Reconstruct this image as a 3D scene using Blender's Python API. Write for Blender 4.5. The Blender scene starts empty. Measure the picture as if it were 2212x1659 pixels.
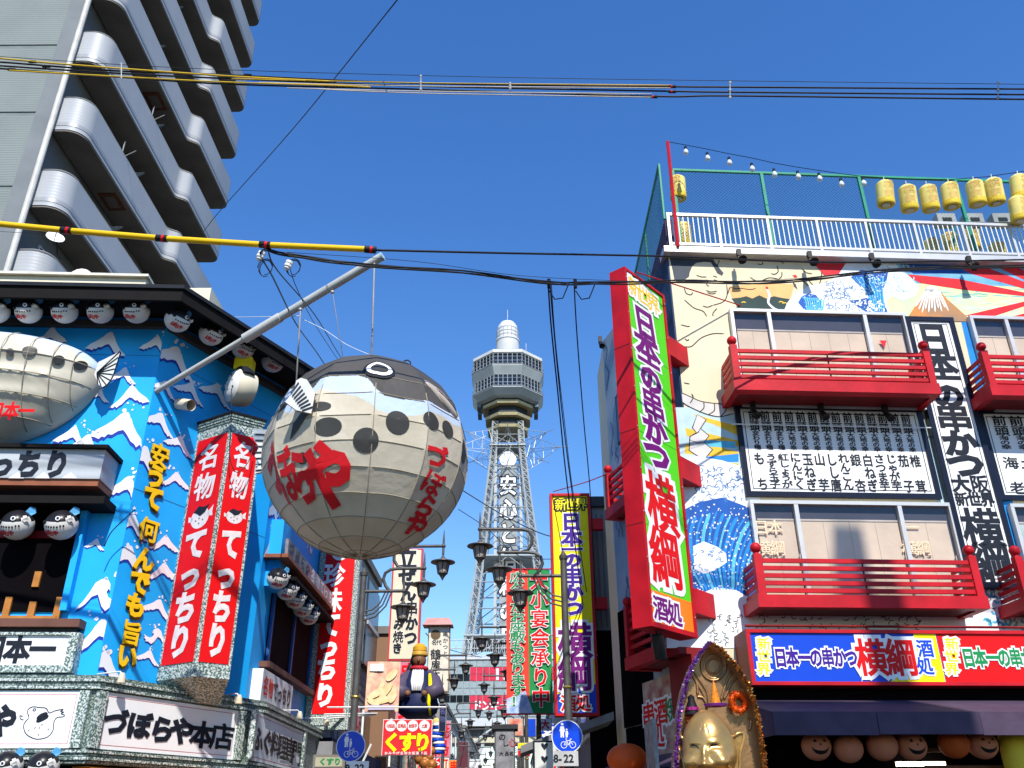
import bpy, math, random
from math import radians as R, sin, cos, pi, atan2, sqrt, asin
from mathutils import Vector, Matrix
random.seed(7)
scene = bpy.context.scene
# ---------------------------------------------------------------- camera
PITCH, ROLL, FPX = R(26.7), 0.006, 1900.0
EYE = Vector((0, 0, 1.6))
_F = Vector((0, cos(PITCH), sin(PITCH))); _R0 = Vector((1, 0, 0)); _U0 = Vector((0, -sin(PITCH), cos(PITCH)))
_R = _R0 * cos(ROLL) - _U0 * sin(ROLL); _U = _R0 * sin(ROLL) + _U0 * cos(ROLL)
cam = bpy.data.cameras.new('camera'); cam.sensor_width = 36; cam.lens = 36 * FPX / 2212
cam.clip_start = 0.1; cam.clip_end = 4000
camo = bpy.data.objects.new('camera', cam); scene.collection.objects.link(camo)
camo.matrix_world = Matrix(((_R.x, _U.x, -_F.x, 0), (_R.y, _U.y, -_F.y, 0), (_R.z, _U.z, -_F.z, 1.6), (0, 0, 0, 1)))
scene.camera = camo
# ---------------------------------------------------------------- world + sun
SUN = Vector((0.17, -0.9, 0.98)).normalized()          # towards the sun
w = bpy.data.worlds.new('World'); scene.world = w; w.use_nodes = True
wn = w.node_tree; wn.nodes.clear()
sky = wn.nodes.new('ShaderNodeTexSky'); sky.sky_type = 'NISHITA'; sky.sun_disc = False
sky.sun_elevation = asin(SUN.z); sky.sun_rotation = atan2(SUN.x, SUN.y)
sky.air_density = 1.4; sky.dust_density = 0.0; sky.ozone_density = 6.0; sky.altitude = 0
hs = wn.nodes.new('ShaderNodeHueSaturation'); hs.inputs['Saturation'].default_value = 1.23; hs.inputs['Hue'].default_value = 0.511
bg = wn.nodes.new('ShaderNodeBackground'); bg.inputs[1].default_value = 0.15
wo = wn.nodes.new('ShaderNodeOutputWorld')
wn.links.new(sky.outputs[0], hs.inputs['Color']); wn.links.new(hs.outputs[0], bg.inputs[0]); wn.links.new(bg.outputs[0], wo.inputs[0])
sl = bpy.data.lights.new('sun', 'SUN'); sl.energy = 4.8; sl.angle = R(0.5); sl.color = (1, 0.95, 0.87)
so = bpy.data.objects.new('sun', sl); scene.collection.objects.link(so)
so.rotation_euler = SUN.to_track_quat('Z', 'Y').to_euler()
vs = scene.view_settings; vs.view_transform = 'Standard'; vs.look = 'None'; vs.exposure = 0.4; vs.gamma = 1; vs.use_curve_mapping = False
scene.cycles.max_bounces = 6; scene.cycles.diffuse_bounces = 3; scene.cycles.transparent_max_bounces = 12
# ---------------------------------------------------------------- materials
_M = {}
def mat(name, col=(.5, .5, .5), rough=.6, metal=0.0, var=.12, scale=3.0, bump=0.0, bscale=40.0, spec=.22, col2=None, emit=0, coat=0, detail=4):
    if name in _M: return _M[name]
    m = bpy.data.materials.new(name); _M[name] = m; m.use_nodes = True; nt = m.node_tree; N = nt.nodes; L = nt.links
    b = N['Principled BSDF']; b.inputs['Roughness'].default_value = rough; b.inputs['Metallic'].default_value = metal
    b.inputs['Specular IOR Level'].default_value = spec; b.inputs['Coat Weight'].default_value = coat
    tc = N.new('ShaderNodeTexCoord'); n = N.new('ShaderNodeTexNoise'); n.inputs['Scale'].default_value = scale; n.inputs['Detail'].default_value = detail
    L.new(tc.outputs['Object'], n.inputs['Vector'])
    mx = N.new('ShaderNodeMix'); mx.data_type = 'RGBA'
    c2 = col2 or tuple(c * (1 - var * 2) for c in col)
    rp = N.new('ShaderNodeMapRange'); rp.inputs[1].default_value = .35; rp.inputs[2].default_value = .7
    L.new(n.outputs['Fac'], rp.inputs[0]); L.new(rp.outputs[0], mx.inputs[0])
    mx.inputs[6].default_value = (*col, 1); mx.inputs[7].default_value = (*c2, 1)
    L.new(mx.outputs[2], b.inputs['Base Color'])
    if bump:
        n2 = N.new('ShaderNodeTexNoise'); n2.inputs['Scale'].default_value = bscale; n2.inputs['Detail'].default_value = 3
        L.new(tc.outputs['Object'], n2.inputs['Vector'])
        bp = N.new('ShaderNodeBump'); bp.inputs['Strength'].default_value = bump; bp.inputs['Distance'].default_value = .02
        L.new(n2.outputs['Fac'], bp.inputs['Height']); L.new(bp.outputs[0], b.inputs['Normal'])
    if emit:
        b.inputs['Emission Color'].default_value = (*col, 1); b.inputs['Emission Strength'].default_value = emit
    return m
def lined(name, col, period, rough=.5, metal=0.0, axis='Z', depth=.4):
    """sheet cladding: fine horizontal ribs as relief"""
    if name in _M: return _M[name]
    m = mat(name, col, rough, metal, .05, .8); nt = m.node_tree; N = nt.nodes; L = nt.links
    tc = N.new('ShaderNodeTexCoord'); wv = N.new('ShaderNodeTexWave'); wv.bands_direction = axis; wv.wave_profile = 'SIN'
    wv.inputs['Scale'].default_value = 2 * pi / 20 / period; wv.inputs['Distortion'].default_value = 0
    L.new(tc.outputs['Object'], wv.inputs['Vector'])
    bp = N.new('ShaderNodeBump'); bp.inputs['Strength'].default_value = depth; bp.inputs['Distance'].default_value = .02
    L.new(wv.outputs['Fac'], bp.inputs['Height']); L.new(bp.outputs[0], N['Principled BSDF'].inputs['Normal'])
    return m
def speckle(name, a, b_, c, scale):
    if name in _M: return _M[name]
    m = bpy.data.materials.new(name); _M[name] = m; m.use_nodes = True; nt = m.node_tree; N = nt.nodes; L = nt.links
    b = N['Principled BSDF']; b.inputs['Roughness'].default_value = .45
    tc = N.new('ShaderNodeTexCoord'); n = N.new('ShaderNodeTexNoise'); n.inputs['Scale'].default_value = scale; n.inputs['Detail'].default_value = 3
    L.new(tc.outputs['Object'], n.inputs['Vector'])
    cr = N.new('ShaderNodeValToRGB'); L.new(n.outputs['Fac'], cr.inputs[0]); cr.color_ramp.interpolation = 'CONSTANT'
    e = cr.color_ramp.elements; e[0].position = 0; e[0].color = (*a, 1); e[1].position = .48; e[1].color = (*b_, 1)
    x = e.new(.56); x.color = (*c, 1)
    L.new(cr.outputs[0], b.inputs['Base Color']); return m
def glassy(name, tint=(.9, .92, .95), refl=.05):
    if name in _M: return _M[name]
    m = bpy.data.materials.new(name); _M[name] = m; m.use_nodes = True; nt = m.node_tree; N = nt.nodes; L = nt.links
    N.remove(N['Principled BSDF']); o = N['Material Output']
    t = N.new('ShaderNodeBsdfTransparent'); t.inputs[0].default_value = (*tint, 1)
    g = N.new('ShaderNodeBsdfGlossy'); g.inputs['Roughness'].default_value = .03
    l0 = N.new('ShaderNodeLayerWeight'); lw = N.new('ShaderNodeMath'); lw.operation = 'POWER'; lw.inputs[1].default_value = 3; L.new(l0.outputs['Facing'], lw.inputs[0])
    ad = N.new('ShaderNodeMath'); ad.operation = 'ADD'; ad.inputs[1].default_value = refl; ad.use_clamp = True; L.new(lw.outputs[0], ad.inputs[0])
    x = N.new('ShaderNodeMixShader'); L.new(ad.outputs[0], x.inputs[0]); L.new(t.outputs[0], x.inputs[1]); L.new(g.outputs[0], x.inputs[2]); L.new(x.outputs[0], o.inputs[0])
    return m
def cloth(name, col, col2, scale=2.0, trans=.35, rough=.55):
    """thin fabric lit through"""
    if name in _M: return _M[name]
    m = mat(name, col, rough, 0, .1, scale, .5, 7, col2=col2, detail=8); nt = m.node_tree; N = nt.nodes; L = nt.links
    b = N['Principled BSDF']; o = N['Material Output']; t = N.new('ShaderNodeBsdfTranslucent'); x = N.new('ShaderNodeMixShader'); x.inputs[0].default_value = trans
    mixn = [q for q in N if q.type == 'MIX'][0]; L.new(mixn.outputs[2], t.inputs[0])
    L.new(b.outputs[0], x.inputs[1]); L.new(t.outputs[0], x.inputs[2]); L.new(x.outputs[0], o.inputs[0]); return m
white = mat('white_paint', (.78, .78, .76), .45, 0, .05, 2)
black = mat('black_paint', (.012, .012, .014), .4, 0, .2, 3)
ink = mat('black_ink', (.012, .015, .025), .5, 0, .1, 5)
navy = mat('navy_paint', (.012, .03, .09), .5, 0, .2, 3)
sblue = mat('wave_wall_blue', (.012, .40, .92), .55, 0, .09, .9, .06, 20)
dblue = mat('deep_blue_print', (.008, .02, .25), .6, 0, .1, 2)
red = mat('red_enamel', (.53, .008, .018), .5, 0, .16, 2.2, .12, 14, detail=9)
bred = mat('bright_red_print', (.70, .002, .004), .5, 0, .05, 2)
dred = mat('dark_red_wood', (.22, .01, .012), .5, 0, .15, 3)
pwhite = mat('print_white', (.82, .82, .82), .5, 0, .03, 3)
yellow = mat('yellow_print', (.95, .80, .003), .5, 0, .05, 3)
gold_y = mat('yellow_letters', (.9, .55, .01), .4, 0, .05, 3)
green = mat('green_print', (.09, .62, .015), .45, 0, .04, 2)
dgreen = mat('dark_green_print', (.01, .25, .07), .5, 0, .05, 3)
purple = mat('purple_print', (.16, .005, .16), .5, 0, .05, 3)
violet = mat('violet_print', (.05, .01, .25), .5, 0, .05, 3)
orange = mat('orange_print', (.88, .22, .015), .5, 0, .05, 3)
rblue = mat('royal_blue_print', (.005, .06, .55), .45, 0, .05, 3)
granite = speckle('green_granite', (.07, .12, .10), (.36, .42, .39), (.60, .63, .60), 36)
dgranite = speckle('dark_granite_rib', (.04, .07, .06), (.16, .22, .19), (.30, .36, .32), 40)
steel = mat('grey_steel', (.42, .42, .40), .45, .3, .1, 4)
dsteel = mat('dark_lamp_iron', (.12, .115, .11), .5, .4, .15, 6)
concrete = mat('soffit_concrete', (.20, .185, .16), .85, 0, .15, .7, .2, 10)
alu = mat('aluminium', (.62, .61, .58), .35, .35, .06, 4)
glass = glassy('window_glass')
dglass = mat('dark_glass', (.012, .016, .02), .08, 0, .2, 1, spec=.8)
cable_m = mat('cable_rubber', (.012, .012, .014), .45, 0, .1, 3)
brown = mat('brown_wood', (.16, .06, .03), .6, 0, .15, 5)
owood = mat('orange_wood', (.50, .20, .04), .5, 0, .15, 5)
dark = mat('interior_shade', (.006, .005, .006), .95, 0, .1, 2, spec=0)  # near-black, painted in for the shade inside openings
cream = mat('cream_render', (.72, .66, .50), .7, 0, .08, 1)
# ---------------------------------------------------------------- geometry helpers
def ray(u, v): return _F * FPX + _R * (u - 1106) + _U * (829.5 - v)
def at(u, v, Y): d = ray(u, v); return EYE + d * (Y / d.y)
def ppm(p):   # picture scale at a point
    return FPX / (Vector(p) - EYE).dot(_F)
class Wall:
    """a vertical plane: s runs to the right seen from the street, z up, o out towards the street"""
    def __init__(s, x, y, dx, dy):
        s.o = Vector((x, y, 0)); s.d = Vector((dx, dy, 0)).normalized(); s.n = Vector((s.d.y, -s.d.x, 0))
        s.M = Matrix(((s.d.x, 0, s.n.x), (s.d.y, 0, s.n.y), (0, 1, 0)))
    def pt(s, a, z, o=0): return s.o + s.d * a + Vector((0, 0, z)) + s.n * o
    def px(s, u, v, o=0):
        d = ray(u, v); q = s.o + s.n * o; t = (q - EYE).dot(s.n) / d.dot(s.n); p = EYE + d * t
        return (p - s.o).dot(s.d), p.z
class MB:
    def __init__(s): s.v = []; s.f = []; s.m = []; s.mats = []
    def mi(s, m):
        if m not in s.mats: s.mats.append(m)
        return s.mats.index(m)
    def add(s, vs, fs, m):
        b = len(s.v); s.v += [Vector(x) for x in vs]; k = s.mi(m)
        for f in fs: s.f.append([b + i for i in f]); s.m.append(k)
        return s
    def poly(s, pts, m): return s.add(pts, [list(range(len(pts)))], m)
    def hexa(s, p, m):   # p: 8 corners, bottom 4 then top 4
        return s.add(p, [(3, 2, 1, 0), (4, 5, 6, 7), (0, 1, 5, 4), (1, 2, 6, 5), (2, 3, 7, 6), (3, 0, 4, 7)], m)
    def box(s, a, b, m):
        x0, y0, z0 = a; x1, y1, z1 = b
        return s.hexa([(x0, y0, z0), (x1, y0, z0), (x1, y1, z0), (x0, y1, z0), (x0, y0, z1), (x1, y0, z1), (x1, y1, z1), (x0, y1, z1)], m)
    def wbox(s, W, s0, s1, z0, z1, o0, o1, m):
        P = W.pt
        return s.hexa([P(s0, z0, o1), P(s1, z0, o1), P(s1, z0, o0), P(s0, z0, o0), P(s0, z1, o1), P(s1, z1, o1), P(s1, z1, o0), P(s0, z1, o0)], m)
    def prism(s, pts, ext, m, m2=None):
        n = len(pts); e = Vector(ext); q = [Vector(p) for p in pts]
        s.add(q + [p + e for p in q], [list(range(n))[::-1], list(range(n, 2 * n))], m)
        return s.add(q + [p + e for p in q], [(i, (i + 1) % n, n + (i + 1) % n, n + i) for i in range(n)], m2 or m)
    def tube(s, pts, r, m, n=6, cap=True):
        P = [Vector(p) for p in pts]; rs = r if isinstance(r, (list, tuple)) else [r] * len(P); rings = []; prev = None
        for i, p in enumerate(P):
            t = (P[min(i + 1, len(P) - 1)] - P[max(i - 1, 0)]).normalized()
            if prev is None:
                a = Vector((0, 0, 1)) if abs(t.z) < .9 else Vector((1, 0, 0)); x = t.cross(a).normalized()
            else: x = (prev - t * prev.dot(t)).normalized()
            prev = x; y = t.cross(x)
            rings.append([p + (x * cos(2 * pi * k / n) + y * sin(2 * pi * k / n)) * rs[i] for k in range(n)])
        vs = [q for g in rings for q in g]; fs = []
        for i in range(len(P) - 1):
            for k in range(n): fs.append((i * n + k, i * n + (k + 1) % n, (i + 1) * n + (k + 1) % n, (i + 1) * n + k))
        if cap: fs += [list(range(n))[::-1], [(len(P) - 1) * n + k for k in range(n)]]
        return s.add(vs, fs, m)
    def lathe(s, c, prof, m, n=16, ax=None):
        c = Vector(c); q = (Vector(ax) if ax else Vector((0, 0, 1))).to_track_quat('Z', 'Y') if ax else None; vs = []; fs = []
        for r, z in prof:
            for k in range(n):
                p = Vector((r * cos(2 * pi * k / n), r * sin(2 * pi * k / n), z)); vs.append(c + (q @ p if q else p))
        for i in range(len(prof) - 1):
            for k in range(n): fs.append((i * n + k, i * n + (k + 1) % n, (i + 1) * n + (k + 1) % n, (i + 1) * n + k))
        fs += [list(range(n))[::-1], [(len(prof) - 1) * n + k for k in range(n)]]
        return s.add(vs, fs, m)
    def ball(s, c, r, m, n=12, sc=(1, 1, 1)):
        return s.lathe(c, [(r * max(.001, sin(pi * i / n)) * sc[0], -r * cos(pi * i / n) * sc[2]) for i in range(n + 1)], m, n + 4)
    def build(s, name, parent=None, smooth=False, kind=None, label=None):
        off = rootloc(parent) if parent else Vector((0, 0, 0))
        me = bpy.data.meshes.new(name); me.from_pydata([v - off for v in s.v], [], s.f)
        for m in s.mats: me.materials.append(m)
        me.polygons.foreach_set('material_index', s.m)
        if smooth:
            me.polygons.foreach_set('use_smooth', [True] * len(s.f)); me.update()
            if smooth != True: me.set_sharp_from_angle(angle=smooth)
        me.update(); o = bpy.data.objects.new(name, me); scene.collection.objects.link(o); o.parent = parent
        if kind: o['kind'] = kind
        if label: o['label'] = label
        return o
def rootloc(o):
    l = Vector((0, 0, 0))
    while o: l += o.location; o = o.parent
    return l
def thing(name, label, cat, loc=(0, 0, 0), group=None):
    o = bpy.data.objects.new(name, None); scene.collection.objects.link(o); o.location = loc; o.empty_display_size = .2
    o['label'] = label; o['category'] = cat
    if group: o['group'] = group
    return o
def tag(o, label, cat, group=None):
    o['label'] = label; o['category'] = cat
    if group: o['group'] = group
    return o
def dup(root, loc, rotz=0, label=None, scale=None, rot=None):
    def cp(o, par):
        c = o.copy(); scene.collection.objects.link(c); c.parent = par
        for ch in o.children: cp(ch, c)
        return c
    r = cp(root, None); r.location = loc; r.rotation_euler = rot if rot else (0, 0, rotz)
    if label: r['label'] = label
    if scale: r.scale = (scale,) * 3
    return r
def one(name, mb, label, cat, smooth=False, group=None, kind=None):
    """a thing that is one mesh, its origin at its base"""
    c = sum(mb.v, Vector()) / len(mb.v); c.z = min(v.z for v in mb.v)
    mb.v = [v - c for v in mb.v]; o = mb.build(name, None, smooth, kind); o.location = c
    return tag(o, label, cat, group)
# ---------------------------------------------------------------- lettering
CH = sorted(set("新世界日本一の串かつ横綱酒処大阪名物てっちり安うて何んでも旨いづぼらや本店ふぐ料理専門珍味ぜん串焼みき鶴屋くすり安心と信頼広々したお座敷もあります！大小宴会承り中化粧品日用品お菓子土産もうずら玉子紅しょうがにんにくねぎ山芋ししとう唐れこ銀杏白さつま芋じゃが茄椎茸豚牛海老鮭変わり種大地幸前頭ドンキーよろ-018922.立海名代おみやげ筋地の幸元祖通天閣前営業中焼鳥きの酢"))
BEV = {'t': .004, 'c': .014, 'm': .02, 'n': .026, 'b': .04, 'x': .055, 'o': .095, 'O': .12, 'Z': .15}
SIMPLE = set('日一本大小山心中界世立'); DENSE = set('横綱銀種鶴屋頭海老鮭豚焼営業閣菓粧敷座宴承理料専店味珍物')
GL = {}
def load_glyphs():
    obs = []
    for c in CH:
        for k, b in BEV.items():
            cu = bpy.data.curves.new('glyph', 'FONT'); cu.body = c; cu.size = 1; cu.resolution_u = 2; cu.dimensions = '2D'; cu.fill_mode = 'BOTH'
            cu.bevel_depth = b; cu.bevel_resolution = 0
            o = bpy.data.objects.new('glyph', cu); scene.collection.objects.link(o); obs.append((c, k, b, o))
    dg = bpy.context.evaluated_depsgraph_get()
    for c, k, b, o in obs:
        ev = o.evaluated_get(dg); m = ev.to_mesh()
        vs = [(v.co.x, v.co.y, v.co.z / b) for v in m.vertices]
        fs = [list(p.vertices) for p in m.polygons if all(vs[i][2] > -.5 for i in p.vertices)]
        used = sorted({i for f in fs for i in f}); mp = {i: j for j, i in enumerate(used)}
        GL[c, k] = ([vs[i] for i in used], [[mp[i] for i in f] for f in fs]); ev.to_mesh_clear()
    for c, k, b, o in obs:
        cu = o.data; bpy.data.objects.remove(o); bpy.data.curves.remove(cu)
load_glyphs()
_LM = {}
def letter_mesh(ch, fill, out, kf, ko, sh=0.0):
    if ord(ch) >= 0x3100:
        if ch in DENSE: kf = {'x': 'n', 'b': 'm', 'n': 'c'}.get(kf, kf)
        elif ch in SIMPLE: kf = {'x': 'b', 'b': 'b'}.get(kf, kf)
        else: kf = {'x': 'n', 'b': 'n', 'n': 'm'}.get(kf, kf)
    key = (ch, fill.name, out.name if out else None, kf, ko, sh)
    if key in _LM: return _LM[key]
    me = bpy.data.meshes.new('letter'); V = []; F = []; I = []; layers = ([(out, ko, 0)] if out else []) + [(fill, kf, .004)]
    for i, (m, k, z) in enumerate(layers):
        vs, fs = GL[ch, k]; b = len(V); me.materials.append(m)
        V += [(x - .5 + sh * (y - .36), y - .36, z + .001 * q) for x, y, q in vs]; F += [[b + j for j in f] for f in fs]; I += [i] * len(fs)
    me.from_pydata(V, [], F); me.polygons.foreach_set('material_index', I); me.update(); _LM[key] = me; return me
def letter(par, W, ch, s, z, h, wd, fill, out=None, o=.004, kf='n', ko='o', rot=0, sh=0.0):
    ob = bpy.data.objects.new('letter', letter_mesh(ch, fill, out, kf, ko, sh)); scene.collection.objects.link(ob)
    m = Matrix.Translation(W.pt(s, z, o) - rootloc(par)) @ W.M.to_4x4() @ Matrix.Rotation(rot, 4, 'Z') @ Matrix.Diagonal((wd, h, 1, 1))
    ob.parent = par; ob.matrix_local = m; return ob
def column(par, W, txt, top, bot, h, wd, fill, out=None, o=.004, kf='n', ko='o', sh=0.0, jit=0):
    """characters down a line between two (s, z) points; h and wd are the glyph's em height and width"""
    n = len(txt)
    for i, c in enumerate(txt):
        t = (i + .5) / n
        if c != ' ': letter(par, W, c, top[0] + (bot[0] - top[0]) * t, top[1] + (bot[1] - top[1]) * t, h, wd, fill, out, o, kf, ko, random.uniform(-jit, jit), sh)
def paint(mb, W, px, m, o, po=0.0):
    """a flat painted shape on a wall, its outline given as picture points read off on the wall"""
    pts = [W.px(u, v, po) for u, v in px]
    mb.poly([W.pt(a, z, o) for a, z in pts], m)
def stroke(mb, W, px, wid, m, o, po=0.0):
    P = [Vector(W.px(u, v, po)) for u, v in px]; L = []; Rr = []
    for i, p in enumerate(P):
        t = (P[min(i + 1, len(P) - 1)] - P[max(0, i - 1)]).normalized(); n = Vector((-t.y, t.x))
        k = wid * (1 if 0 < i < len(P) - 1 else .35); L.append(p + n * k); Rr.append(p - n * k)
    for i in range(len(P) - 1):
        mb.add([W.pt(q[0], q[1], o) for q in (L[i], Rr[i], Rr[i + 1], L[i + 1])], [(0, 1, 2, 3)], m)
def smooth_px(pts, k=4):
    out = []
    for i in range(len(pts) - 1):
        p0 = Vector(pts[max(i - 1, 0)]); p1 = Vector(pts[i]); p2 = Vector(pts[i + 1]); p3 = Vector(pts[min(i + 2, len(pts) - 1)])
        for j in range(k):
            t = j / k; out.append(.5 * ((2 * p1) + (p2 - p0) * t + (2 * p0 - 5 * p1 + 4 * p2 - p3) * t * t + (3 * p1 - p0 - 3 * p2 + p3) * t ** 3))
    out.append(Vector(pts[-1])); return out
def structure(name, mb, smooth=False):
    o = mb.build(name, None, smooth); o['kind'] = 'structure'; return o
# ================================================================ ground
g = MB(); g.poly([(-900, -500, 0), (900, -500, 0), (900, 2500, 0), (-900, 2500, 0)], mat('asphalt', (.055, .055, .055), .9, 0, .15, .8, .3, 60)); structure('ground', g)
g = MB(); g.poly([(-4.3, 10, .004), (1.6, 10, .004), (1.6, 140, .004), (-4.3, 140, .004)], mat('paving', (.22, .19, .16), .85, 0, .15, 1.5, .2, 30)); structure('road', g)
# ================================================================ apartment block
AP = thing('apartment_block', 'tall grey apartment block with curved balconies rising behind the puffer fish shop', 'building', (-19, 25, 0))
H = 2.82; Z0 = 17.4 - 6 * H
pan = lined('grey_green_cladding', (.222, .25, .235), .09, .5, 0, 'Z', .25)
bal = lined('silver_balcony_cladding', (.40, .415, .43), .11, .5, .05, 'Z', .10)
bal_band = mat('balcony_base_band', (.36, .37, .38), .4, .2, .05, 2)
joint = mat('joint_band', (.19, .23, .22), .7, 0, .1, 2)
core = MB(); core.box((-30, 20.12, 0), (-13.75, 32, Z0 + 16.4 * H), mat('grey_wall_inner', (.13, .135, .14), .8, 0, .2, .6)); core.build('wall', AP)
for k in range(-1, 17):
    z = Z0 + k * H + .62
    m = MB(); m.box((-30, 20.0, max(z + .13, 0)), (-14.28, 20.119, z + H - .03), pan); m.build('wall_panel', AP)
    m = MB(); m.box((-30, 20.03, max(z - .03, 0)), (-14.28, 20.118, z + .13), joint); m.build('joint_strip', AP)
m = MB(); m.box((-14.28, 19.93, 0), (-13.76, 20.119, Z0 + 16.4 * H), mat('pilaster_grey', (.20, .22, .23), .7, 0, .1, 1)); m.build('pilaster', AP)
m = MB(); m.tube([(-13.66, 19.86, 0), (-13.66, 19.86, Z0 + 16.5 * H)], .085, mat('cream_pipe', (.62, .60, .55), .5), 10); m.build('drain_pipe', AP, .6)
def arc(cx, cy, r, a0, a1, n=7): return [(cx + r * cos(R(a0 + (a1 - a0) * i / n)), cy + r * sin(R(a0 + (a1 - a0) * i / n))) for i in range(n + 1)]
X1, X2, YE = -12.78, -12.38, 31.0
path = [(-13.72, 20.02)] + arc(X1 - .55, 20.57, .55, -90, 0) + arc(X1 + .25, 26.5, .25, 180, 110, 4) + arc(X2 - .3, 27.05, .3, -70, 0, 4) + arc(X2 - .35, YE - .35, .35, 0, 90) + [(-13.72, YE)]
def offset(p, d):
    out = []
    for i in range(len(p)):
        a = Vector(p[max(i - 1, 0)]); b = Vector(p[min(i + 1, len(p) - 1)]); t = (b - a).normalized(); out.append((p[i][0] - t.y * d, p[i][1] + t.x * d))
    return out
inner = offset(path, .12)
def balcony():
    m = MB(); n = len(path)
    def band(z0, z1, p, q, mt):
        vs = [(x, y, z0) for x, y in p] + [(x, y, z1) for x, y in p] + [(x, y, z0) for x, y in q] + [(x, y, z1) for x, y in q]
        fs = []
        for i in range(n - 1): fs += [(i, i + 1, n + i + 1, n + i), (2 * n + i + 1, 2 * n + i, 3 * n + i, 3 * n + i + 1), (n + i, n + i + 1, 3 * n + i + 1, 3 * n + i), (i + 1, i, 2 * n + i, 2 * n + i + 1)]
        m.add(vs, fs, mt)
    band(.33, 1.3, path, inner, bal); band(.2, .33, offset(path, -.012), offset(path, .11), bal_band); band(.06, .2, path, offset(path, .11), bal)
    rail = offset(path, .06)
    return m, rail
bm, rail = balcony(); proto = bm.build('balcony', AP, .6)
proto.data.transform(Matrix.Translation(rootloc(AP))); B0 = proto.data
for ob in [proto]: bpy.data.objects.remove(ob)
slabm = MB(); slabm.prism([(x, y, 0) for x, y in offset(path, .02)], (0, 0, .2), concrete); slab = slabm.build('slab'); SD = slab.data; bpy.data.objects.remove(slab)
rl = MB(); rl.tube([(x, y, 1.38) for x, y in rail], .028, steel, 5); rlo = rl.build('hand_rail'); RD = rlo.data; bpy.data.objects.remove(rlo)
win = MB()
for y0, y1 in ((21, 23.4), (24.2, 26.4), (27.4, 30.2)):
    win.box((-13.75, y0, .2), (-13.70, y1, 2.2), alu); win.box((-13.70, y0 + .06, .26), (-13.69, (y0 + y1) / 2 - .03, 2.14), dglass); win.box((-13.70, (y0 + y1) / 2 + .03, .26), (-13.69, y1 - .06, 2.14), dglass)
wo_ = win.build('window'); WD = wo_.data; bpy.data.objects.remove(wo_)
hatch_m = mat('rust_hatch', (.16, .06, .03), .8, 0, .3, 8)
ht = MB(); ht.box((-13.55, 22.0, -.03), (-12.95, 22.9, -.002), hatch_m); ht.box((-13.42, 22.15, -.045), (-13.08, 22.75, -.03), mat('hatch_panel', (.16, .14, .12), .7)); ho = ht.build('hatch'); HD = ho.data; bpy.data.objects.remove(ho)
br = MB(); br.tube([(-12.95, 23.6, 1.15), (-12.95, 23.6, 2.0)], .02, steel, 5); br.tube([(-12.95, 23.6, 1.3), (-12.5, 23.6, 1.6)], .015, steel, 5); bo = br.build('laundry_bracket'); BD = bo.data; bpy.data.objects.remove(bo)
tri = MB(); tri.add([(-13.68, 24, 1.75), (-13.68, 24, 2.3), (-13.05, 24, 2.3)], [(0, 1, 2)], steel); tri.add([(-13.68, 24.05, 1.75), (-13.68, 24.05, 2.3), (-13.05, 24.05, 2.3)], [(2, 1, 0)], steel); to_ = tri.build('bracket_plate'); TD = to_.data; bpy.data.objects.remove(to_)
for k in range(0, 16):
    z = Z0 + k * H; off = Vector((0, 0, z)) - rootloc(AP)
    def inst(name, data, par, o=off):
        q = bpy.data.objects.new(name, data); scene.collection.objects.link(q); q.parent = par; q.location = o; return q
    b = inst('balcony', B0, AP)
    for nm, dt in (('slab', SD), ('hand_rail', RD)): inst(nm, dt, b, Vector((0, 0, 0)))
    inst('window', WD, AP)
    if k % 2: inst('hatch', HD, b, Vector((0, (k * 1.7) % 2.2, 0)))
    if k in (5, 7, 8, 11): inst('laundry_bracket', BD, b, Vector((0, (k * 1.3) % 3 - 1, 0)))
    inst('bracket_plate', TD, b, Vector((0, (k % 3) * .6, 0)))
m = MB(); m.box((-30.2, 19.9, Z0 + 16.4 * H), (-12.3, 32, Z0 + 16.55 * H), concrete); m.build('roof', AP)
# dish on a corner balcony
dz = at(118, 517, 19.6)
D = thing('satellite_dish', 'small white satellite dish clamped to the lowest visible corner balcony', 'dish', dz)
m = MB(); m.lathe(dz, [(.001, 0), (.1, .012), (.2, .05), (.24, .08), (.235, .085), (.1, .02), (.002, .01)], white, 18, (.5, -.75, .45)); m.build('reflector', D, True)
m = MB(); m.tube([dz + Vector((.05, .02, -.02)), dz + Vector((.0, .3, -.3)), dz + Vector((0, .5, -.3))], .02, black, 6); m.tube([dz + Vector((0, 0, -.2)), dz + Vector((.17, -.27, .02))], .01, black, 5); m.ball(dz + Vector((.18, -.28, .05)), .03, black, 6); m.build('mount_arm', D)
# ================================================================ observation tower
TX, TY = -0.9, 168.0
TW = thing('observation_tower', 'tall steel lattice observation tower with octagonal cabin at the end of the street', 'tower', (TX, TY, 0))
tgrey = mat('tower_grey', (.40, .45, .46), .5, .1, .1, .3); tpale = mat('tower_pale', (.54, .56, .56), .5, 0, .08, .4); tgold = mat('tower_gold', (.42, .36, .20), .4, .3, .1, .5)
tsteel = mat('tower_steel', (.38, .41, .41), .5, .2, .15, .4); tsil = mat('tower_silver', (.46, .49, .49), .4, .2, .08, .5)
def octa(r, z, c=(TX, TY)): return [(c[0] + r / cos(pi / 8) * cos(pi / 8 + k * pi / 4), c[1] + r / cos(pi / 8) * sin(pi / 8 + k * pi / 4), z) for k in range(8)]
def oct_ring(m, prof, mt):
    vs = [p for r, z in prof for p in octa(r, z)]; fs = []
    for i in range(len(prof) - 1):
        for k in range(8): fs.append((i * 8 + k, i * 8 + (k + 1) % 8, (i + 1) * 8 + (k + 1) % 8, (i + 1) * 8 + k))
    fs += [list(range(8))[::-1], [(len(prof) - 1) * 8 + k for k in range(8)]]
    m.add(vs, fs, mt)
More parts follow.
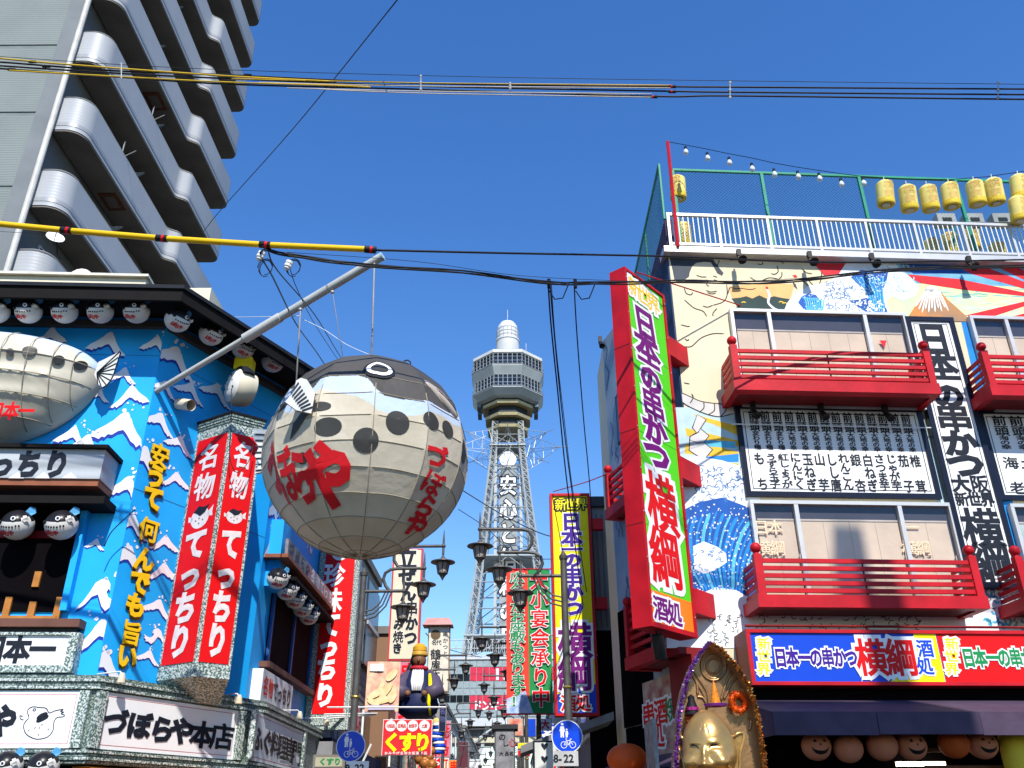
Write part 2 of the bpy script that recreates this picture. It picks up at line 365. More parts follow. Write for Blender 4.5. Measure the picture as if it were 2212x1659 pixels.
m = MB(); m.lathe((TX, TY, 0), [(2.5, 90.5), (2.5, 96.3), (2.42, 96.3)], tpale, 24); m.build('drum', TW, .6)
m = MB(); m.lathe((TX, TY, 0), [(2.65, 96.3), (2.65, 96.6), (2.3, 96.65), (2.3, 99.2), (2.1, 100.2), (1.5, 101.1), (.7, 101.5), (.05, 101.6)], mat('dome_white', (.62, .64, .65), .5), 24); m.build('dome', TW, .6)
m = MB()
for k in range(16):
    a = 2 * pi * k / 16; m.tube([(TX + 2.36 * cos(a), TY + 2.36 * sin(a), z) for z in (96.6, 97.9, 99.2)], .045, tgrey, 4)
for z in (97.4, 98.3, 99.2): m.tube([(TX + 2.37 * cos(2 * pi * k / 24), TY + 2.37 * sin(2 * pi * k / 24), z) for k in range(25)], .04, tgrey, 4)
m.build('dome_lattice', TW)
m = MB(); m.tube([(TX, TY, 101.5), (TX, TY, 104.6)], .06, tsil, 5); m.build('lightning_rod', TW)
m = MB(); m.tube([(TX + 2.4, TY - 1, 93.4), (TX + 4.0, TY - 1, 93.4), (TX + 4.0, TY - 1, 95.4)], .1, tsil, 5); m.tube([(TX + 2.4, TY - 1, 91.6), (TX + 3.6, TY - 1, 91.6)], .5, tgrey, 6); m.build('service_platform', TW)
m = MB(); oct_ring(m, [(2.4, 91.2), (7.3, 90.6), (7.35, 89.9), (7.0, 89.7)], tpale); oct_ring(m, [(2.4, 91.3), (7.2, 90.7), (7.0, 90.6)], tgrey); m.build('cabin_roof', TW)
def cabin_band(zt, zb, r, rb, label=None):
    m = MB(); oct_ring(m, [(r - .35, zt), (rb - .35, zb)], dglass); m.build('window_band', TW)
    a = octa(r, zt); b = octa(rb, zb); mm = MB()
    for k in range(8):
        p, q, p2, q2 = Vector(a[k]), Vector(a[(k + 1) % 8]), Vector(b[k]), Vector(b[(k + 1) % 8])
        for j in range(7):
            t = j / 6; mm.tube([p.lerp(q, t), p2.lerp(q2, t)], .07 if 0 < j < 6 else .16, tsil, 4, False)
        for t in (.0, .28, 1): mm.tube([p.lerp(p2, t), q.lerp(q2, t)], .06, tsil, 4, False)
    mm.build('mullions', TW, kind='stuff')
cabin_band(89.7, 87.1, 7.2, 7.2)
m = MB(); oct_ring(m, [(7.45, 87.1), (7.5, 86.8), (6.7, 85.0), (6.6, 84.9)], tgrey); m.build('spandrel', TW)
m = MB()
for z, r in ((87.05, 7.55), (82.1, 7.35)):
    q = octa(r, z); m.tube(q + [q[0]], .09, tpale, 4)
    q = octa(r, z + .8); m.tube(q + [q[0]], .05, tpale, 4)
m.build('gallery_rail', TW)
cabin_band(84.9, 82.2, 6.9, 6.9)
m = MB(); oct_ring(m, [(7.3, 82.2), (7.3, 81.8), (6.2, 80.6), (5.3, 80.3)], tgrey); m.build('spandrel', TW)
for i, (z, r) in enumerate(((79.5, 5.15), (77.0, 4.6), (74.6, 4.1))):
    m = MB(); oct_ring(m, [(r - .5, z + .42), (r + .1, z + .38), (r, z - .25), (r - .6, z - .3)], tgold); m.build('gold_band', TW)
    m = MB(); oct_ring(m, [(r - .5, z + .7), (r - .65, z + 2.3)], mat('tower_dark_glazing', (.03, .035, .035), .2)); m.build('window_band', TW)
m = MB()
for sx in (-1, 1):
    for sy in (-1, 1): m.box((TX + sx * 6.0 - .4, TY + 1.0 + sy * 2 - 1.3, 79.6), (TX + sx * 6.0 + .4, TY + 1.0 + sy * 2 + 1.3, 83.5), mat('stair_tower_dark', (.14, .18, .22), .6))
m.build('stair_enclosure', TW, kind='stuff')
def hw(z):   # half width of the legs at height z
    for (z0, a), (z1, b) in zip(PR, PR[1:]):
        if z0 <= z <= z1: return a + (b - a) * (z - z0) / (z1 - z0)
PR = [(0, 12.5), (17, 10.4), (26, 8.6), (36, 7.1), (48, 5.7), (60, 4.35), (70, 3.35), (76, 3.1)]
zs = [0, 8, 17, 22, 27, 32, 37, 42, 47, 52, 57, 62, 66, 70, 73, 76]
for sx in (-1, 1):
    for sy in (-1, 1):
        m = MB(); cs = []
        for z in zs:
            h = hw(z); wd = 1.0 + .55 * (76 - z) / 76; cs.append([(TX + sx * (h - dx * wd), TY + sy * (h - dy * wd), z) for dx, dy in ((0, 0), (1, 0), (1, 1), (0, 1))])
        for c in range(4): m.tube([q[c] for q in cs], .17, tsil, 4)
        for i in range(len(cs) - 1):
            for c in range(4):
                n = 3
                for j in range(n):
                    a = Vector(cs[i][c]).lerp(Vector(cs[i + 1][c]), j / n); b = Vector(cs[i][(c + 1) % 4]).lerp(Vector(cs[i + 1][(c + 1) % 4]), (j + 1) / n)
                    a2 = Vector(cs[i][(c + 1) % 4]).lerp(Vector(cs[i + 1][(c + 1) % 4]), j / n)
                    m.tube([a, b], .08, tsteel, 3, False); m.tube([a2, Vector(cs[i][c]).lerp(Vector(cs[i + 1][c]), (j + 1) / n)], .08, tsteel, 3, False); m.tube([a, a2], .06, tsteel, 3, False)
        m.build('lattice_leg', TW, kind='stuff')
m = MB()
for i in range(2, len(zs) - 1):
    z0, z1 = zs[i], zs[i + 1]; a, b = hw(z0), hw(z1)
    for k in range(4):
        c0 = [(-1, -1), (1, -1), (1, 1), (-1, 1)][k]; c1 = [(1, -1), (1, 1), (-1, 1), (-1, -1)][k]
        P = lambda c, h, z: Vector((TX + c[0] * h, TY + c[1] * h, z))
        mid = (P(c0, b, z1) + P(c1, b, z1)) / 2
        m.tube([P(c0, a, z0), mid], .1, tsteel, 4, False); m.tube([P(c1, a, z0), mid], .1, tsteel, 4, False); m.tube([P(c0, b, z1), P(c1, b, z1)], .12, tsteel, 4, False)
m.build('cross_bracing', TW, kind='stuff')
m = MB()
for z in (32, 47, 70.5): h = hw(z) + .3; m.box((TX - h, TY - h, z), (TX + h, TY + h, z + .25), tgrey); 
m.build('platform', TW, kind='stuff')
m = MB()
for sx in (-1, 1):
    for sy in (-1, 1):
        m.box((TX + sx * 2.5 - .28, TY + sy * 2.5 - .28, 20), (TX + sx * 2.5 + .28, TY + sy * 2.5 + .28, 74), tsil)
m.build('lift_shaft_column', TW, kind='stuff')
m = MB()
for i in range(24):
    z = 20 + i * 2.2
    for y in (-2.5, 2.5):
        m.tube([(TX - 2.5, TY + y, z), (TX + 2.5, TY + y, z + 2.2)], .08, tsteel, 3, False); m.tube([(TX + 2.5, TY + y, z), (TX - 2.5, TY + y, z + 2.2)], .08, tsteel, 3, False); m.tube([(TX - 2.5, TY + y, z), (TX + 2.5, TY + y, z)], .08, tsteel, 3, False)
m.build('shaft_bracing', TW, kind='stuff')
TWL = Wall(TX, TY - 3.0, 1, 0)
m = MB(); m.wbox(TWL, -1.75, 1.75, 22, 66, 0, .25, mat('tower_sign_board', (.33, .36, .36), .6, 0, .2, .5)); m.build('sign_board', TW)
column(TW, TWL, "安心と信頼の日立", (0, 64.4), (0, 25), 4.3, 3.5, pwhite, ink, .3, 'b', 'o')
m = MB(); m.lathe((TX, TY - 3.3, 67.5), [(1.7, -.1), (1.7, .1)], pwhite, 24, (0, -1, 0)); m.build('clock_face', TW)
m = MB()
for k in range(8):
    a = k * pi / 4; d = Vector((cos(a), sin(a), 0)); t = Vector((-sin(a), cos(a), 0)); c = Vector((TX, TY, 70.5)); tip = c + d * 10.8 + Vector((0, 0, 1.0)); 
    base = [c + d * 3 + t * 1.4, c + d * 3 - t * 1.4, c + d * 3 + Vector((0, 0, 4.2)), c + d * 3 + Vector((0, 0, -4.4))]
    for b in base:
        m.tube([b, tip], .06, tsil, 3, False)
        for j in (.3, .55, .8): m.tube([b.lerp(tip, j), (base[0] if b is not base[0] else base[2]).lerp(tip, j)], .04, tsil, 3, False)
    m.tube([tip - d * 1, tip + d * 1.8], .08, tsil, 4, False)
m.build('neon_star_frame', TW, kind='stuff')
# base building between the legs
BW = Wall(TX, 150, 1, 0)
tgr = mat('grey_wall_tiles', (.30, .36, .37), .6); tredp = mat('pink_red_panel', (.62, .03, .07), .5)
m = MB(); m.wbox(BW, -10.6, 13, 17.2, 26.2, -12, 0, tgr); m.build('base_hall', TW)
for r_ in range(8):
    for c in range(22):
        s0 = -10.5 + c * 1.06; z0 = 17.3 + r_ * 1.1
        mt = tredp if (r_ in (1, 2, 5, 6) and c > 3) else (dglass if c < 4 and r_ in (2, 5) else tgr)
        m = MB(); m.wbox(BW, s0 + .04, s0 + 1.02, z0 + .04, z0 + 1.06, .002, .1, mt); m.build('facade_panel', TW)
for i, c in enumerate("1.811"): letter(TW, BW, c, -1.2 + i * 1.5, 24.0 - .1, 2.4, 2.2, pwhite, None, .12, 'b')
for i, c in enumerate("ドンキーよろ"): letter(TW, BW, c, -5.0 + i * 1.45, 19.0, 1.7, 1.6, pwhite, None, .12, 'n')
m = MB(); m.wbox(BW, -11, 13.4, 26.2, 26.6, -12.2, .3, tpale); m.build('cornice', TW)
m = MB()
for i in range(25):
    s = -10.6 + i; P = BW.pt
    m.tube([P(s, 26.6, 0), P(s, 29.4, 0)], .05, tpale, 4, False); m.tube([P(s, 26.6, 0), P(s + 1, 29.4, 0)], .03, tpale, 3, False); m.tube([P(s + 1, 26.6, 0), P(s, 29.4, 0)], .03, tpale, 3, False)
for z in (26.8, 28, 29.4): m.tube([P(-10.6, z, 0), P(13.4, z, 0)], .08, tpale, 4)
m.build('roof_railing', TW, kind='stuff')
m = MB(); m.wbox(BW, -9, 12, 15.9, 17.1, -8, .5, tpale); m.wbox(BW, -8.5, 12, 13.5, 14.3, -8, -.5, mat('cream_beam', (.6, .55, .38), .6)); m.wbox(BW, -9, 12, 14.4, 15.8, -9, -1, mat('dark_beam', (.08, .09, .09), .7))
m.build('base_beam', TW)
m = MB()
for sx in (-1, 1):
    m.tube([BW.pt(sx * 9.4, 0, -1), BW.pt(sx * 3.2, 15.9, -1)], .45, tpale, 6); m.tube([BW.pt(sx * 8, 0, -6), BW.pt(sx * 1.2, 12, -6)], .3, tpale, 6)
    m.tube([BW.pt(sx * 2.0, 16, 0), BW.pt(sx * 8.5, 11.5, 0)], .15, tpale, 5)
m.build('base_strut', TW, kind='stuff')
# ================================================================ restaurant on the right
FW = Wall(3.02, 14.0, 1, .061); CW = Wall(2.07, 17.3, .95, -3.3); CL = 3.43; RW = Wall(3.06, 18.6, 0, -1); RT = 11.35
RB = thing('restaurant_building', 'restaurant with painted wave and wrestler facade, red balconies and white roof railing', 'building', (8, 18, 0))
skin = mat('mural_skin', (.74, .64, .44), .6, 0, .05, .9); muralnavy = mat('mural_side_navy', (.012, .022, .06), .5, 0, .3, 2, col2=(.05, .09, .17))
e = FW.pt(11.5, 0); foot = [(3.02, 14.0, 0), (e.x, e.y, 0), (e.x, 19, 0), (2.07, 19, 0), (2.07, 17.3, 0)]
m = MB(); m.prism(foot, (0, 0, RT), skin); m.build('wall', RB)
m = MB(); m.wbox(CW, 2.1, CL - .004, 3.2, RT - .01, .002, .03, muralnavy); m.build('wall', RB, label='navy painted corner wall panel')
m = MB(); m.wbox(CW, 0, 2.098, 3.2, RT - .01, .002, .028, mat('side_wall_pale_blue', (.20, .30, .42), .6, 0, .25, .8, col2=(.42, .5, .55))); m.build('wall', RB, label='pale blue side wall')
m = MB(); m.wbox(CW, .55, .95, 8.6, 9.7, .03, .05, black); m.wbox(CW, .6, .9, 8.65, 9.65, .05, .055, dglass); m.build('window', RB)
m = MB()
for i in range(60):
    a = random.uniform(.1, 3.2); z = random.uniform(3.5, 11); L = random.uniform(.3, .9); pts = [(a + .08 * sin(k * 1.3 + i), z + L * k / 5) for k in range(6)]
    for (a0, z0), (a1, z1) in zip(pts, pts[1:]):
        m.add([CW.pt(min(max(q, .03), 3.4), zz, .034) for q, zz in ((a0 - .02, z0), (a0 + .03, z0), (a1 + .03, z1), (a1 - .02, z1))], [(0, 1, 2, 3)], mat('mural_slate', (.10, .17, .28), .6))
m.build('painted_streaks', RB, kind='stuff')
m = MB(); m.wbox(FW, -.12, 11.6, RT, RT + .13, -.2, .19, alu); m.build('roof_slab', RB)
m = MB(); m.prism([(p[0], p[1], RT + .0) for p in [(3.1, 14.3, 0), (13.8, 15, 0), (13.8, 18.9, 0), (2.15, 18.9, 0), (2.15, 17.3, 0)]], (0, 0, .05), concrete); m.build('roof', RB)
m = MB(); m.wbox(RW, .0, 4.4, RT + .002, RT + 1.05, -.15, .0, mat('purple_parapet', (.07, .035, .08), .7, 0, .3, 4)); m.build('parapet', RB)
# --- mural paint
c1 = lambda x, y: (1401 + x * .3667, 280 + y * .3667)
c2 = lambda x, y: (1437.7 + x * .35, 626.7 + y * .35)
c3 = lambda x, y: (1511.5 + x * .3556, 1069 + y * .3556)
c4 = lambda x, y: (1437.7 + x * .2533, 538.2 + y * .2533)
hair = mat('mural_hair', (.05, .065, .085), .6); mred = mat('mural_red', (.72, .02, .03), .55); mblue = mat('mural_blue', (.01, .10, .42), .55, 0, .15, 3)
mcyan = mat('mural_cyan', (.10, .50, .72), .55, 0, .1, 3); mgreen = mat('mural_pale_green', (.42, .68, .45), .55, 0, .1, 1.5, col2=(.72, .75, .35)); msky = mat('mural_sky_blue', (.18, .45, .70), .55, 0, .15, 3)
foam = mat('mural_foam', (.78, .81, .84), .6, 0, .03, 1); pale = mat('mural_pale_blue', (.50, .68, .76), .6); morange = mat('mural_orange', (.80, .33, .10), .6, 0, .1, 1, col2=(.8, .5, .2))
myel = mat('mural_ochre', (.80, .50, .04), .6); mdkg = mat('mural_dark_green', (.02, .05, .045), .6); mtn = mat('mural_mountain', (.62, .24, .06), .6, 0, .2, 2, col2=(.25, .2, .14)); rope = mat('mural_rope', (.66, .64, .62), .6, 0, .1, 3)
line = mat('mural_line', (.02, .02, .02), .6); mb2 = mat('mural_mid_blue', (.015, .25, .68), .55, 0, .1, 3)
W = FW
m = MB()
def P(pts, mt, o, f=lambda x, y: (x, y)): paint(m, W, [f(*p) for p in pts], mt, o)
def S(pts, wd, mt, o, f=lambda x, y: (x, y), k=4): stroke(m, W, smooth_px([f(*p) for p in pts], k), wd, mt, o)
P([(1830, 555), (2420, 575), (2400, 700), (1820, 690)], mgreen, .003)
P([(1925, 555), (2420, 575), (2412, 625), (1960, 612)], msky, .004); P([(1929, 557), (2054, 561), (2098, 590), (1973, 592)], mblue, .005)
for q in ([(1700, 551), (1838, 556), (1812, 594), (1782, 597), (1760, 572)], [(1951, 592), (2072, 603), (2212, 632), (2420, 655), (2212, 640), (2079, 626), (1988, 612)], [(2040, 560), (2090, 562), (2240, 620), (2420, 650), (2212, 624), (2098, 592)],
          [(2125, 563), (2171, 565), (2260, 608), (2420, 648), (2212, 605)], [(2215, 567), (2260, 569), (2420, 640)], [(2083, 682), (2240, 645), (2420, 650), (2212, 662), (2145, 684)], [(2182, 685), (2280, 660), (2420, 652), (2260, 688)]): P(q, mred, .006)
for i in range(60):
    u = random.uniform(1990, 2200); v = random.uniform(600, 670); S([(u, v), (u + 15, v + random.uniform(-2, 2)), (u + 34, v + 2)], .008, mcyan if v < 640 else foam, .0055, k=1)
P([(1834, 558), (1895, 556), (1925, 562), (1945, 580), (1966, 599), (1985, 620), (1977, 640), (1950, 650), (1925, 640), (1914, 650), (1922, 683), (1690, 680), (1700, 655), (1713, 638), (1749, 617), (1790, 610), (1812, 592)], foam, .007)
for q in ([(1150, 990), (1200, 960), (1240, 900), (1260, 950), (1330, 1010), (1420, 1090), (1180, 1085), (900, 1030), (880, 985), (930, 960), (960, 985), (1010, 990), (1030, 1060)],):
    pass
P([(880, 1020), (900, 985), (940, 965), (985, 975), (1015, 1010), (1030, 1082), (930, 1080)], mblue, .008, c1); P([(1190, 870), (1220, 850), (1250, 828), (1330, 840), (1412, 835), (1400, 900), (1375, 950), (1385, 1010), (1410, 1085), (1290, 1082), (1180, 1010), (1250, 1000), (1310, 985), (1280, 940), (1230, 910)], mblue, .008, c1)
for i in range(9): S([(905 + i * 13, 985 + i * 2), (925 + i * 13, 1010), (935 + i * 11, 1075)], .012, mcyan, .009, c1)
for i in range(12): S([(1205 + i * 16, 868), (1235 + i * 13, 905), (1290 + i * 8, 960), (1310 + i * 7, 1075)], .012, mcyan if i % 2 else mb2, .009, c1)
def squig(x0, y0, x1, y1, n, f, mt, wd, o, sz):
    for i in range(n):
        x = random.uniform(x0, x1); y = random.uniform(y0, y1); a0 = random.uniform(0, 6.3); r = random.uniform(.5, 1) * sz
        S([(x + r * cos(a0 + t), y + r * .9 * sin(a0 + t)) for t in (0, .8, 1.6, 2.4, 3.0)], wd, mt, o, f, 1)
def dots(x0, y0, x1, y1, n, f, mt, o, sz, test=None):
    for i in range(n):
        x = random.uniform(x0, x1); y = random.uniform(y0, y1); r = random.uniform(.35, 1) * sz
        if test and not test(x, y): continue
        P([(x + r * cos(a * pi / 3), y + r * sin(a * pi / 3)) for a in range(6)], mt, o, f)
squig(1040, 900, 1370, 1075, 150, c1, mat('mural_line_blue', (.08, .20, .45), .6), .006, .0095, 16); squig(1290, 790, 1560, 960, 70, c1, pale, .010, .0095, 16); squig(1180, 1000, 1380, 1080, 40, c1, foam, .014, .010, 14)
dots(900, 960, 1030, 1080, 30, c1, foam, .0105, 4); dots(1200, 840, 1410, 1080, 110, c1, foam, .0105, 4)
m.build('painted_wave_panel', RB, kind='stuff')
m = MB()
P([(1573, 619), (1640, 612), (1716, 614), (1709, 640), (1694, 672), (1599, 672), (1584, 650)], morange, .003)
P([(1580, 645), (1600, 643), (1612, 640), (1625, 645), (1640, 638), (1655, 645), (1672, 640), (1690, 644), (1706, 646), (1694, 672), (1599, 672)], mdkg, .0045)
S([(695, 935), (712, 975), (705, 1020), (740, 1055), (760, 1062)], .022, foam, .006, c1); S([(690, 935), (704, 932)], .03, mred, .007, c1)
for x, y in ((560, 1020), (780, 1018), (800, 1025)): S([(x - 14, y), (x, y - 5), (x + 14, y)], .012, myel, .006, c1, 2)
# wrestler: hair, brow, nose, mouth, jaw, arm
P([(30, 62), (200, 52), (392, 58), (420, 110), (450, 150), (495, 205), (480, 228), (440, 205), (415, 160), (385, 112), (330, 108), (260, 118), (225, 150), (205, 200), (200, 235), (160, 262), (120, 290), (75, 262), (60, 180)], hair, .003, c4)
for q in ([(262, 222), (300, 236), (350, 238)], [(405, 228), (440, 240)], [(290, 262), (320, 270), (355, 262)], [(410, 262), (440, 268)], [(345, 352), (385, 366), (440, 358)], [(355, 372), (395, 382), (430, 374)], [(365, 268), (350, 300), (372, 318)],
          [(160, 330), (175, 375), (215, 390), (232, 368)], [(160, 432), (240, 500), (320, 530), (350, 575)], [(318, 485), (360, 495), (400, 478)], [(440, 505), (405, 545), (405, 572)], [(520, 300), (525, 390), (490, 450), (400, 480)], [(530, 385), (550, 330), (600, 340), (640, 335), (720, 345), (770, 335)],
          [(460, 95), (445, 130), (440, 155)], [(540, 85), (570, 100)], [(780, 125), (820, 132), (830, 110)], [(950, 140), (960, 190), (930, 215), (900, 208)], [(720, 240), (770, 270), (820, 270), (880, 245), (960, 255)], [(1160, 165), (1200, 200), (1250, 210)], [(990, 195), (990, 230), (960, 262)],
          [(1255, 140), (1300, 150), (1330, 200), (1325, 255), (1310, 300), (1280, 345), (1230, 320), (1190, 290), (1150, 250)], [(1215, 258), (1250, 300), (1290, 325)], [(900, 75), (960, 95), (1010, 125)], [(150, 830), (220, 830), (300, 760), (400, 722), (500, 722)], [(155, 1140), (205, 1150)], [(130, 645), (190, 660), (205, 655)], [(165, 765), (185, 780), (200, 770)]):
    S(q, .009, line, .005, c4)
P([(1080, 225), (1110, 218), (1125, 240), (1100, 245)], mred, .004, c4); P([(1080, 275), (1110, 300), (1125, 345), (1095, 320)], hair, .004, c4)
m.build('painted_wrestler', RB, kind='stuff')
m = MB()
P([(1458, 880), (1640, 880), (1650, 1075), (1470, 1075)], pale, .003)
for q in ([(175, 765), (260, 790), (450, 840), (450, 900), (300, 830), (200, 800)], [(120, 850), (450, 930), (450, 965), (270, 940), (130, 900)], [(120, 950), (300, 960), (450, 1000), (450, 1045), (120, 1010)], [(130, 1050), (450, 1070), (450, 1110), (130, 1110)]): P(q, myel, .004, c2)
P([(240, 925), (430, 935), (430, 975), (250, 965)], mcyan, .005, c2); P([(250, 1030), (450, 1010), (450, 1060), (240, 1065)], mb2, .005, c2)
P([(100, 640), (160, 662), (230, 690), (370, 705), (520, 700), (520, 745), (420, 762), (330, 782), (240, 762), (150, 722), (105, 690)], rope, .006, c2)
for q in ([(160, 640), (170, 665), (150, 700)], [(235, 690), (235, 730), (205, 755)], [(300, 700), (300, 745), (262, 770)], [(375, 705), (370, 745), (340, 780)], [(100, 635), (160, 662), (230, 690), (370, 705), (520, 700)], [(105, 695), (150, 722), (240, 762), (330, 782), (420, 762)]): S(q, .009, line, .0075, c2)
zz = [(195, 768), (250, 800), (215, 855), (268, 900), (235, 940), (290, 985), (235, 1050), (145, 990), (150, 905), (190, 880), (165, 850)]; P(zz, rope, .007, c2); S(zz + [zz[0]], .009, line, .008, c2, 1); S([(150, 905), (200, 880), (215, 855)], .009, line, .008, c2, 1); S([(145, 925), (200, 945), (235, 940)], .009, line, .008, c2, 1)
m.build('painted_rope_and_rays', RB, kind='stuff')
m = MB()
P([(1440, 1010), (1500, 985), (1560, 995), (1640, 1020), (1650, 1400), (1440, 1400)], foam, .009)
P([(1440, 1130), (1480, 1100), (1510, 1085), (1560, 1075), (1600, 1090), (1650, 1110), (1650, 1310), (1590, 1275), (1545, 1268), (1500, 1290), (1440, 1300)], mblue, .010)
for i in range(13): S([(1488 + i * 15, 1105 + abs(i - 4) * 4), (1478 + i * 14, 1150), (1486 + i * 11, 1210), (1520 + i * 7, 1275)], .028 if i % 2 else .016, mb2 if i % 3 else mcyan, .011)
P([(1497, 1180), (1520, 1170), (1550, 1182), (1568, 1196), (1570, 1215), (1545, 1232), (1520, 1240), (1500, 1230)], foam, .012)
dots(1490, 1090, 1640, 1300, 330, lambda x, y: (x, y), foam, .0125, 2.3)
squig(1500, 1010, 1620, 1080, 90, lambda x, y: (x, y), mat('mural_line_blue', (.08, .2, .45)), .008, .011, 7); squig(1495, 1180, 1565, 1235, 20, lambda x, y: (x, y), mat('mural_line_blue', (.08, .2, .45)), .007, .013, 6)
squig(1530, 1330, 1600, 1395, 40, lambda x, y: (x, y), line, .006, .011, 6); squig(1620, 1318, 2000, 1360, 60, lambda x, y: (x, y), line, .007, .011, 7)
P([(1640, 1300), (2400, 1300), (2400, 1400), (1640, 1400)], foam, .003); P([(2090, 1255), (2400, 1255), (2400, 1305), (2080, 1305)], foam, .004)
squig(2130, 1275, 2300, 1355, 60, lambda x, y: (x, y), mcyan, .02, .005, 8); squig(2130, 1275, 2300, 1355, 40, lambda x, y: (x, y), line, .006, .007, 7)
m.build('painted_big_wave', RB, kind='stuff')
m = MB()
P([(2002, 617), (2012, 622), (2021, 619), (2046, 647), (2100, 695), (1955, 695), (1988, 643)], mtn, .011)
for q in ([(1995, 632), (2003, 618), (2022, 619), (2032, 632), (2022, 626), (2012, 633), (2004, 627)],): P(q, pwhite, .012)
for k in range(11):
    x = 2000 + k * 2.5; S([(x, 624), (x + (k - 5) * 2.2, 645), (x + (k - 5) * 4.6, 662 + (k * 7) % 15)], .014, pwhite, .012)
P([(1940, 690), (1965, 690), (1985, 870), (2100, 1262), (2085, 1262), (1960, 900)], pale, .004)
P([(2075, 690), (2092, 690), (2230, 1262), (2205, 1262)], mb2, .004)
m.build('painted_mountain', RB, kind='stuff')
# --- windows
def rect(W, u0, v0, u1, v1, o=0):
    a = W.px(u0, (v0 + v1) / 2, o)[0]; b = W.px(u1, (v0 + v1) / 2, o)[0]; um = (u0 + u1) / 2
    return a, b, W.px(um, v1, o)[1], W.px(um, v0, o)[1]
blind = mat('cream_blind', (.78, .60, .42), .7, 0, .09, 1.6, .25, 6, detail=8); wdark = mat('window_dark_gap', (.06, .055, .07), .6)
def window(par, W, s0, s1, z0, z1, mull, drop=.2, bl=blind):
    m = MB(); f = .06
    m.wbox(W, s0, s1, z1 - f, z1, 0, .13, alu); m.wbox(W, s0, s1, z0, z0 + f, 0, .13, alu)
    m.wbox(W, s0, s0 + f, z0 + f, z1 - f, 0, .128, alu); m.wbox(W, s1 - f, s1, z0 + f, z1 - f, 0, .128, alu)
    fr = m.build('window', par)
    for q in mull:
        m = MB(); m.wbox(W, q - .035, q + .035, z0 + f, z1 - f, .03, .125, alu); m.build('frame', fr)
    ed = [s0 + f] + list(mull) + [s1 - f]
    for a, b in zip(ed, ed[1:]):
        m = MB(); m.add([W.pt(a + .03, z0 + f, .075), W.pt(b - .03, z0 + f, .075), W.pt(b - .03, z1 - f, .075), W.pt(a + .03, z1 - f, .075)], [(0, 1, 2, 3)], glass); m.build('pane', fr)
        m = MB(); m.wbox(W, a + .05, b - .05, z0 + f, z1 - (z1 - z0) * drop, .03, .045, bl); m.build('blind', fr)
        n_ = max(1, int((b - a) / .45)); m = MB()
        for k in range(1, n_ + 1):
            q_ = a + (b - a) * k / (n_ + 1); m.wbox(W, q_ - .004, q_ + .004, z0 + f, z1 - (z1 - z0) * drop, .0455, .048, mat('blind_seam', (.55, .42, .30), .8))
        m.wbox(W, a + .05, b - .05, z1 - (z1 - z0) * drop - .03, z1 - (z1 - z0) * drop, .046, .056, mat('blind_rail', (.62, .52, .42), .5)); m.wbox(W, b - .06, b - .045, z0 + .7, z0 + .85, .08, .1, steel)
        m.build('blind_fittings', fr, kind='stuff')
    m = MB(); m.wbox(W, s0 + f, s1 - f, z0 + f, z1 - f, .014, .022, wdark); m.build('backing', fr)
    return fr
def mx(W, u, v): return W.px(u, v)[0]
s0, s1, _, zt = rect(FW, 1573, 678, 1948, 682); window(RB, FW, s0, s1, zt - 2.0, zt, [mx(FW, 1657, 690), mx(FW, 1862, 690)], .2)
m = MB(); a, z = FW.px(1908, 742, .08); m.add([FW.pt(a - .07, z + .06, .09), FW.pt(a, z - .09, .09), FW.pt(a + .07, z + .06, .09)], [(0, 1, 2)], mred); m.build('fire_access_sticker', RB)
s0b = mx(FW, 2087, 692); window(RB, FW, s0b, s0b + 3.4, zt - 2.0, zt - .02, [mx(FW, 2166, 700), s0b + 2.6], .2)
s0, s1, _, zt2 = rect(FW, 1615, 1088, 2046, 1094); window(RB, FW, s0, s1, zt2 - 1.75, zt2, [mx(FW, 1716, 1110), mx(FW, 1938, 1110)], .17)
for u, v, t in ((1675, 1140, "日本"), (1680, 1185, "横綱"), (1985, 1140, "一"), (1995, 1185, "横綱")):
    a, z = FW.px(u, v, .08)
    for i, c in enumerate(t): letter(RB, FW, c, a + (i - len(t) / 2) * .24, z, .26, .26, mat('window_film_cream', (.80, .67, .48), .6), mat('window_film_line', (.80, .60, .38), .6), .082, 't', 'n')
s0c = mx(FW, 2172, 1092); window(RB, FW, s0c, s0c + 3, zt2 - 1.75, zt2, [s0c + 1, s0c + 2], .17, mat('pale_green_blind', (.55, .62, .55), .7))
# --- balconies
def balcony_red(W, sa, sb, zr, zb0, zb1, dep, par, mullions=1):
    B = MB(); B.wbox(W, sa - .05, sb + .12, zb0, zb1, dep - .12, dep + .06, red); B.wbox(W, sa - .05, sa + .07, zb0, zb1, .01, dep - .12, red); B.wbox(W, sb, sb + .12, zb0, zb1, .01, dep - .12, red)
    B.wbox(W, sa + .07, sb, zb0 + .03, zb0 + .07, .01, dep - .12, dred)
    bo = B.build('balcony', par)
    for a in (sa, sb):
        p = MB(); p.wbox(W, a - .02, a + .10, zb1, zr[0] + .10, dep - .08, dep + .04, red); po = p.build('post', bo)
        p = MB(); c = W.pt(a + .04, zr[0] + .20, dep - .02); p.lathe(c, [(.03, -.12), (.05, -.1), (.035, -.07)], red, 10); p.ball(c, .085, red, 12); p.build('finial', bo, True)
    for z in zr:
        for (q0, q1, o0, o1) in ((sa + .10, sb - .02, dep - .04, dep + .01),):
            p = MB(); p.wbox(W, q0, q1, z - .032, z + .032, o0, o1, red); p.build('rail', bo)
        for a in (sa + .02, sb + .04):
            p = MB(); p.wbox(W, a, a + .04, z - .032, z + .032, .02, dep - .08, red); p.build('rail', bo)
    for i in range(mullions):
        a = sa + (sb - sa) * (i + 1) / (mullions + 1); p = MB(); p.wbox(W, a - .012, a + .012, zb1, zr[0] - .032, dep - .055, dep - .042, black); p.build('baluster', bo)
    return bo
DEP = .70
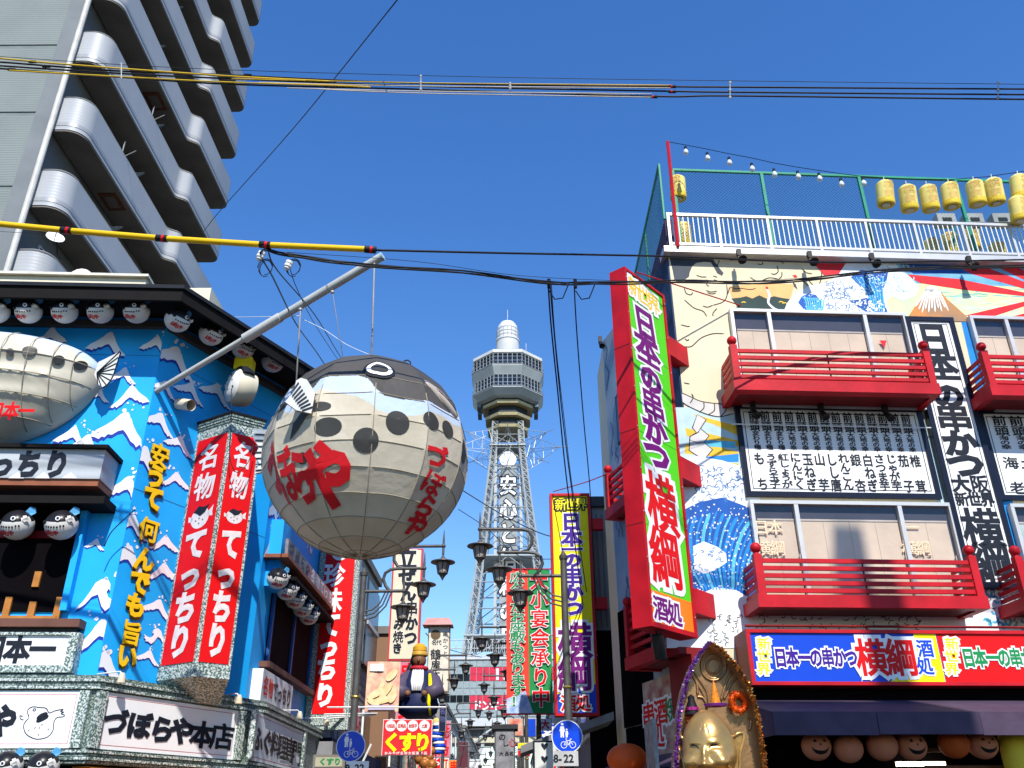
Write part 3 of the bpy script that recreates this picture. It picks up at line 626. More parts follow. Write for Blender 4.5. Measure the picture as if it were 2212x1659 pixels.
zz = lambda v, u=1800, o=DEP: FW.px(u, v, o)[1]
sa = FW.px(1585, 800, DEP)[0]; sb = FW.px(2003, 800, DEP)[0]
zrA = [zz(v) for v in (762, 776, 790, 804, 817)]; balcony_red(FW, sa, sb, zrA, zz(849), zz(826), DEP, RB)
sc_ = FW.px(2130, 800, DEP)[0]; zrB = zrA; balcony_red(FW, sc_, sc_ + 3.9, zrA, zz(849), zz(826), DEP, RB)
sd = FW.px(1636, 1250, DEP)[0]; se = FW.px(2103, 1250, DEP)[0]
zrC = [zz(v) for v in (1212, 1228, 1244, 1260, 1276)]; balcony_red(FW, sd, se, zrC, zz(1314), zz(1287), DEP, RB)
balcony_red(FW, se + .75, se + 4.4, zrC, zz(1314), zz(1287), DEP, RB)
balcony_red(CW, 1.7, 2.9, [4.9, 4.75, 4.6, 4.45, 4.3], 3.95, 4.15, .6, RB); balcony_red(CW, .5, 2.2, [7.85, 7.7, 7.55, 7.4], 7.0, 7.2, .32, RB)
# --- roof railing
A0, A1, Z_0, Z_1 = FW.px(1443, 500, .12)[0], 11.4, RT + .2, FW.px(1700, 472, .12)[1]
m = MB(); m.wbox(FW, A0, A1, Z_1 - .03, Z_1 + .03, .09, .15, alu); m.wbox(FW, A0, A1, Z_0, Z_0 + .05, .10, .14, alu); rr = m.build('roof_railing', RB)
npan = 11; step = .985
bar = MB(); bar.wbox(FW, 0, .018, Z_0 + .05, Z_1 - .03, .11, .13, white); bt = bar.build('bar', rr); bd = bt.data; bpy.data.objects.remove(bt)
pst = MB(); pst.wbox(FW, 0, .05, Z_0 - .06, Z_1 - .03, .095, .145, alu); bt = pst.build('rail_post', rr); pd = bt.data; bpy.data.objects.remove(bt)
def inst(name, data, par, off):
    q = bpy.data.objects.new(name, data); scene.collection.objects.link(q); q.parent = par; q.location = off; return q
for i in range(npan):
    inst('rail_post', pd, rr, FW.d * (A0 + i * step))
    for j in range(1, 10): inst('bar', bd, rr, FW.d * (A0 + i * step + j * step / 10 + .015))
# --- green net fence on the roof
fgreen = mat('fence_green', (.02, .28, .17), .5); NO = -.5
zf = FW.px(1650, 376, NO)[1]
FN = thing('net_fence', 'tall green wire mesh fence standing behind the white roof railing', 'fence', FW.pt(5, RT, NO))
for u in (1456, 1648, 1858, 2065):
    a = FW.px(u, 400, NO)[0]; m = MB(); m.wbox(FW, a - .03, a + .03, RT + .05, zf, NO - .03, NO + .03, fgreen); m.build('post', FN)
fa = FW.px(1456, 400, NO)[0]
m = MB(); m.wbox(FW, fa, 11.3, zf, zf + .05, NO - .025, NO + .025, fgreen); m.build('top_rail', FN)
m = MB(); gw = mat('net_wire', (.03, .14, .15), .6, 0, .1, 3)
hN = zf - RT - .6; n = int((11.3 - fa) / .075)
for i in range(-int(hN / .075), n):
    for sgn in (0, 1):
        a0 = fa + i * .075; b0 = a0 + hN; t0 = max(0, (fa - a0) / hN); t1 = min(1, (11.3 - a0) / hN)
        if t0 >= t1: continue
        za, zb = (RT + .6 + hN * t0, RT + .6 + hN * t1) if sgn else (zf - hN * t0, zf - hN * t1)
        m.tube([FW.pt(a0 + hN * t0, za, NO), FW.pt(a0 + hN * t1, zb, NO)], .0032, gw, 3, False)
m.build('wire_mesh', FN, kind='stuff')
FN2 = thing('net_fence', 'dark green net fence running back along the chamfered corner of the roof', 'fence', RW.pt(1.7, RT + 1.05, 0))
m = MB(); m.tube([RW.pt(4.4, RT + 1.05, 0), RW.pt(4.4, zf - .1, 0)], .03, fgreen, 5); m.build('post', FN2); m = MB(); m.tube([RW.pt(0, RT + 1.05, 0), RW.pt(0, zf - .1, 0)], .03, fgreen, 5); m.build('post', FN2); m = MB(); m.tube([RW.pt(2.2, RT + 1.05, 0), RW.pt(2.2, zf - .1, 0)], .03, fgreen, 5); m.build('post', FN2)
m = MB(); m.tube([RW.pt(0, zf - .1, 0), RW.pt(4.4, zf - .1, 0)], .025, fgreen, 5); m.build('top_rail', FN2)
m = MB(); hh = zf - .1 - RT - 1.05
for i in range(-11, 44):
    for sgn in (0, 1):
        a0 = i * .1; t0 = max(0, -a0 / hh); t1 = min(1, (4.4 - a0) / hh)
        if t0 < t1: m.tube([RW.pt(a0 + hh * t, RT + 1.05 + (hh * t if sgn else hh * (1 - t)), 0) for t in (t0, t1)], .004, gw, 3, False)
m.build('wire_mesh', FN2, kind='stuff')
m = MB(); p0 = FW.pt(.0, RT + .1, .2); pt_ = at(1442, 306, p0.y); p0.x = pt_.x - .02; m.tube([p0, pt_], .035, red, 6); one('flag_pole', m, 'thin red pole at the left corner of the roof holding the bulb string', 'pole')
# --- signs on the facade
bfr = mat('sign_black_frame', (.008, .012, .03), .35)
def framed(name, label, W, s0, s1, z0, z1, o0, o1, lines=True, face=pwhite, fr=bfr, fw=.09):
    r_ = thing(name, label, 'sign', W.pt((s0 + s1) / 2, z0, o0))
    m = MB(); m.wbox(W, s0 + fw, s1 - fw, z0 + fw, z1 - fw, o0, o1 - .03, face); m.build('face', r_)
    m = MB(); m.wbox(W, s0, s1, z1 - fw, z1, o0, o1, fr); m.wbox(W, s0, s1, z0, z0 + fw, o0, o1, fr); m.wbox(W, s0, s0 + fw, z0 + fw, z1 - fw, o0, o1 - .001, fr); m.wbox(W, s1 - fw, s1, z0 + fw, z1 - fw, o0, o1 - .001, fr); m.build('frame', r_)
    if lines:
        m = MB(); o = o1 - .028
        for q, t in ((.05, .012),):
            a, b, c, d = s0 + fw + q, s1 - fw - q, z0 + fw + q, z1 - fw - q
            for x0, x1, y0, y1 in ((a, b, c, c + t), (a, b, d - t, d), (a, a + t, c + t, d - t), (b - t, b, c + t, d - t)): m.wbox(W, x0, x1, y0, y1, o - .001, o + .002, ink)
        m.build('border_line', r_, kind='stuff')
    return r_
VO = .14
sL = (FW.px(1957, 690, VO)[0] + FW.px(2093, 1260, VO)[0]) / 2; sR = (FW.px(2068, 690, VO)[0] + FW.px(2205, 1262, VO)[0]) / 2
zT = FW.px(2010, 684, VO)[1]; zB = FW.px(2150, 1269, VO)[1]
VS = framed('vertical_sign', 'tall white sign with black frame and heavy black brush characters between the windows', FW, sL, sR, zB, zT, .02, VO)
cx = (sL + sR) / 2; wv = sR - sL
def zv(v): return FW.px(2050, v, VO)[1]
for c, v0, v1, wd in (("日", 700, 767, .62), ("本", 760, 812, .66), ("一", 800, 832, .66), ("の", 828, 880, .62), ("串", 872, 930, .7), ("か", 930, 982, .66), ("つ", 975, 1030, .7), ("横", 1100, 1180, .72), ("綱", 1172, 1258, .76)):
    z1, z0 = zv(v0), zv(v1); letter(VS, FW, c, cx, (z0 + z1) / 2, (z1 - z0) * 1.12 if c != '一' else (z1 - z0) * 1.6, wv * wd * 1.05, ink, None, VO - .026, 'x')
for c, x, v0, v1 in (("大", -.19, 1025, 1062), ("阪", .17, 1025, 1062), ("新", -.24, 1062, 1092), ("世", 0, 1062, 1092), ("界", .24, 1062, 1092)):
    z1, z0 = zv(v0), zv(v1); letter(VS, FW, c, cx + x * wv, (z0 + z1) / 2, (z1 - z0) * 1.05, wv * (.36 if abs(x) < .2 and x else .26), ink, None, VO - .026, 'b')
MO = .07
def menu(s0, s1, z0, z1, label, items, heads):
    r_ = framed('menu_board', label, FW, s0, s1, z0, z1, .01, MO); n = len(items); cw = (s1 - s0 - .42) / n; ht = z1 - z0
    for i, t in enumerate(items):
        s = s0 + .21 + cw * (i + .5)
        for j, c in enumerate("前頭"): letter(r_, FW, c, s, z1 - ht * .13 - j * ht * .115, ht * .12, cw * .85, ink, None, MO - .027, 'b')
        for j, c in enumerate(heads[i]): letter(r_, FW, c, s, z1 - ht * (.325 + .05 * j), ht * .056, cw * .62, ink, None, MO - .027, 'n')
        k = len(t); top = z1 - ht * .60; bot = z1 - ht * .87; hh = ht * (.14 if k < 4 else .11 if k == 4 else .08)
        if k > 3: top += ht * .02
        for j, c in enumerate(t): letter(r_, FW, c, s, top + (bot - top) * (j / max(1, k - 1)), hh, cw * .92, ink, None, MO - .027, 'n')
    return r_
sm0, sm1, zm0, zm1 = FW.px(1600, 975, MO)[0], FW.px(2012, 975, MO)[0], FW.px(1800, 1074, MO)[1], FW.px(1800, 876, MO)[1]
menu(sm0, sm1, zm0, zm1, 'wide white menu board of brush lettering under the upper left red balcony', ["もち", "うずら玉子", "紅しょうが", "にんにく", "玉ねぎ", "山芋", "しし唐", "れんこん", "銀杏", "白ねぎ", "さつま芋", "じゃが芋", "茄子", "椎茸"], ["変わり種"] * 3 + ["大地の幸"] * 11)
sm2 = FW.px(2135, 975, MO)[0]; menu(sm2, sm2 + 2.6, zm0, zm1, 'white menu board cut by the right edge of the photo', ["海老", "土筋", "海幸", "鮭", "豚", "牛", "串"], ["海の幸"] * 7)
m = MB(); m.tube([FW.pt(sm0 - .1, zm1 - .42, .12), FW.pt(sm1 + .1, zm1 - .42, .12)], .012, white, 5); one('light_rope', m, 'thin white light rope strung across the top of the menu board', 'cable')
fl_m = mat('flood_black', (.02, .018, .016), .45)
def flood(p, label, grp, r=.07):
    t = thing('floodlight', label, 'floodlight', p, grp)
    m = MB(); m.tube([p + Vector((0, .1, .22)), p + Vector((0, .02, .05))], .02, fl_m, 6); m.box((p.x - .04, p.y - .04, p.z + .1), (p.x + .04, p.y + .04, p.z + .24), fl_m); m.build('bracket', t)
    m = MB(); ax = Vector((.1, -.55, -.7)); m.lathe(p + Vector((0, 0, .08)), [(.025, 0), (.05, .03), (r, .12), (r + .02, .18), (r + .005, .18), (.01, .15)], fl_m, 14, ax); m.build('lamp_head', t, .6)
    return t
for i, (u, v) in enumerate(((1597, 556), (1750, 560), (1885, 566), (2096, 575))):
    s = FW.px(u, v, .3)[0]; flood(FW.pt(s, RT - .24, .3), 'black floodlight under the roof edge, %s' % ['above the wrestler face', 'above the wrestler fist', 'above the white wave', 'above the red sun rays'][i], 'floodlights under the roof edge')
for i, u in enumerate((1628, 1775, 1913)):
    s = FW.px(u, 890, .2)[0]; flood(FW.pt(s, zm1 - .28, .2), 'small black floodlight at the %s top of the menu board' % ['left', 'middle', 'right'][i], 'floodlights over the menu board', .05)
for i, (u, v) in enumerate(((1312, 688), (1305, 744))): p = CW.pt(.05 if i else .95, 11.2, .1); flood(p, 'small floodlight on the side wall left of the green sign, %s of two' % ['upper', 'lower'][i], 'floodlights on the side wall', .045)
# --- fascia
FO = .62
f0, f1 = FW.px(1618, 1420, FO)[0], 11.3; fz0, fz1 = FW.px(1850, 1480, FO)[1], FW.px(1850, 1360, FO)[1]
FS = thing('fascia_sign', 'long blue and red shop fascia sign with outlined characters below the lower balcony', 'sign', FW.pt((f0 + f1) / 2, fz0, 0))
m = MB(); m.wbox(FW, f0, f1, fz0, fz1, .01, FO - .05, dred); m.wbox(FW, f0, f1, fz1 - .05, fz1, FO - .05, FO, red); m.wbox(FW, f0, f1, fz0, fz0 + .05, FO - .05, FO, red); m.wbox(FW, f0, f0 + .06, fz0 + .05, fz1 - .05, FO - .05, FO - .001, red); m.build('sign_box', FS)
fm = FW.px(2035, 1420, FO)[0]; fy = FW.px(1985, 1420, FO)[0]
m = MB(); m.wbox(FW, f0 + .06, fm, fz0 + .05, fz1 - .05, FO - .05, FO - .03, rblue); m.build('panel', FS); m = MB(); m.wbox(FW, fm, f1, fz0 + .05, fz1 - .05, FO - .05, FO - .03, bred); m.build('panel', FS)
m = MB(); o = FO - .027; m.poly([FW.pt(a, z, o) for a, z in ((fm - .35, fz1 - .05), (fm - .012, fz1 - .05), (fm - .012, fz0 + .05), (fm - .85, fz0 + .05), (fm - .45, fz0 + .45))], yellow); m.build('yellow_patch', FS)
def lp(par, W, c, u, v, hp, wp, fill, out=None, o=.004, kf='b', ko='O', back=None, rot=0, sh=0):
    s, z = W.px(u, v, o); h = W.px(u, v - hp / 2, o)[1] - W.px(u, v + hp / 2, o)[1]; wd = abs(W.px(u + wp / 2, v, o)[0] - W.px(u - wp / 2, v, o)[0])
    if back: letter(par, W, c, s, z, h, wd, back, None, o - .003, 'Z', rot=rot, sh=sh)
    return letter(par, W, c, s, z, h, wd, fill, out, o, kf, ko, rot, sh)
lo = FO - .02
def fascia_run(u0, fill, big, bigc):
    for i, c in enumerate("新世界"): lp(FS, FW, c, u0 + 16, 1391 + i * 27, 28, 30, yellow, ink, lo, 'n', 'o', pwhite)
    for i, c in enumerate("日本一の串かつ"): lp(FS, FW, c, u0 + 52 + i * 25.5, 1421, 44, 28, fill, pwhite, lo, 'b', 'O')
    for i, c in enumerate("横綱"): lp(FS, FW, c, u0 + 248 + i * 64, 1421, 84, 68, bigc, pwhite, lo + .003, 'x', 'O')
    for i, c in enumerate("酒処"): lp(FS, FW, c, u0 + 364, 1401 + i * 38, 40, 36, rblue, pwhite, lo, 'b', 'O')
fascia_run(1634, violet, 1, bred); fascia_run(2040, dgreen, 1, yellow)
m = MB(); m.tube([FW.pt(f0, fz1 + .05, FO - .02), FW.pt(f1, fz1 + .05, FO - .02)], .02, dred, 5); m.build('top_pipe', FS)
# --- ground floor front, awning
m = MB(); m.wbox(FW, 0, 11.4, 0, fz0 - .02, .005, .3, dark); m.build('shopfront', RB)  # flat dark front painted for the unlit shop interior
awn = mat('awning_purple', (.075, .05, .085), .7, 0, .15, 3, .1, 20)
AW = thing('awning', 'dark purple fabric awning over the shopfront below the fascia sign', 'awning', FW.pt(5, 2.6, .6))
a0 = FW.px(1662, 1560, 1.6)[0]; zb_ = FW.px(1800, 1507, .6)[1]; zf_ = FW.px(1800, 1537, 1.75)[1]; zv_ = FW.px(1800, 1588, 1.75)[1]
m = MB(); pr = [(a0 - .1, zb_, .4), (a0, zf_, 1.75)]
m.prism([FW.pt(a0 - .12, zb_, .35), FW.pt(a0, zf_, 1.75), FW.pt(a0, zf_ - .02, 1.75), FW.pt(a0 - .12, zb_ - .02, .35)], FW.d * 8.6, awn); m.build('canopy', AW)
for i in range(6):
    m = MB(); a = a0 + i * 1.4; m.wbox(FW, a + .004, a + 1.396, zv_ + .01 * (i % 2), zf_ - .0, 1.73, 1.752 + .006 * (i % 2), awn); m.build('valance', AW)
m = MB(); m.add([FW.pt(a0 - .12, zb_, .35), FW.pt(a0, zf_, 1.74), FW.pt(a0, zv_, 1.74), FW.pt(a0 - .12, zv_, .35)], [(0, 1, 2, 3)], awn); m.build('side_flap', AW)
for i in range(4):
    m = MB(); a = a0 + .4 + i * 2.2; m.tube([FW.pt(a, zb_ - .1, .35), FW.pt(a, zv_ + .1, 1.7)], .02, black, 5); m.build('arm', AW)
pum = mat('pumpkin_lantern_paper', (.62, .22, .12), .6, 0, .1, 3); pumo = mat('pumpkin_lantern_orange', (.55, .10, .02), .6)
def pumpkin(u, v, r, mt, face, label):
    p = FW.pt(*FW.px(u, v, 1.25), 1.25); t = thing('pumpkin_lantern', label, 'lantern', p, 'round pumpkin lanterns hanging under the awning')
    m = MB(); n = 28; prof = []
    vs = []; fs = []
    for i in range(13):
        th = pi * i / 12
        for k in range(n):
            q = 2 * pi * k / n; rr_ = r * (1 - .035 * abs(cos(q * 4))) * max(.02, sin(th)); vs.append((p.x + rr_ * cos(q), p.y + rr_ * sin(q), p.z - r * .92 * cos(th)))
    for i in range(12):
        for k in range(n): fs.append((i * n + k, i * n + (k + 1) % n, (i + 1) * n + (k + 1) % n, (i + 1) * n + k))
    m.add(vs, fs, mt); m.build('shell', t, True)
    if face:
        m = MB()
        def onb(x, z): y = sqrt(max(0, r * r - x * x - (z / .92) ** 2)) + .008; return (p.x + x, p.y - y, p.z + z)
        for tri in (((-.45, .2), (-.2, .22), (-.32, .42)), ((.2, .22), (.45, .2), (.32, .42)), ((-.08, -.0), (.08, -.0), (0, .16))): m.add([onb(x * r, z * r) for x, z in tri], [(0, 1, 2)], black)
        L = [(-.6, -.1), (-.35, -.28), (-.12, -.34), (.12, -.34), (.35, -.28), (.6, -.1)]; L2 = [(-.5, -.3), (-.35, -.48), (-.12, -.56), (.12, -.56), (.35, -.48), (.5, -.3)]
        m.add([onb(x * r, z * r) for x, z in L + L2], [(i, i + 1, 7 + i, 6 + i) for i in range(5)], black); m.build('face_print', t, kind='stuff')
    m = MB(); m.tube([p + Vector((0, 0, r * .9)), p + Vector((0, 0, r + .15))], .008, black, 4); m.build('hanger', t)
for i, a in enumerate(((1763, 1612, .2, pum, 1, 'leftmost pumpkin lantern under the awning, pale orange with a grin'), (1832, 1617, .2, pum, 0, 'second pumpkin lantern from the left, plain back turned'), (1905, 1611, .21, pum, 0, 'third pumpkin lantern from the left with a glossy highlight'), (1969, 1612, .2, pum, 1, 'fourth pumpkin lantern from the left, grinning face'), (2060, 1606, .21, pumo, 0, 'deep orange pumpkin lantern between pale ones'), (2122, 1609, .2, pum, 1, 'pumpkin lantern at the right end of the row'))): pumpkin(*a)
p = FW.pt(*FW.px(2195, 1635, 1.2), 1.2); m = MB(); m.lathe(p - Vector((0, 0, .35)), [(.12, 0), (.17, .06), (.18, .35), (.17, .62), (.12, .7)], mat('yellow_paper', (.80, .60, .05), .6), 16); one('paper_lantern', m, 'long yellow paper lantern hanging at the bottom right under the awning', 'lantern', True)
m = MB(); s0 = FW.px(1940, 1650, .5)[0]; z = FW.px(1940, 1650, .5)[1]; m.wbox(FW, s0, s0 + .7, z - .03, z + .03, .42, .5, mat('tube_light', (1, .85, .6), .5, emit=3)); one('tube_light', m, 'lit warm tube light inside the shopfront', 'lamp')
m = MB(); 
for k in range(3): m.wbox(FW, 2.6, 9, 2.05 + k * .22, 2.10 + k * .22, .9, .95, brown)
m.build('shelf_rail', RB, kind='stuff')
# --- the big green vertical sign
GS = Wall(1.89, 12.5, .66, .75)
gz1 = GS.px(1392, 612, 0)[1]; gz0 = GS.px(1440, 1363, 0)[1]; GWd = 1.25
GT = thing('projecting_sign', 'huge green vertical sign in a red box, purple and red characters, jutting from the corner', 'sign', GS.pt(.6, gz0, 0))
m = MB(); m.wbox(GS, 0, GWd, gz0, gz1, -.27, 0, red); m.build('sign_box', GT)
go = GS.px(1440, 1285, 0)[1]
m = MB()
for q in ((0, GWd, gz1 - .05, gz1), (0, GWd, gz0, gz0 + .07), (0, .06, gz0 + .07, gz1 - .05), (GWd - .06, GWd, gz0 + .07, gz1 - .05)): m.wbox(GS, *q, .0005, .045, red)
m.build('rim', GT)
m = MB(); m.wbox(GS, .06, GWd - .06, go, gz1 - .05, .0005, .02, green); m.build('panel', GT); m = MB(); m.wbox(GS, .06, GWd - .06, gz0 + .07, go, .0005, .02, orange); m.build('panel', GT)
for c, u, v, h, wd in (("日", 1394, 702, 66, 46), ("本", 1398, 752, 62, 50), ("一", 1402, 786, 50, 46), ("の", 1406, 820, 58, 46), ("串", 1411, 876, 68, 48), ("か", 1415, 930, 62, 50), ("つ", 1420, 984, 64, 54)): lp(GT, GS, c, u, v, h, wd, purple, pwhite, .026, 'x', 'O', sh=-.12)
for c, u, v, h, wd in (("横", 1430, 1090, 126, 64), ("綱", 1438, 1207, 126, 66)): lp(GT, GS, c, u, v, h, wd, bred, pwhite, .027, 'x', 'O', sh=-.08)
for c, u, v in (("新", 1370, 622, ), ("世", 1390, 640), ("界", 1411, 657)): lp(GT, GS, c, u, v, 40, 26, gold_y, ink, .03, 'c', 'o', pwhite)
for c, u, v in (("酒", 1427, 1315), ("処", 1457, 1326)): lp(GT, GS, c, u, v, 54, 32, purple, pwhite, .026, 'b', 'O')
m = MB()
for k in range(1, 4): z = gz0 + (gz1 - gz0) * k / 4; m.wbox(GS, .06, GWd - .06, z - .004, z + .004, .0205, .0215, mat('sheet_joint', (.05, .2, .03), .6)); m.wbox(GS, -.002, 0, z - .01, z + .01, -.27, .04, dred)
m.build('sheet_joint', GT, kind='stuff')
m = MB()
for k in range(9):
    for a in (.03, GWd - .03): m.ball(GS.pt(a, gz0 + .3 + k * (gz1 - gz0 - .5) / 8, .046), .012, steel, 5)
m.build('bolt', GT, kind='stuff')
for v in (752, 1000, 1282):
    z = GS.px(1460, v, 0)[1]; m = MB(); m.wbox(GS, GWd + .001, GWd + .80, z - .19, z + .19, -.25, -.02, red); m.build('arm', GT)
m = MB(); m.tube([at(1375, 588, 12.7), at(1600, 660, FW.pt(FW.px(1600, 660)[0], 0).y)], .012, red, 5); one('guy_wire', m, 'thin red stay rod from the top of the green sign to the facade', 'cable')
p = GS.pt(.35, gz0 - .05, -.1); t = thing('floodlight', 'dark cylindrical floodlight hanging under the big green sign', 'floodlight', p); m = MB(); m.tube([p, p + Vector((.05, .1, -.32))], .09, fl_m, 12); m.build('lamp_head', t, .6); m = MB(); m.tube([p + Vector((0, 0, .06)), p + Vector((.02, .05, -.1))], .02, fl_m, 5); m.build('bracket', t)
# --- posters and awning on the chamfer, ground floor
m = MB(); m.wbox(CW, 1.0, 3.3, 2.3, 3.85, .055, .075, mat('poster_collage', (.55, .45, .35), .6, 0, .3, 4, col2=(.35, .08, .08))); 
pos = one('poster_board', m, 'shaded collage of menu posters on the corner wall under the red balcony', 'poster')
for i, (a, z, mt, c) in enumerate(((1.2, 3.3, bred, "串"), (1.7, 3.3, bred, "酒"), (1.5, 2.95, bred, "処"), (2.6, 3.4, bred, "み"), (2.6, 2.85, bred, "き"), (2.1, 3.3, dgreen, "焼"))):
    letter(pos, CW, c, a, z, .42, .55, mt, pwhite, .08, 'b', 'O')
m = MB(); m.prism([CW.pt(-.3, 2.65, .07), CW.pt(-.3, 2.35, .9), CW.pt(-.3, 2.05, .9), CW.pt(-.3, 2.05, .07)], CW.d * 3.9, awn); one('awning', m, 'dark awning wrapping the corner beside the gold statue', 'awning')
m = MB(); m.wbox(CW, .0, 3.42, 0, 2.2, .031, .04, dark); m.wbox(CW, .0, 3.42, 2.2, 3.19, .002, .02, dark); m.wbox(CW, .0, 1.4, 3.2, 5.3, .031, .05, dark); m.build('shopfront', RB)  # dark sheets painted where the corner front lies in shade
p = at(1355, 1640, 14.4); m = MB(); m.ball(p, .28, mat('orange_lantern_paper', (.7, .09, .01), .5), 14, (1.1, 1, .8)); one('pumpkin_lantern', m, 'big dark orange pumpkin lantern low at the corner, left of the statue', 'lantern', True, None)  # one even deep orange
m = MB(); m.box((1.95, 13.2, 1.4), (2.0, 14.1, 2.95), mat('faded_banner', (.35, .32, .30), .8, 0, .3, 6)); one('cloth_banner', m, 'faded grey cloth banner hanging at the corner beside the orange lantern', 'banner')

m = MB(); m.wbox(CW, 2.2, 3.42, 3.95, 4.05, .065, .5, dred); m.wbox(CW, 2.6, 3.42, 3.1, 3.95, .065, .3, dred); m.build('corner_hoarding', RB, kind='stuff')
# ================================================================ puffer fish restaurant on the left
A = Vector((-6.15, 13.5, 0)); B = Vector((-4.72, 16.27, 0)); LL = 8.0
_fd = Vector((1, .05, 0)).normalized()
FL = Wall(*(A - _fd * LL).xy, _fd.x, _fd.y); CH_ = Wall(A.x, A.y, B.x - A.x, B.y - A.y); CHL = (B - A).length; SW = Wall(B.x, B.y, 0, 1); SL = 5.4
def mitre(W1, W2, o):
    p, q = W1.o + W1.n * o, W2.o + W2.n * o; d1, d2 = W1.d, W2.d; k = d1.x * d2.y - d1.y * d2.x
    t = ((q - p).x * d2.y - (q - p).y * d2.x) / k; return p + d1 * t
def outline(o, s0=0.0, s3=SL):
    return [FL.pt(s0, 0, o), mitre(FL, CH_, o), mitre(CH_, SW, o), SW.pt(s3, 0, o)]
LB = thing('puffer_fish_restaurant', 'corner restaurant painted blue with white wave crests under a black eave', 'building', (-8, 17, 0))
OV = .92; zE = FL.px(200, 617, OV)[1]; zS = zE - .26
m = MB(); m.prism([p for p in [FL.o, A, B, SW.pt(SL, 0), Vector((FL.o.x, SW.pt(SL, 0).y, 0))]], (0, 0, zE - .072), sblue); m.build('wall', LB)
eave = mat('eave_black', (.010, .009, .009), .8, 0, .1, 4, spec=.12)
m = MB(); ol = outline(OV); back = [Vector((-5.5, SW.pt(SL, 0).y, 0)), Vector((FL.o.x, SW.pt(SL, 0).y, 0))]
m.prism([p + Vector((0, 0, zS)) for p in ol + [Vector((FL.o.x, SW.pt(SL, 0).y, 0))]], (0, 0, zE - zS), eave); m.v = [Vector((v.x, v.y, max(v.z, zE - .07))) for v in m.v]; m.build('roof', LB)
o1 = outline(OV - .001); o2 = outline(OV - .06)
for (a, b), (c, d) in zip(zip(o1, o1[1:]), zip(o2, o2[1:])): m = MB(); m.hexa([p + Vector((0, 0, z)) for z in (zS, zE - .071) for p in (a, b, d, c)], eave); m.build('fascia_board', LB)
m = MB(); o1 = outline(OV + .04); o2 = outline(OV)
for (a, b), (c, d) in zip(zip(o1, o1[1:]), zip(o2, o2[1:])):
    m.hexa([p + Vector((0, 0, z)) for z in (zE - .04, zE + .03) for p in (a, b, d, c)], mat('gutter_dark', (.03, .03, .03), .3, .3))
m.build('gutter', LB)
# wave crests
crest = [(-1.15, -.34), (-.9, -.10), (-.62, .06), (-.34, .26), (-.16, .46), (-.02, .56), (.12, .56), (.2, .46), (.24, .36), (.3, .3), (.42, .06), (.6, -.2), (.8, -.42), (1.12, -.70), (.88, -.72), (.8, -.62), (.68, -.72), (.58, -.60), (.44, -.52), (.24, -.26), (.08, -.10), (-.1, -.14), (-.3, -.28), (-.46, -.26), (-.56, -.38), (-.66, -.34), (-.76, -.44), (-.9, -.38)]
crest2 = [(-1, -.7), (-.7, -.3), (-.5, .1), (-.35, .45), (-.1, .62), (.15, .6), (.3, .4), (.34, .1), (.26, .2), (.2, .05), (.3, -.15), (.5, -.25), (.75, -.2), (1, -.05), (.86, -.3), (.95, -.32), (.75, -.5), (.8, -.62), (.55, -.6), (.3, -.75), (.1, -.55), (-.05, -.25), (-.15, -.05), (-.4, -.15), (-.6, -.45), (-.8, -.62)]
crest_w = mat('crest_white', (.80, .80, .84), .55, 0, .03, 2); crest_s = mat('crest_navy', (.012, .04, .36), .55, 0, .1, 2)
def put_crest(mw, u, v, h, flip=1, shp=crest, rot=0, W=None, s0=None, z0=None, hm=None):
    if W is None:
        W = FL if FL.px(u, v)[0] < LL else CH_
        s0, z0 = W.px(u, v); hm = abs(W.px(u + h, v)[0] - s0); hz = W.px(u, v - h)[1] - z0
    else: hz = hm
    lim = (.02, LL - .005) if W is FL else ((.005, CHL - .005) if W is CH_ else (.02, SL - .02))
    def f(x, y, dx=0, dy=0):
        x, y = x * flip, y; x, y = x * cos(rot) - y * sin(rot) + dx, x * sin(rot) + y * cos(rot) + dy
        return (min(max(s0 + x * hm, lim[0]), lim[1]), z0 + y * hz)
    mw.poly([W.pt(*f(x, y, 0, -.13), .004) for x, y in shp], crest_s); mw.poly([W.pt(*f(x, y), .008) for x, y in shp], crest_w)
    for i in range(5):
        x, y, r = random.uniform(-.1, .7) , random.uniform(.5, .95), random.uniform(.03, .09)
        c = f(x, y); mw.poly([W.pt(min(max(c[0] + r * hm * cos(a), lim[0]), lim[1]), c[1] + r * hm * sin(a), .008) for a in [k * pi / 4 for k in range(8)]], crest_w)
m = MB()
q2 = lambda x, y, h: (x / 3, 553 + y / 3, h / 3); q3 = lambda x, y, h: (x / 3, 1125 + y / 3, h / 3)
for x, y, h, fl in ((800, 770, 85, 1), (850, 905, 112, -1), (1065, 850, 80, 1), (1230, 870, 95, 1), (790, 1110, 175, 1), (1030, 1070, 105, 1), (470, 1165, 105, 1), (560, 1210, 95, 1), (920, 1310, 155, 1), (1160, 1215, 90, 1), (1140, 1450, 90, -1), (820, 1500, 130, 1), (1010, 570, 90, 1), (1130, 660, 145, 1), (700, 560, 120, 1), (1400, 880, 100, 1), (640, 900, 70, 1), (330, 520, 100, -1)):
    put_crest(m, *q2(x, y, h), fl)
for x, y, h, fl, s in ((850, 20, 115, 1, 0), (1070, 145, 90, -1, 0), (820, 235, 145, 1, 0), (1060, 330, 100, -1, 0), (660, 470, 150, 1, 1), (660, 730, 165, -1, 0), (1020, 560, 95, 1, 0), (1010, 745, 80, -1, 1), (660, 930, 165, 1, 0), (960, 880, 75, 1, 0), (620, 150, 60, 1, 0)):
    put_crest(m, *q3(x, y, h), fl, crest2 if s else crest)
for k in range(16):
    put_crest(m, 0, 0, 0, random.choice((1, -1)), random.choice((crest, crest2)), 0, SW, random.uniform(.3, 5), random.uniform(3.8, 9), random.uniform(.25, .45))
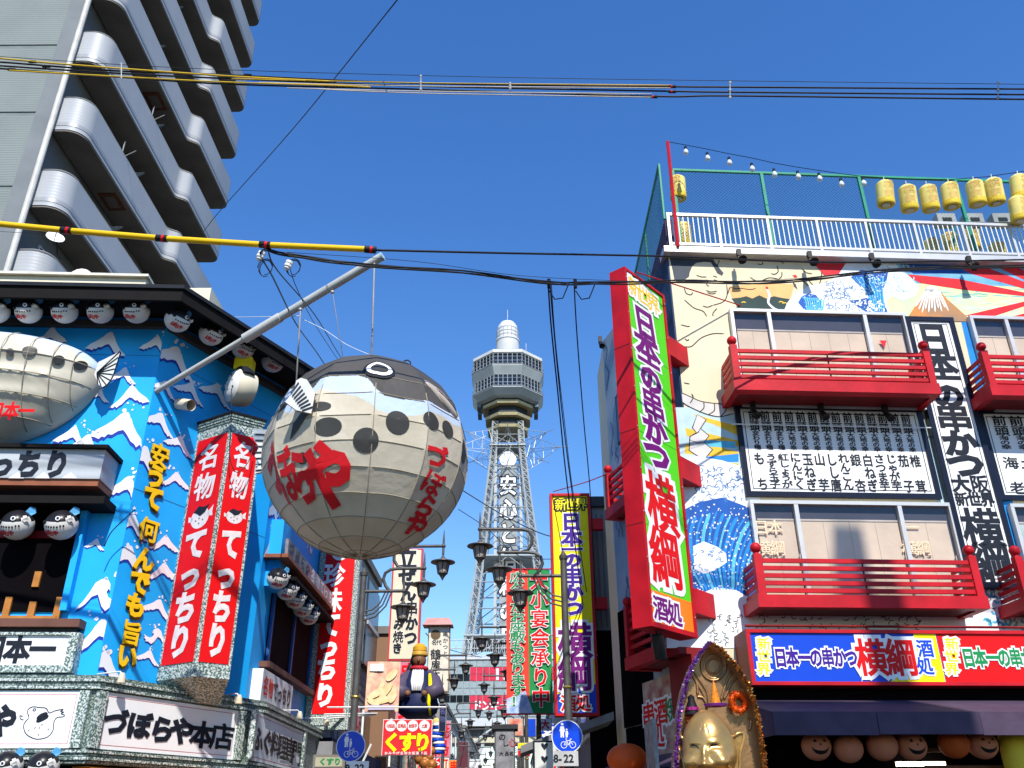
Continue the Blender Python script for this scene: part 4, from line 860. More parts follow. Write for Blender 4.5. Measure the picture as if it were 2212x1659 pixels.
m.build('painted_wave_crests', LB, kind='stuff')
m = MB()
for v in (1070, 760): 
    z = CH_.px(330, v)[1]; m.wbox(CH_, .01, CHL, z - .006, z + .006, .001, .003, mat('panel_seam', (.015, .16, .40), .7)); m.wbox(FL, 3, LL, z - .006, z + .006, .001, .003, mat('panel_seam', (.015, .16, .40), .7))
m.build('panel_seam', LB, kind='stuff')
txt = "安うて何んでも旨い"
pos_ = [(345, 985), (338, 1032), (330, 1077), (322, 1147), (315, 1210), (307, 1262), (298, 1315), (288, 1368), (280, 1418)]
pos_ = [(345, 985), (337, 1030), (331, 1076), (321, 1145), (312, 1208), (302, 1258), (293, 1308), (284, 1368), (275, 1418)]
def carved(par, W, c, u, v, hp, wp, fill, shade, o=.05, kf='x'):
    s, z = W.px(u, v, o); h = W.px(u, v - hp / 2, o)[1] - W.px(u, v + hp / 2, o)[1]; wd = abs(W.px(u + wp / 2, v, o)[0] - W.px(u - wp / 2, v, o)[0])
    for i in range(4): letter(par, W, c, s + .008 * (3 - i), z - .012 * (3 - i), h, wd, shade if i < 3 else fill, None, o - .012 * (3 - i), kf)
ochre = mat('letter_edge_ochre', (.25, .14, .01), .6)
for c, (u, v) in zip(txt, pos_): carved(LB, CH_, c, u, v, 56, 46, gold_y, ochre)
# band and dark recess behind the lantern row, and cornice lines
m = MB(); zb = FL.px(200, 697, .05)[1]
m.wbox(FL, 0, LL, zb - .09, zb + .03, .0, .10, mat('ledge_brown_grey', (.07, .06, .05), .6)); m.build('ledge', LB); m = MB(); m.wbox(CH_, .05, CHL, zb - .09, zb + .03, .0, .10, mat('ledge_brown_grey', (.07, .06, .05), .6)); m.build('ledge', LB)
for i in range(14):
    m = MB(); s = LL - .3 - i * .62
    if s > .1: m.wbox(FL, s, s + .06, zb + .03, zS - .002, .01, .06, sblue); m.build('eave_strut', LB)
# cream roof parapet
zP = FL.px(200, 599, -.2)[1]; sP = FL.px(389, 610, -.2)[0]
m = MB(); m.wbox(FL, 0, LL - .6, zE, zP, -.9, -.2, cream); m.wbox(FL, 0, LL - .55, zP, zP + .05, -.95, -.12, mat('parapet_cap', (.75, .72, .60), .6)); m.build('parapet', LB)
p = at(420, 660, 15.2); m = MB(); m.box((p.x - .3, p.y, zE), (p.x + .28, p.y + 1.2, at(420, 622, 15.2).z), cream); m.build('roof_box', LB)
p = at(178, 600, 14.6); m = MB(); m.tube([p + Vector((0, -.1, -.1)), p + Vector((0, .6, -.1))], .25, white, 16); one('roof_vent', m, 'white rounded vent on the roof of the puffer fish restaurant', 'vent', .6)
# canopy sign on the left
wt = lined('white_tile_strip', (.42, .45, .48), .26, .5, 0, 'Z', .9)
cs = FL.px(222, 1000, .6)[0]; cz1, cz0, cz2 = FL.px(100, 970, .6)[1], FL.px(100, 1033, .6)[1], FL.px(100, 1047, .6)[1]
C1 = thing('canopy_sign', 'white tiled canopy sign with black brush characters below the big puffer fish relief', 'sign', FL.pt(6, cz2, .3))
m = MB(); m.wbox(FL, .5, cs, cz0, cz1, .01, .6, wt); m.build('sign_face', C1); m = MB(); m.wbox(FL, .45, cs + .06, cz1, cz1 + .06, 0, .68, eave); m.build('cap', C1)
m = MB(); m.wbox(FL, .5, cs - .02, cz2, cz0, .01, .57, mat('rust_brown_band', (.30, .10, .05), .6)); m.build('base_band', C1)
for c, u in (("っ", 5), ("ち", 63), ("り", 123)): lp(C1, FL, c, u, 1003, 62, 56, ink, None, .605, 'x')
m = MB()
for u in (35, 92, 150): a, z = FL.px(u, 1033, .603); m.add([FL.pt(a - .12, z, .603), FL.pt(a + .12, z, .603), FL.pt(a, z + .1, .603)], [(0, 1, 2)], crest_w)
m.build('wave_print', C1, kind='stuff')
# lower eave, window recess shade as a flat dark panel, sill
ce = FL.px(225, 1080, .5)[0]; m = MB(); z = FL.px(100, 1078, .5)[1]; m.wbox(FL, .5, ce, z - .06, z + .06, 0, .5, eave); m.build('lower_eave', LB)
r0, r1 = .5, FL.px(163, 1200)[0]; rz1, rz0 = z - .06, FL.px(100, 1322)[1]
m = MB(); m.wbox(FL, r0, r1, rz0, rz1, .002, .03, dark); m.build('recess_shade_panel', LB)
m = MB(); m.wbox(FL, r1, r1 + .1, rz0, rz1, .002, .14, sblue); m.wbox(FL, r0, r1, FL.px(100, 1165)[1], FL.px(100, 1150)[1], .03, .08, dred); m.build('window_surround', LB)
for u, v0, v1 in ((15, 1290, 1340), (68, 1300, 1340), (125, 1290, 1340), (80, 1235, 1268)):
    a = FL.px(u, (v0 + v1) / 2, .05)[0]; m = MB(); m.wbox(FL, a - .05, a + .05, FL.px(u, v1, .05)[1], FL.px(u, v0, .05)[1], .03, .07, owood); m.build('mullion', LB)
m = MB(); a0, zz0 = FL.px(2, 1338, .06); m.wbox(FL, a0 - 3, r1 - .05, zz0 - .05, zz0 + .05, .03, .09, owood); m.build('window_rail', LB)
m = MB(); zsl = FL.px(80, 1343, .25)[1]; m.wbox(FL, .5, FL.px(172, 1343, .25)[0], zsl - .07, zsl + .05, 0, .25, mat('sill_brown', (.16, .07, .05), .6)); m.wbox(FL, .5, FL.px(165, 1343, .2)[0], zsl - .35, zsl - .07, 0, .16, black); m.build('sill', LB)
S2 = thing('name_board', 'white board with black brush characters in a granite frame above the shop fascia', 'sign', FL.pt(6.5, 3.7, .2))
b0, b1 = FL.px(145, 1405, .2)[0], .5; bz1, bz0 = FL.px(80, 1372, .2)[1], FL.px(80, 1437, .2)[1]
m = MB(); m.wbox(FL, .5, b0, bz0, bz1, .02, .18, pwhite); m.build('face', S2); m = MB(); m.wbox(FL, .5, b0 + .13, bz1, bz1 + .04, 0, .22, granite); m.wbox(FL, b0, b0 + .13, bz0 - .1, bz1, 0, .22, granite); m.wbox(FL, .5, b0 - .001, bz0 - .1, bz0, 0, .22, granite); m.build('frame', S2)
for c, u in (("日", -14), ("本", 38), ("一", 92)): lp(S2, FL, c, u, 1403, 62, 58, ink, None, .185, 'x')
# fascia ring
FZ1, FZ0 = CH_.px(300, 1470, .4)[1], CH_.px(300, 1657, .4)[1]
def ring(name, par, o0, o1, z0, z1, mt, s0=.5, s3=4.9):
    a, b = outline(o0, s0, s3), outline(o1, s0, s3)
    for i in range(3):
        m = MB(); m.hexa([p + Vector((0, 0, z)) for z in (z0, z1) for p in (b[i], b[i + 1], a[i + 1], a[i])], mt); m.build(name, par)
FA = thing('granite_fascia', 'granite clad shop fascia wrapping the corner with three white lettered panels', 'sign', (-6, 14.5, FZ0))
hF = FZ1 - FZ0
ring('backing', FA, .0, .36, FZ0, FZ1, dgranite)
for k in range(4):
    ring('granite_rib', FA, .36, .40 + .03 * (k % 2), FZ1 - .045 - k * .05, FZ1 - .005 - k * .05, granite if k % 2 else dgranite); ring('granite_rib', FA, .36, .40 + .03 * (k % 2), FZ0 + .005 + k * .045, FZ0 + .04 + k * .045, granite if k % 2 else dgranite)
pz0, pz1 = FZ0 + .2, FZ1 - .22
def fpanel(W, sa, sb, par):
    m = MB(); m.wbox(W, sa, sb, pz0, pz1, .362, .39, pwhite); f = m.build('panel', par)
    m = MB(); o = .392
    for x0, x1, y0, y1 in ((sa + .05, sb - .05, pz0 + .05, pz0 + .058), (sa + .05, sb - .05, pz1 - .058, pz1 - .05), (sa + .05, sa + .058, pz0 + .05, pz1 - .05), (sb - .058, sb - .05, pz0 + .05, pz1 - .05)): m.wbox(W, x0, x1, y0, y1, .391, o, mat('thin_red_line', (.5, .1, .12), .6))
    m.build('border_line', f, kind='stuff')
    for x0, x1 in ((sa - .14, sa), (sb, sb + .14)): m = MB(); m.wbox(W, x0, x1, FZ0 + .2, pz1, .362, .45, granite); m.build('granite_post', par)
    return f
lim0 = FL.px(163, 1560, .39)[0]; fpanel(FL, lim0 - 3.4, lim0, FA)
ca, cb = CH_.px(210, 1560, .39)[0], CH_.px(515, 1560, .39)[0]; fpanel(CH_, ca + .05, cb - .03, FA)
sa_, sb_ = SW.px(547, 1580, .39)[0], SW.px(652, 1610, .39)[0]; fpanel(SW, sa_, sb_, FA)
lp(FA, FL, "や", 6, 1558, 74, 60, ink, None, .397, 'x')
for c, u, v in (("づ", 250, 1561), ("ぼ", 301, 1568), ("ら", 350, 1577), ("や", 393, 1580), ("本", 437, 1588), ("店", 480, 1592)): lp(FA, CH_, c, u, v, 60, 54, ink, None, .397, 'x')
for c, u, v in (("ふ", 558, 1597), ("ぐ", 577, 1604), ("料", 595, 1610), ("理", 611, 1616), ("専", 627, 1622), ("門", 641, 1628)): lp(FA, SW, c, u, v, 58, 22, ink, None, .397, 'b')
# line drawing of a puffer fish on the left panel
m = MB(); FLo = .394
def SK(pts, wd=.006, mt=ink, W=FL, o=FLo):
    stroke(m, W, smooth_px([(x / 3, 1125 + y / 3) for x, y in pts], 3), wd, mt, o, .39)
SK([(190, 1275), (155, 1320), (165, 1375), (205, 1405), (250, 1415), (310, 1400), (345, 1355), (350, 1305), (370, 1275), (410, 1270), (418, 1258), (395, 1250), (415, 1240), (392, 1235), (412, 1222), (360, 1230), (320, 1245), (300, 1215), (255, 1210), (215, 1205), (185, 1220), (180, 1245), (190, 1275)])
SK([(222, 1215), (232, 1222), (226, 1232), (214, 1228), (222, 1215)]); SK([(150, 1270), (130, 1262), (135, 1285), (155, 1290)]); SK([(240, 1290), (270, 1262), (310, 1250)], .03); SK([(235, 1300), (275, 1285), (315, 1262)], .028)
for x, y in ((185, 1355), (248, 1385), (225, 1340), (270, 1320), (310, 1350), (255, 1340)): SK([(x, y), (x + 5, y + 3)], .012)
m.build('puffer_line_drawing', FA, kind='stuff')
# below the fascia
m = MB(); zO = FZ0 - .02; m.prism([CH_.pt(-.1, zO, .0), CH_.pt(-.1, zO, .3), CH_.pt(-.1, zO - .28, 1.2), CH_.pt(-.1, zO - .3, 1.2), CH_.pt(-.1, zO - .3, 0)], CH_.d * 2.2, mat('awning_orange', (.75, .26, .04), .6)); one('awning', m, 'orange awning just below the granite fascia at the bottom edge', 'awning')
m = MB(); a = outline(.02, .5, 5.3)
for i in range(3): m.hexa([p + Vector((0, 0, z)) for z in (0, FZ0) for p in (outline(.06, .5, 5.3)[i], outline(.06, .5, 5.3)[i + 1], a[i + 1], a[i])], dark)
m.build('shopfront', LB)  # dark skin standing in for the shade below the fascia
# small sign lamps on rods
lampc = mat('lamp_cream', (.70, .60, .45), .5)
for W, u, v, L, lb in ((CH_, 264, 1458, .25, 'above the second panel, over its first character'), (CH_, 517, 1505, .35, 'at the corner between the second and third panel'), (SW, 648, 1540, .55, 'over the side panel'), (SW, 706, 1556, .7, 'farthest along the side wall')):
    s, z = W.px(u, v, .55); c = W.pt(s, z, .55); t = thing('sign_lamp', 'small cream spot lamp on a rod ' + lb, 'lamp', c, 'spot lamps along the granite fascia')
    m = MB(); m.tube([W.pt(s - (0 if W is CH_ else .0), z + .05, .02), W.pt(s, z + .05, .5), c], .011, white, 5); m.build('rod', t); m = MB(); m.lathe(c + Vector((0, 0, .03)), [(.03, 0), (.05, -.05), (.06, -.14), (.05, -.14)], lampc, 10, None); m.build('lamp_head', t, .6)
m = MB(); s, z = CH_.px(392, 870, .12); c = CH_.pt(s, z, .05); m.tube([c, c + CH_.n * .3 + Vector((.02, 0, -.1))], .1, lampc, 16, False); m.tube([c + CH_.n * .06, c + CH_.n * .02], .095, black, 16); one('spotlight', m, 'round cream spotlight can on the blue wall right of the pole foot', 'spotlight', .6)
# double faced pillar sign
Lp, Ep, Rp, Kp = Vector((-5.64, 14.48, 0)), Vector((-4.91, 14.02, 0)), Vector((-4.46, 14.38, 0)), Vector((-5.05, 15.62, 0))
pz_b, pz_t = 3.68, 7.95
PS = thing('pillar_sign', 'two sided red pillar sign in granite frame with pale brush characters and small puffer fish', 'sign', (Ep.x, Ep.y + .5, pz_b))
m = MB(); m.prism([p + Vector((0, 0, pz_b)) for p in (Lp, Ep, Rp, Kp)], (0, 0, pz_t - pz_b), granite); m.build('granite_body', PS)
ctr = (Lp + Ep + Rp + Kp) / 4
for k, (g_, z0, z1, mt) in enumerate(((1.03, 0, .05, dgranite), (1.06, .05, .09, granite), (1.09, .09, .14, dgranite), (1.12, .14, .18, eave))):
    m = MB(); m.prism([ctr + (p - ctr) * g_ + Vector((0, 0, pz_t + z0)) for p in (Lp, Ep, Rp, Kp)], (0, 0, z1 - z0), mt); m.build('cap_moulding', PS)
m = MB(); q = [Lp, Ep, Rp, Kp]; q1 = [p + Vector((0, 0, pz_b)) for p in q]; q0 = [Kp.lerp(p, .55) + Vector((0, 0, pz_b - .3)) for p in q]
m.hexa(q0 + q1, granite); m.build('tapered_foot', PS)
for (a, b) in ((Lp, Ep), (Ep, Rp)):
    Wp = Wall(a.x, a.y, b.x - a.x, b.y - a.y); L = (b - a).length; x0, x1 = (.07, L - .045) if a is Lp else (.05, L - .05)
    m = MB(); m.wbox(Wp, x0, x1, pz_b + .22, pz_t - .2, .001, .012, bred); m.build('panel', PS)
    mid = (x0 + x1) / 2; wd = (x1 - x0); zt_, zb2 = pz_t - .3, pz_b + .3; H_ = zt_ - zb2
    pw = mat('pale_pink_white', (.76, .68, .68), .5)
    column(PS, Wp, "名物", (mid, zt_), (mid, zt_ - H_ * .30), .50, wd * .70, pw, None, .016, 'x')
    column(PS, Wp, "てっちり", (mid, zt_ - H_ * .43), (mid, zb2), .54, wd * .74, pw, None, .016, 'x')
    m = MB(); cz = zt_ - H_ * .375; r = wd * .3
    m.poly([Wp.pt(mid + r * cos(k * pi / 8), cz + r * .85 * sin(k * pi / 8), .014) for k in range(16)], pw); m.poly([Wp.pt(mid + r * x, cz + r * y, .017) for x, y in ((-.8, .5), (-.3, .95), (.3, .8), (.9, .95), (.5, .35), (0, .1), (-.4, .35))], ink)
    m.poly([Wp.pt(mid + r * x, cz + r * y, .014) for x, y in ((.8, .3), (1.35, .8), (1.3, .3), (1.4, -.05), (.9, .0))], pw); m.poly([Wp.pt(mid + r * x, cz + r * y, .014) for x, y in ((-.8, .1), (-1.3, .25), (-1.25, -.2), (-.85, -.2))], pw)
    for x, y in ((-.4, -.2), (0, -.45), (.35, -.2), (-.05, -.05)): m.poly([Wp.pt(mid + r * (x + .07 * cos(k)), cz + r * (y + .07 * sin(k)), .018) for k in range(6)], ink)
    m.build('puffer_emblem', PS, kind='stuff')
# puffer figure and yellow box on the pillar
t = thing('puffer_figure', 'cream puffer fish drum figure standing on top of the granite pillar sign', 'figure', ctr + Vector((0, 0, pz_t + .22)))
c = at(520, 838, 14.5); ax = Vector((-.75, -.65, 0)).normalized()
m = MB(); m.lathe(c, [(.30, -.2), (.34, -.1), (.36, 0), (.34, .1), (.31, .16)], cream, 24, ax); m.build('drum', t, .6)
m = MB(); m.lathe(c, [(.3, .16), (.26, .2), (.15, .23), (.01, .24)], white, 24, ax); m.build('dotted_face', t, .8)
m = MB(); side = ax.cross(Vector((0, 0, 1)))
for x, y in ((-.12, .05), (.1, .12), (0, -.1), (.15, -.05), (-.05, .18), (-.17, -.1), (.05, .02)): m.ball(c + ax * .225 + side * x + Vector((0, 0, y)), .018, ink, 6)
m.build('spots', t, kind='stuff')
m = MB(); m.lathe(c + ax * .02 + Vector((0, 0, .02)), [(.36, -.12), (.40, 0), (.37, .1)], ink, 24, ax); m.v = [v if v.z > c.z + .16 else Vector((v.x, v.y, c.z + .16)) for v in m.v]; m.build('black_back', t, .8)
m = MB(); yb = at(528, 790, 14.6); m.box((yb.x - .16, yb.y - .12, yb.z - .12), (yb.x + .16, yb.y + .15, yb.z + .13), mat('yellow_box', (.86, .66, .01), .5)); m.box((yb.x - .12, yb.y - .1, yb.z - .35), (yb.x + .02, yb.y + .1, yb.z - .12), mat('yellow_box', (.86, .66, .01), .5)); one('yellow_lamp_box', m, 'bright yellow lamp box above the cream puffer figure', 'lamp')
# side wall: boards, window, canopy
m = MB(); zA = SW.px(562, 1092, .45)[1]; zB_ = SW.px(562, 1122, .45)[1]; s_a = SW.px(560, 1100, .45)[0]
SB = thing('menu_canopy', 'sloping row of grey and red menu boards along the shaded side wall', 'sign', SW.pt(2, zB_, .2))
for i in range(8):
    m = MB(); a = .15 + i * .6; m.wbox(SW, a, a + .57, zB_, zA + .1, .36 + .0, .42, mat('menu_grey', (.30, .30, .33), .6, 0, .4, 6, col2=(.06, .05, .06)) if i < 3 else mat('menu_redgrey', (.35, .16, .17), .6, 0, .4, 6, col2=(.45, .42, .42))); m.build('board', SB)
m = MB(); m.wbox(SW, .1, 5.0, zB_ - .07, zB_, .0, .45, mat('rust_brown_band', (.3, .1, .05))); m.build('base_band', SB)
for i in range(9):
    letter(SB, SW, "づぼらや名物てっち"[i], .4 + i * .5, (zA + zB_) / 2 + .05, .3, .36, pwhite if i > 3 else ink, None, .43, 'n')
zW1, zW0 = SW.px(600, 1235, .3)[1], SW.px(600, 1450, .05)[1]
m = MB(); m.wbox(SW, .9, 4.6, zW0, zW1, .002, .03, mat('dark_maroon', (.018, .007, .007), .9, spec=.05)); m.build('recess_shade_panel', LB)  # dark panel on the wall paints the shade of a recess
for a in (.9, 2.7, 4.5): m = MB(); m.wbox(SW, a, a + .1, zW0, zW1, .03, .08, mat('blue_post', (.01, .10, .35), .5)); m.build('mullion', LB)
m = MB(); m.wbox(SW, .7, 4.9, zW1, zW1 + .07, 0, .5, eave); m.build('lower_eave', LB); m = MB(); m.wbox(SW, .6, 4.9, zW0 - .1, zW0, 0, .2, mat('sill_brown', (.16, .07, .05))); m.build('sill', LB)
m = MB(); m.wbox(SW, .3, .9, zW1 - .2, zW1 + 1.1, .002, .25, sblue); m.build('blue_box', LB)
m = MB(); zq = SW.px(575, 1480, .25)[1]; m.wbox(SW, .25, 2.6, zq - .28, zq + .28, .0, .2, pwhite); nb = one('name_board', m, 'small white name board with red and black characters on the shaded side wall', 'sign')
for i, c in enumerate("名物てっちり"): letter(nb, SW, c, .5 + i * .36, zq, .36, .36, bred if i < 2 else ink, None, .205, 'b')
# ---- second red banner sign
YB = Wall(-4.58, 21, 1, 0)
S3 = thing('projecting_sign', 'long red vertical sign with white brush characters in granite frame, behind the hanging puffer', 'sign', (-4.2, 21, 3.6))
yz0, yz1 = 3.55, 9.0
m = MB(); m.wbox(YB, -.12, .86, yz0, yz1, -.3, 0, granite); m.build('granite_body', S3); m = MB(); m.wbox(YB, .03, .74, yz0 + .33, yz1 - .1, .001, .015, bred); m.build('panel', S3)
for c, u, v in (("珍", 722, 1243), ("味", 717, 1297), ("て", 713, 1350), ("っ", 710, 1397), ("ち", 706, 1445), ("り", 702, 1502)): lp(S3, YB, c, u, v, 54, 46, pwhite, None, .02, 'x')
m = MB(); c_, z_ = YB.px(735, 1195, .02); m.poly([YB.pt(c_ + .2 * cos(k * pi / 8), z_ + .18 * sin(k * pi / 8), .02) for k in range(16)], pwhite); m.build('puffer_emblem', S3)
# ---- big puffer relief
pf = mat('puffer_cream', (.62, .58, .47), .5, 0, .12, 1.3, .1, 6); pdark = mat('puffer_black', (.02, .022, .022), .35); pfb = mat('puffer_sky_tint', (.50, .62, .84), .5, 0, .05, 2)
BR = thing('puffer_relief', 'huge cream puffer fish relief with dark spots on the blue wall at the left', 'sculpture', FL.pt(5.5, 6, .2))
s0, zc = FL.px(-30, 803, .1); rx = FL.px(222, 803, .1)[0] - s0; rzt = FL.px(-30, 728, .1)[1] - zc; rzb = zc - FL.px(-30, 968, .1)[1]
m = MB(); NU, NV = 72, 40; vs = []; fs = []; fm_ = []
def rel(a, b):    # a: 0..2pi in the wall plane, b: 0 rim .. 1 middle
    k = cos(b * pi / 2); x = rx * k * cos(a); z = (rzt if sin(a) > 0 else rzb) * k * sin(a); d = .95 * sin(b * pi / 2)
    q = (z / (rzb * .24)) % 1; d *= 1 - .07 * sin(pi * q)
    return FL.pt(s0 + x, zc + z, .02 + d)
for j in range(NV + 1):
    for i in range(NU): vs.append(rel(2 * pi * i / NU, j / NV))
for j in range(NV):
    for i in range(NU): fs.append((j * NU + i, j * NU + (i + 1) % NU, (j + 1) * NU + (i + 1) % NU, (j + 1) * NU + i))
base = len(m.v); m.v = vs
for f in fs:
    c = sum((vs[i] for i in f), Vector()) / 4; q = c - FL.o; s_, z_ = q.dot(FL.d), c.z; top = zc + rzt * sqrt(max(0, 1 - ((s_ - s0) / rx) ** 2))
    mt = pfb if z_ > top - .20 else pf  # white top band carries the sky's blue reflection in its colour
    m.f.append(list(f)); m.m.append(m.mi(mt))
m.build('body', BR, .5)
def rsurf(x, z):
    rr_ = (x / rx) ** 2 + (z / (rzt if z > 0 else rzb)) ** 2
    return .025 + .95 * sqrt(max(0, 1 - rr_))
m = MB(); seam = mat('relief_seam', (.34, .31, .24), .6)
for z in [-rzb * .24 * k for k in range(0, 4)]:
    xs = [rx * sqrt(max(0, 1 - (z / rzb) ** 2)) * .985 * (-.2 + 1.2 * k / 24) for k in range(25)]; m.tube([FL.pt(s0 + x, zc + z, rsurf(x, z)) for x in xs], .008, seam, 4)
for x in [rx * q for q in (.12, .32, .52, .70, .84)]:
    h1, h2 = rzt * sqrt(1 - (x / rx) ** 2), rzb * sqrt(1 - (x / rx) ** 2); m.tube([FL.pt(s0 + x, zc + z, rsurf(x, z)) for z in [-h2 * .97 + (h1 + h2) * .96 * k / 24 for k in range(25)]], .007, seam, 4)
m.build('seam', BR, True, kind='stuff')
for u, v, ru, rv in ((22, 760, 9, 7), (65, 758, 17, 10), (127, 778, 14, 10), (175, 790, 16, 10)):
    mm = MB(); d = ray(u, v); pts = []
    for k in range(16):
        dd = ray(u + ru * cos(k * pi / 8), v + rv * sin(k * pi / 8)); best = None
        for st in range(400):
            o = 1.0 - st * .0025; q = (FL.o + FL.n * o - EYE).dot(FL.n) / dd.dot(FL.n); pt = EYE + dd * q; s_ = (pt - FL.o).dot(FL.d) - s0; z_ = pt.z - zc
            rr_ = (s_ / rx) ** 2 + (z_ / (rzt if z_ > 0 else rzb)) ** 2
            if rr_ < 1 and .02 + .95 * sqrt(1 - rr_) >= o: best = pt + FL.n * .012; break
        if best is not None: pts.append(best)
    if len(pts) > 2: mm.poly(pts, pdark); mm.build('dark_spot', BR)
for c, u in (("日", -8), ("本", 24), ("一", 57)): lp(BR, FL, c, u, 888, 40, 36, bred, None, .86 if u < 40 else .80, 'x')
m = MB(); hub = FL.px(208, 790, .3); tips = [FL.px(*q, .3) for q in ((262, 762), (258, 775), (254, 788), (250, 800), (246, 812), (240, 824), (232, 834), (222, 840), (214, 832))]
back_ = [FL.px(*q, .3) for q in ((215, 785), (210, 800), (206, 812), (212, 825))]
outl = [FL.pt(a, z, .3) for a, z in tips + back_[::-1]]; m.prism(outl, FL.n * .05, mat('fin_white', (.68, .70, .68), .6), ink); m.build('tail_fin', BR)
m = MB()
for q in tips: m.tube([FL.pt(*FL.px(209, 805, .36), .36), FL.pt(*q, .36)], .008, ink, 4)
m.build('fin_ray', BR, kind='stuff')
# ================================================================ hanging puffer lantern
HY = 12.0; HC = at(793, 985, HY); HR = 1.49
HP = thing('puffer_lantern', 'giant cream puffer fish lantern with grey back hanging from a pole over the street', 'lantern', HC)
def hdir(u, v):
    d = ray(u, v).normalized(); oc = EYE - HC; b = oc.dot(d); disc = b * b - oc.length_squared + HR * HR
    t = -b - sqrt(max(disc, 0)); return (EYE + d * t - HC).normalized()
DL, DA = R(13.5), R(30); AZ0 = R(12)
def hrad(d):
    az = atan2(d.y, d.x) - AZ0; la = asin(max(-1, min(1, d.z))); ml = (math.floor(la / DL) + .5) * DL; ma = (math.floor(az / DA) + .5) * DA
    return HR * (cos(DL / 2) / cos(la - ml)) ** 1.0 * (1 - .9 * (1 - cos(DA / 2) / cos(az - ma)) * cos(la) ** 2) * 1.004
cap_px = [(640, 880), (690, 818), (715, 812), (740, 808), (770, 806), (795, 815), (812, 838), (830, 853), (862, 858), (900, 862), (935, 868), (965, 884), (990, 900), (1005, 915)]
band_px = [(620, 890), (690, 838), (730, 845), (770, 852), (800, 868), (815, 884), (850, 894), (900, 896), (935, 888), (960, 895), (985, 915), (1010, 942)]
def prof_(px): return sorted((atan2(hdir(*p).y, hdir(*p).x), asin(hdir(*p).z)) for p in px)
capP, bandP = prof_(cap_px), prof_(band_px)
def interp(P_, az):
    if az < P_[0][0]: az = 2 * P_[0][0] - az
    if az > P_[-1][0]: az = P_[-1][0] - (az - P_[-1][0]) * .6
    for (a, x), (b, y) in zip(P_, P_[1:]):
        if a <= az <= b: return x + (y - x) * (az - a) / (b - a + 1e-9)
    return P_[0][1] if az < P_[0][0] else P_[-1][1]
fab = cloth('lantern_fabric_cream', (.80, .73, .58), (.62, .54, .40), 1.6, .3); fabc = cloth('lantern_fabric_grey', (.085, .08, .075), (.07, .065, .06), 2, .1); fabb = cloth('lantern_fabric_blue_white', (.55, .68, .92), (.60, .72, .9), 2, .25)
NA, NL = 480, 320; vs = []; fs = []; mi = []
for j in range(NL + 1):
    la = -pi / 2 + pi * j / NL
    for i in range(NA):
        az = -pi + 2 * pi * i / NA; d = Vector((cos(la) * cos(az), cos(la) * sin(az), sin(la))); vs.append(HC + d * hrad(d))
m = MB(); m.v = vs; ik = [m.mi(x) for x in (fab, fabb, fabc)]
for j in range(NL):
    la = -pi / 2 + pi * (j + .5) / NL
    for i in range(NA):
        az = -pi + 2 * pi * (i + .5) / NA; m.f.append([j * NA + i, j * NA + (i + 1) % NA, (j + 1) * NA + (i + 1) % NA, (j + 1) * NA + i])
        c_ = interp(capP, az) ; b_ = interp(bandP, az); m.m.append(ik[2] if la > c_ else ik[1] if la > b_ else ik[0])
m.build('shell', HP, R(6))
m = MB(); rb = mat('lantern_rib', (.34, .29, .21), .6)
for k in range(12):
    az = AZ0 + k * DA; m.tube([HC + Vector((cos(l) * cos(az), cos(l) * sin(az), sin(l))) * (HR + .0) * 1.002 for l in [R(-88 + 6 * q) for q in range(19)]], .007, rb, 5)
for k in range(-6, 3):
    la = k * DL; m.tube([HC + Vector((cos(la) * cos(a), cos(la) * sin(a), sin(la))) * hrad(Vector((cos(la) * cos(a), cos(la) * sin(a), sin(la) + 1e-5))) * 1.002 for a in [R(5 * q) for q in range(73)]], .006, rb, 5)
m.build('rib', HP, True, kind='stuff')
def wrap(d0, up, pts, faces, name, mt, lift=.014, cuts=1, roll=0):
    """lay a flat shape on the lantern round direction d0; pts are metres right and up"""
    import bmesh
    d0 = d0.normalized(); ri = d0.cross(Vector((0, 0, 1))).normalized() * -1; ri = Vector((0, 0, 1)).cross(d0).normalized(); upv = d0.cross(ri)
    bm = bmesh.new(); V = [bm.verts.new((x, y, 0)) for x, y in pts]
    for f in faces:
        try: bm.faces.new([V[i] for i in f])
        except Exception: pass
    if cuts: bmesh.ops.triangulate(bm, faces=bm.faces); bmesh.ops.subdivide_edges(bm, edges=bm.edges, cuts=cuts, use_grid_fill=True)
    bm.verts.index_update(); mm = MB(); cr, sr = cos(roll), sin(roll)
    P2 = []
    for v in bm.verts:
        x, y = v.co.x * cr - v.co.y * sr, v.co.x * sr + v.co.y * cr
        q = (d0 * HR + ri * x + upv * y).normalized(); P2.append(HC + q * (hrad(q) + lift))
    mm.add(P2, [[v.index for v in f.verts] for f in bm.faces], mt); bm.free(); return mm.build(name, HP, True)
def disc(n, rx_, ry_): return [(rx_ * cos(2 * pi * k / n), ry_ * sin(2 * pi * k / n)) for k in range(n)]
def spot(u, v, ru, rv, mt=None, name='dark_spot', roll=0, lift=.012):
    n = 20; pts = [(0, 0)] + disc(n, ru, rv) ; return wrap(hdir(u, v), None, pts, [(0, 1 + k, 1 + (k + 1) % n) for k in range(n)], name, mt or fspot, lift, 1, roll)
fspot = mat('lantern_spot', (.045, .045, .042), .5)
for u, v, a, b in ((861, 910, .17, .17), (790, 950, .17, .17), (934, 908, .15, .13), (972, 925, .13, .13), (707, 920, .19, .13), (690, 877, .16, .07), (1006, 975, .2, .18), (650, 990, .1, .08)): spot(u, v, a, b)
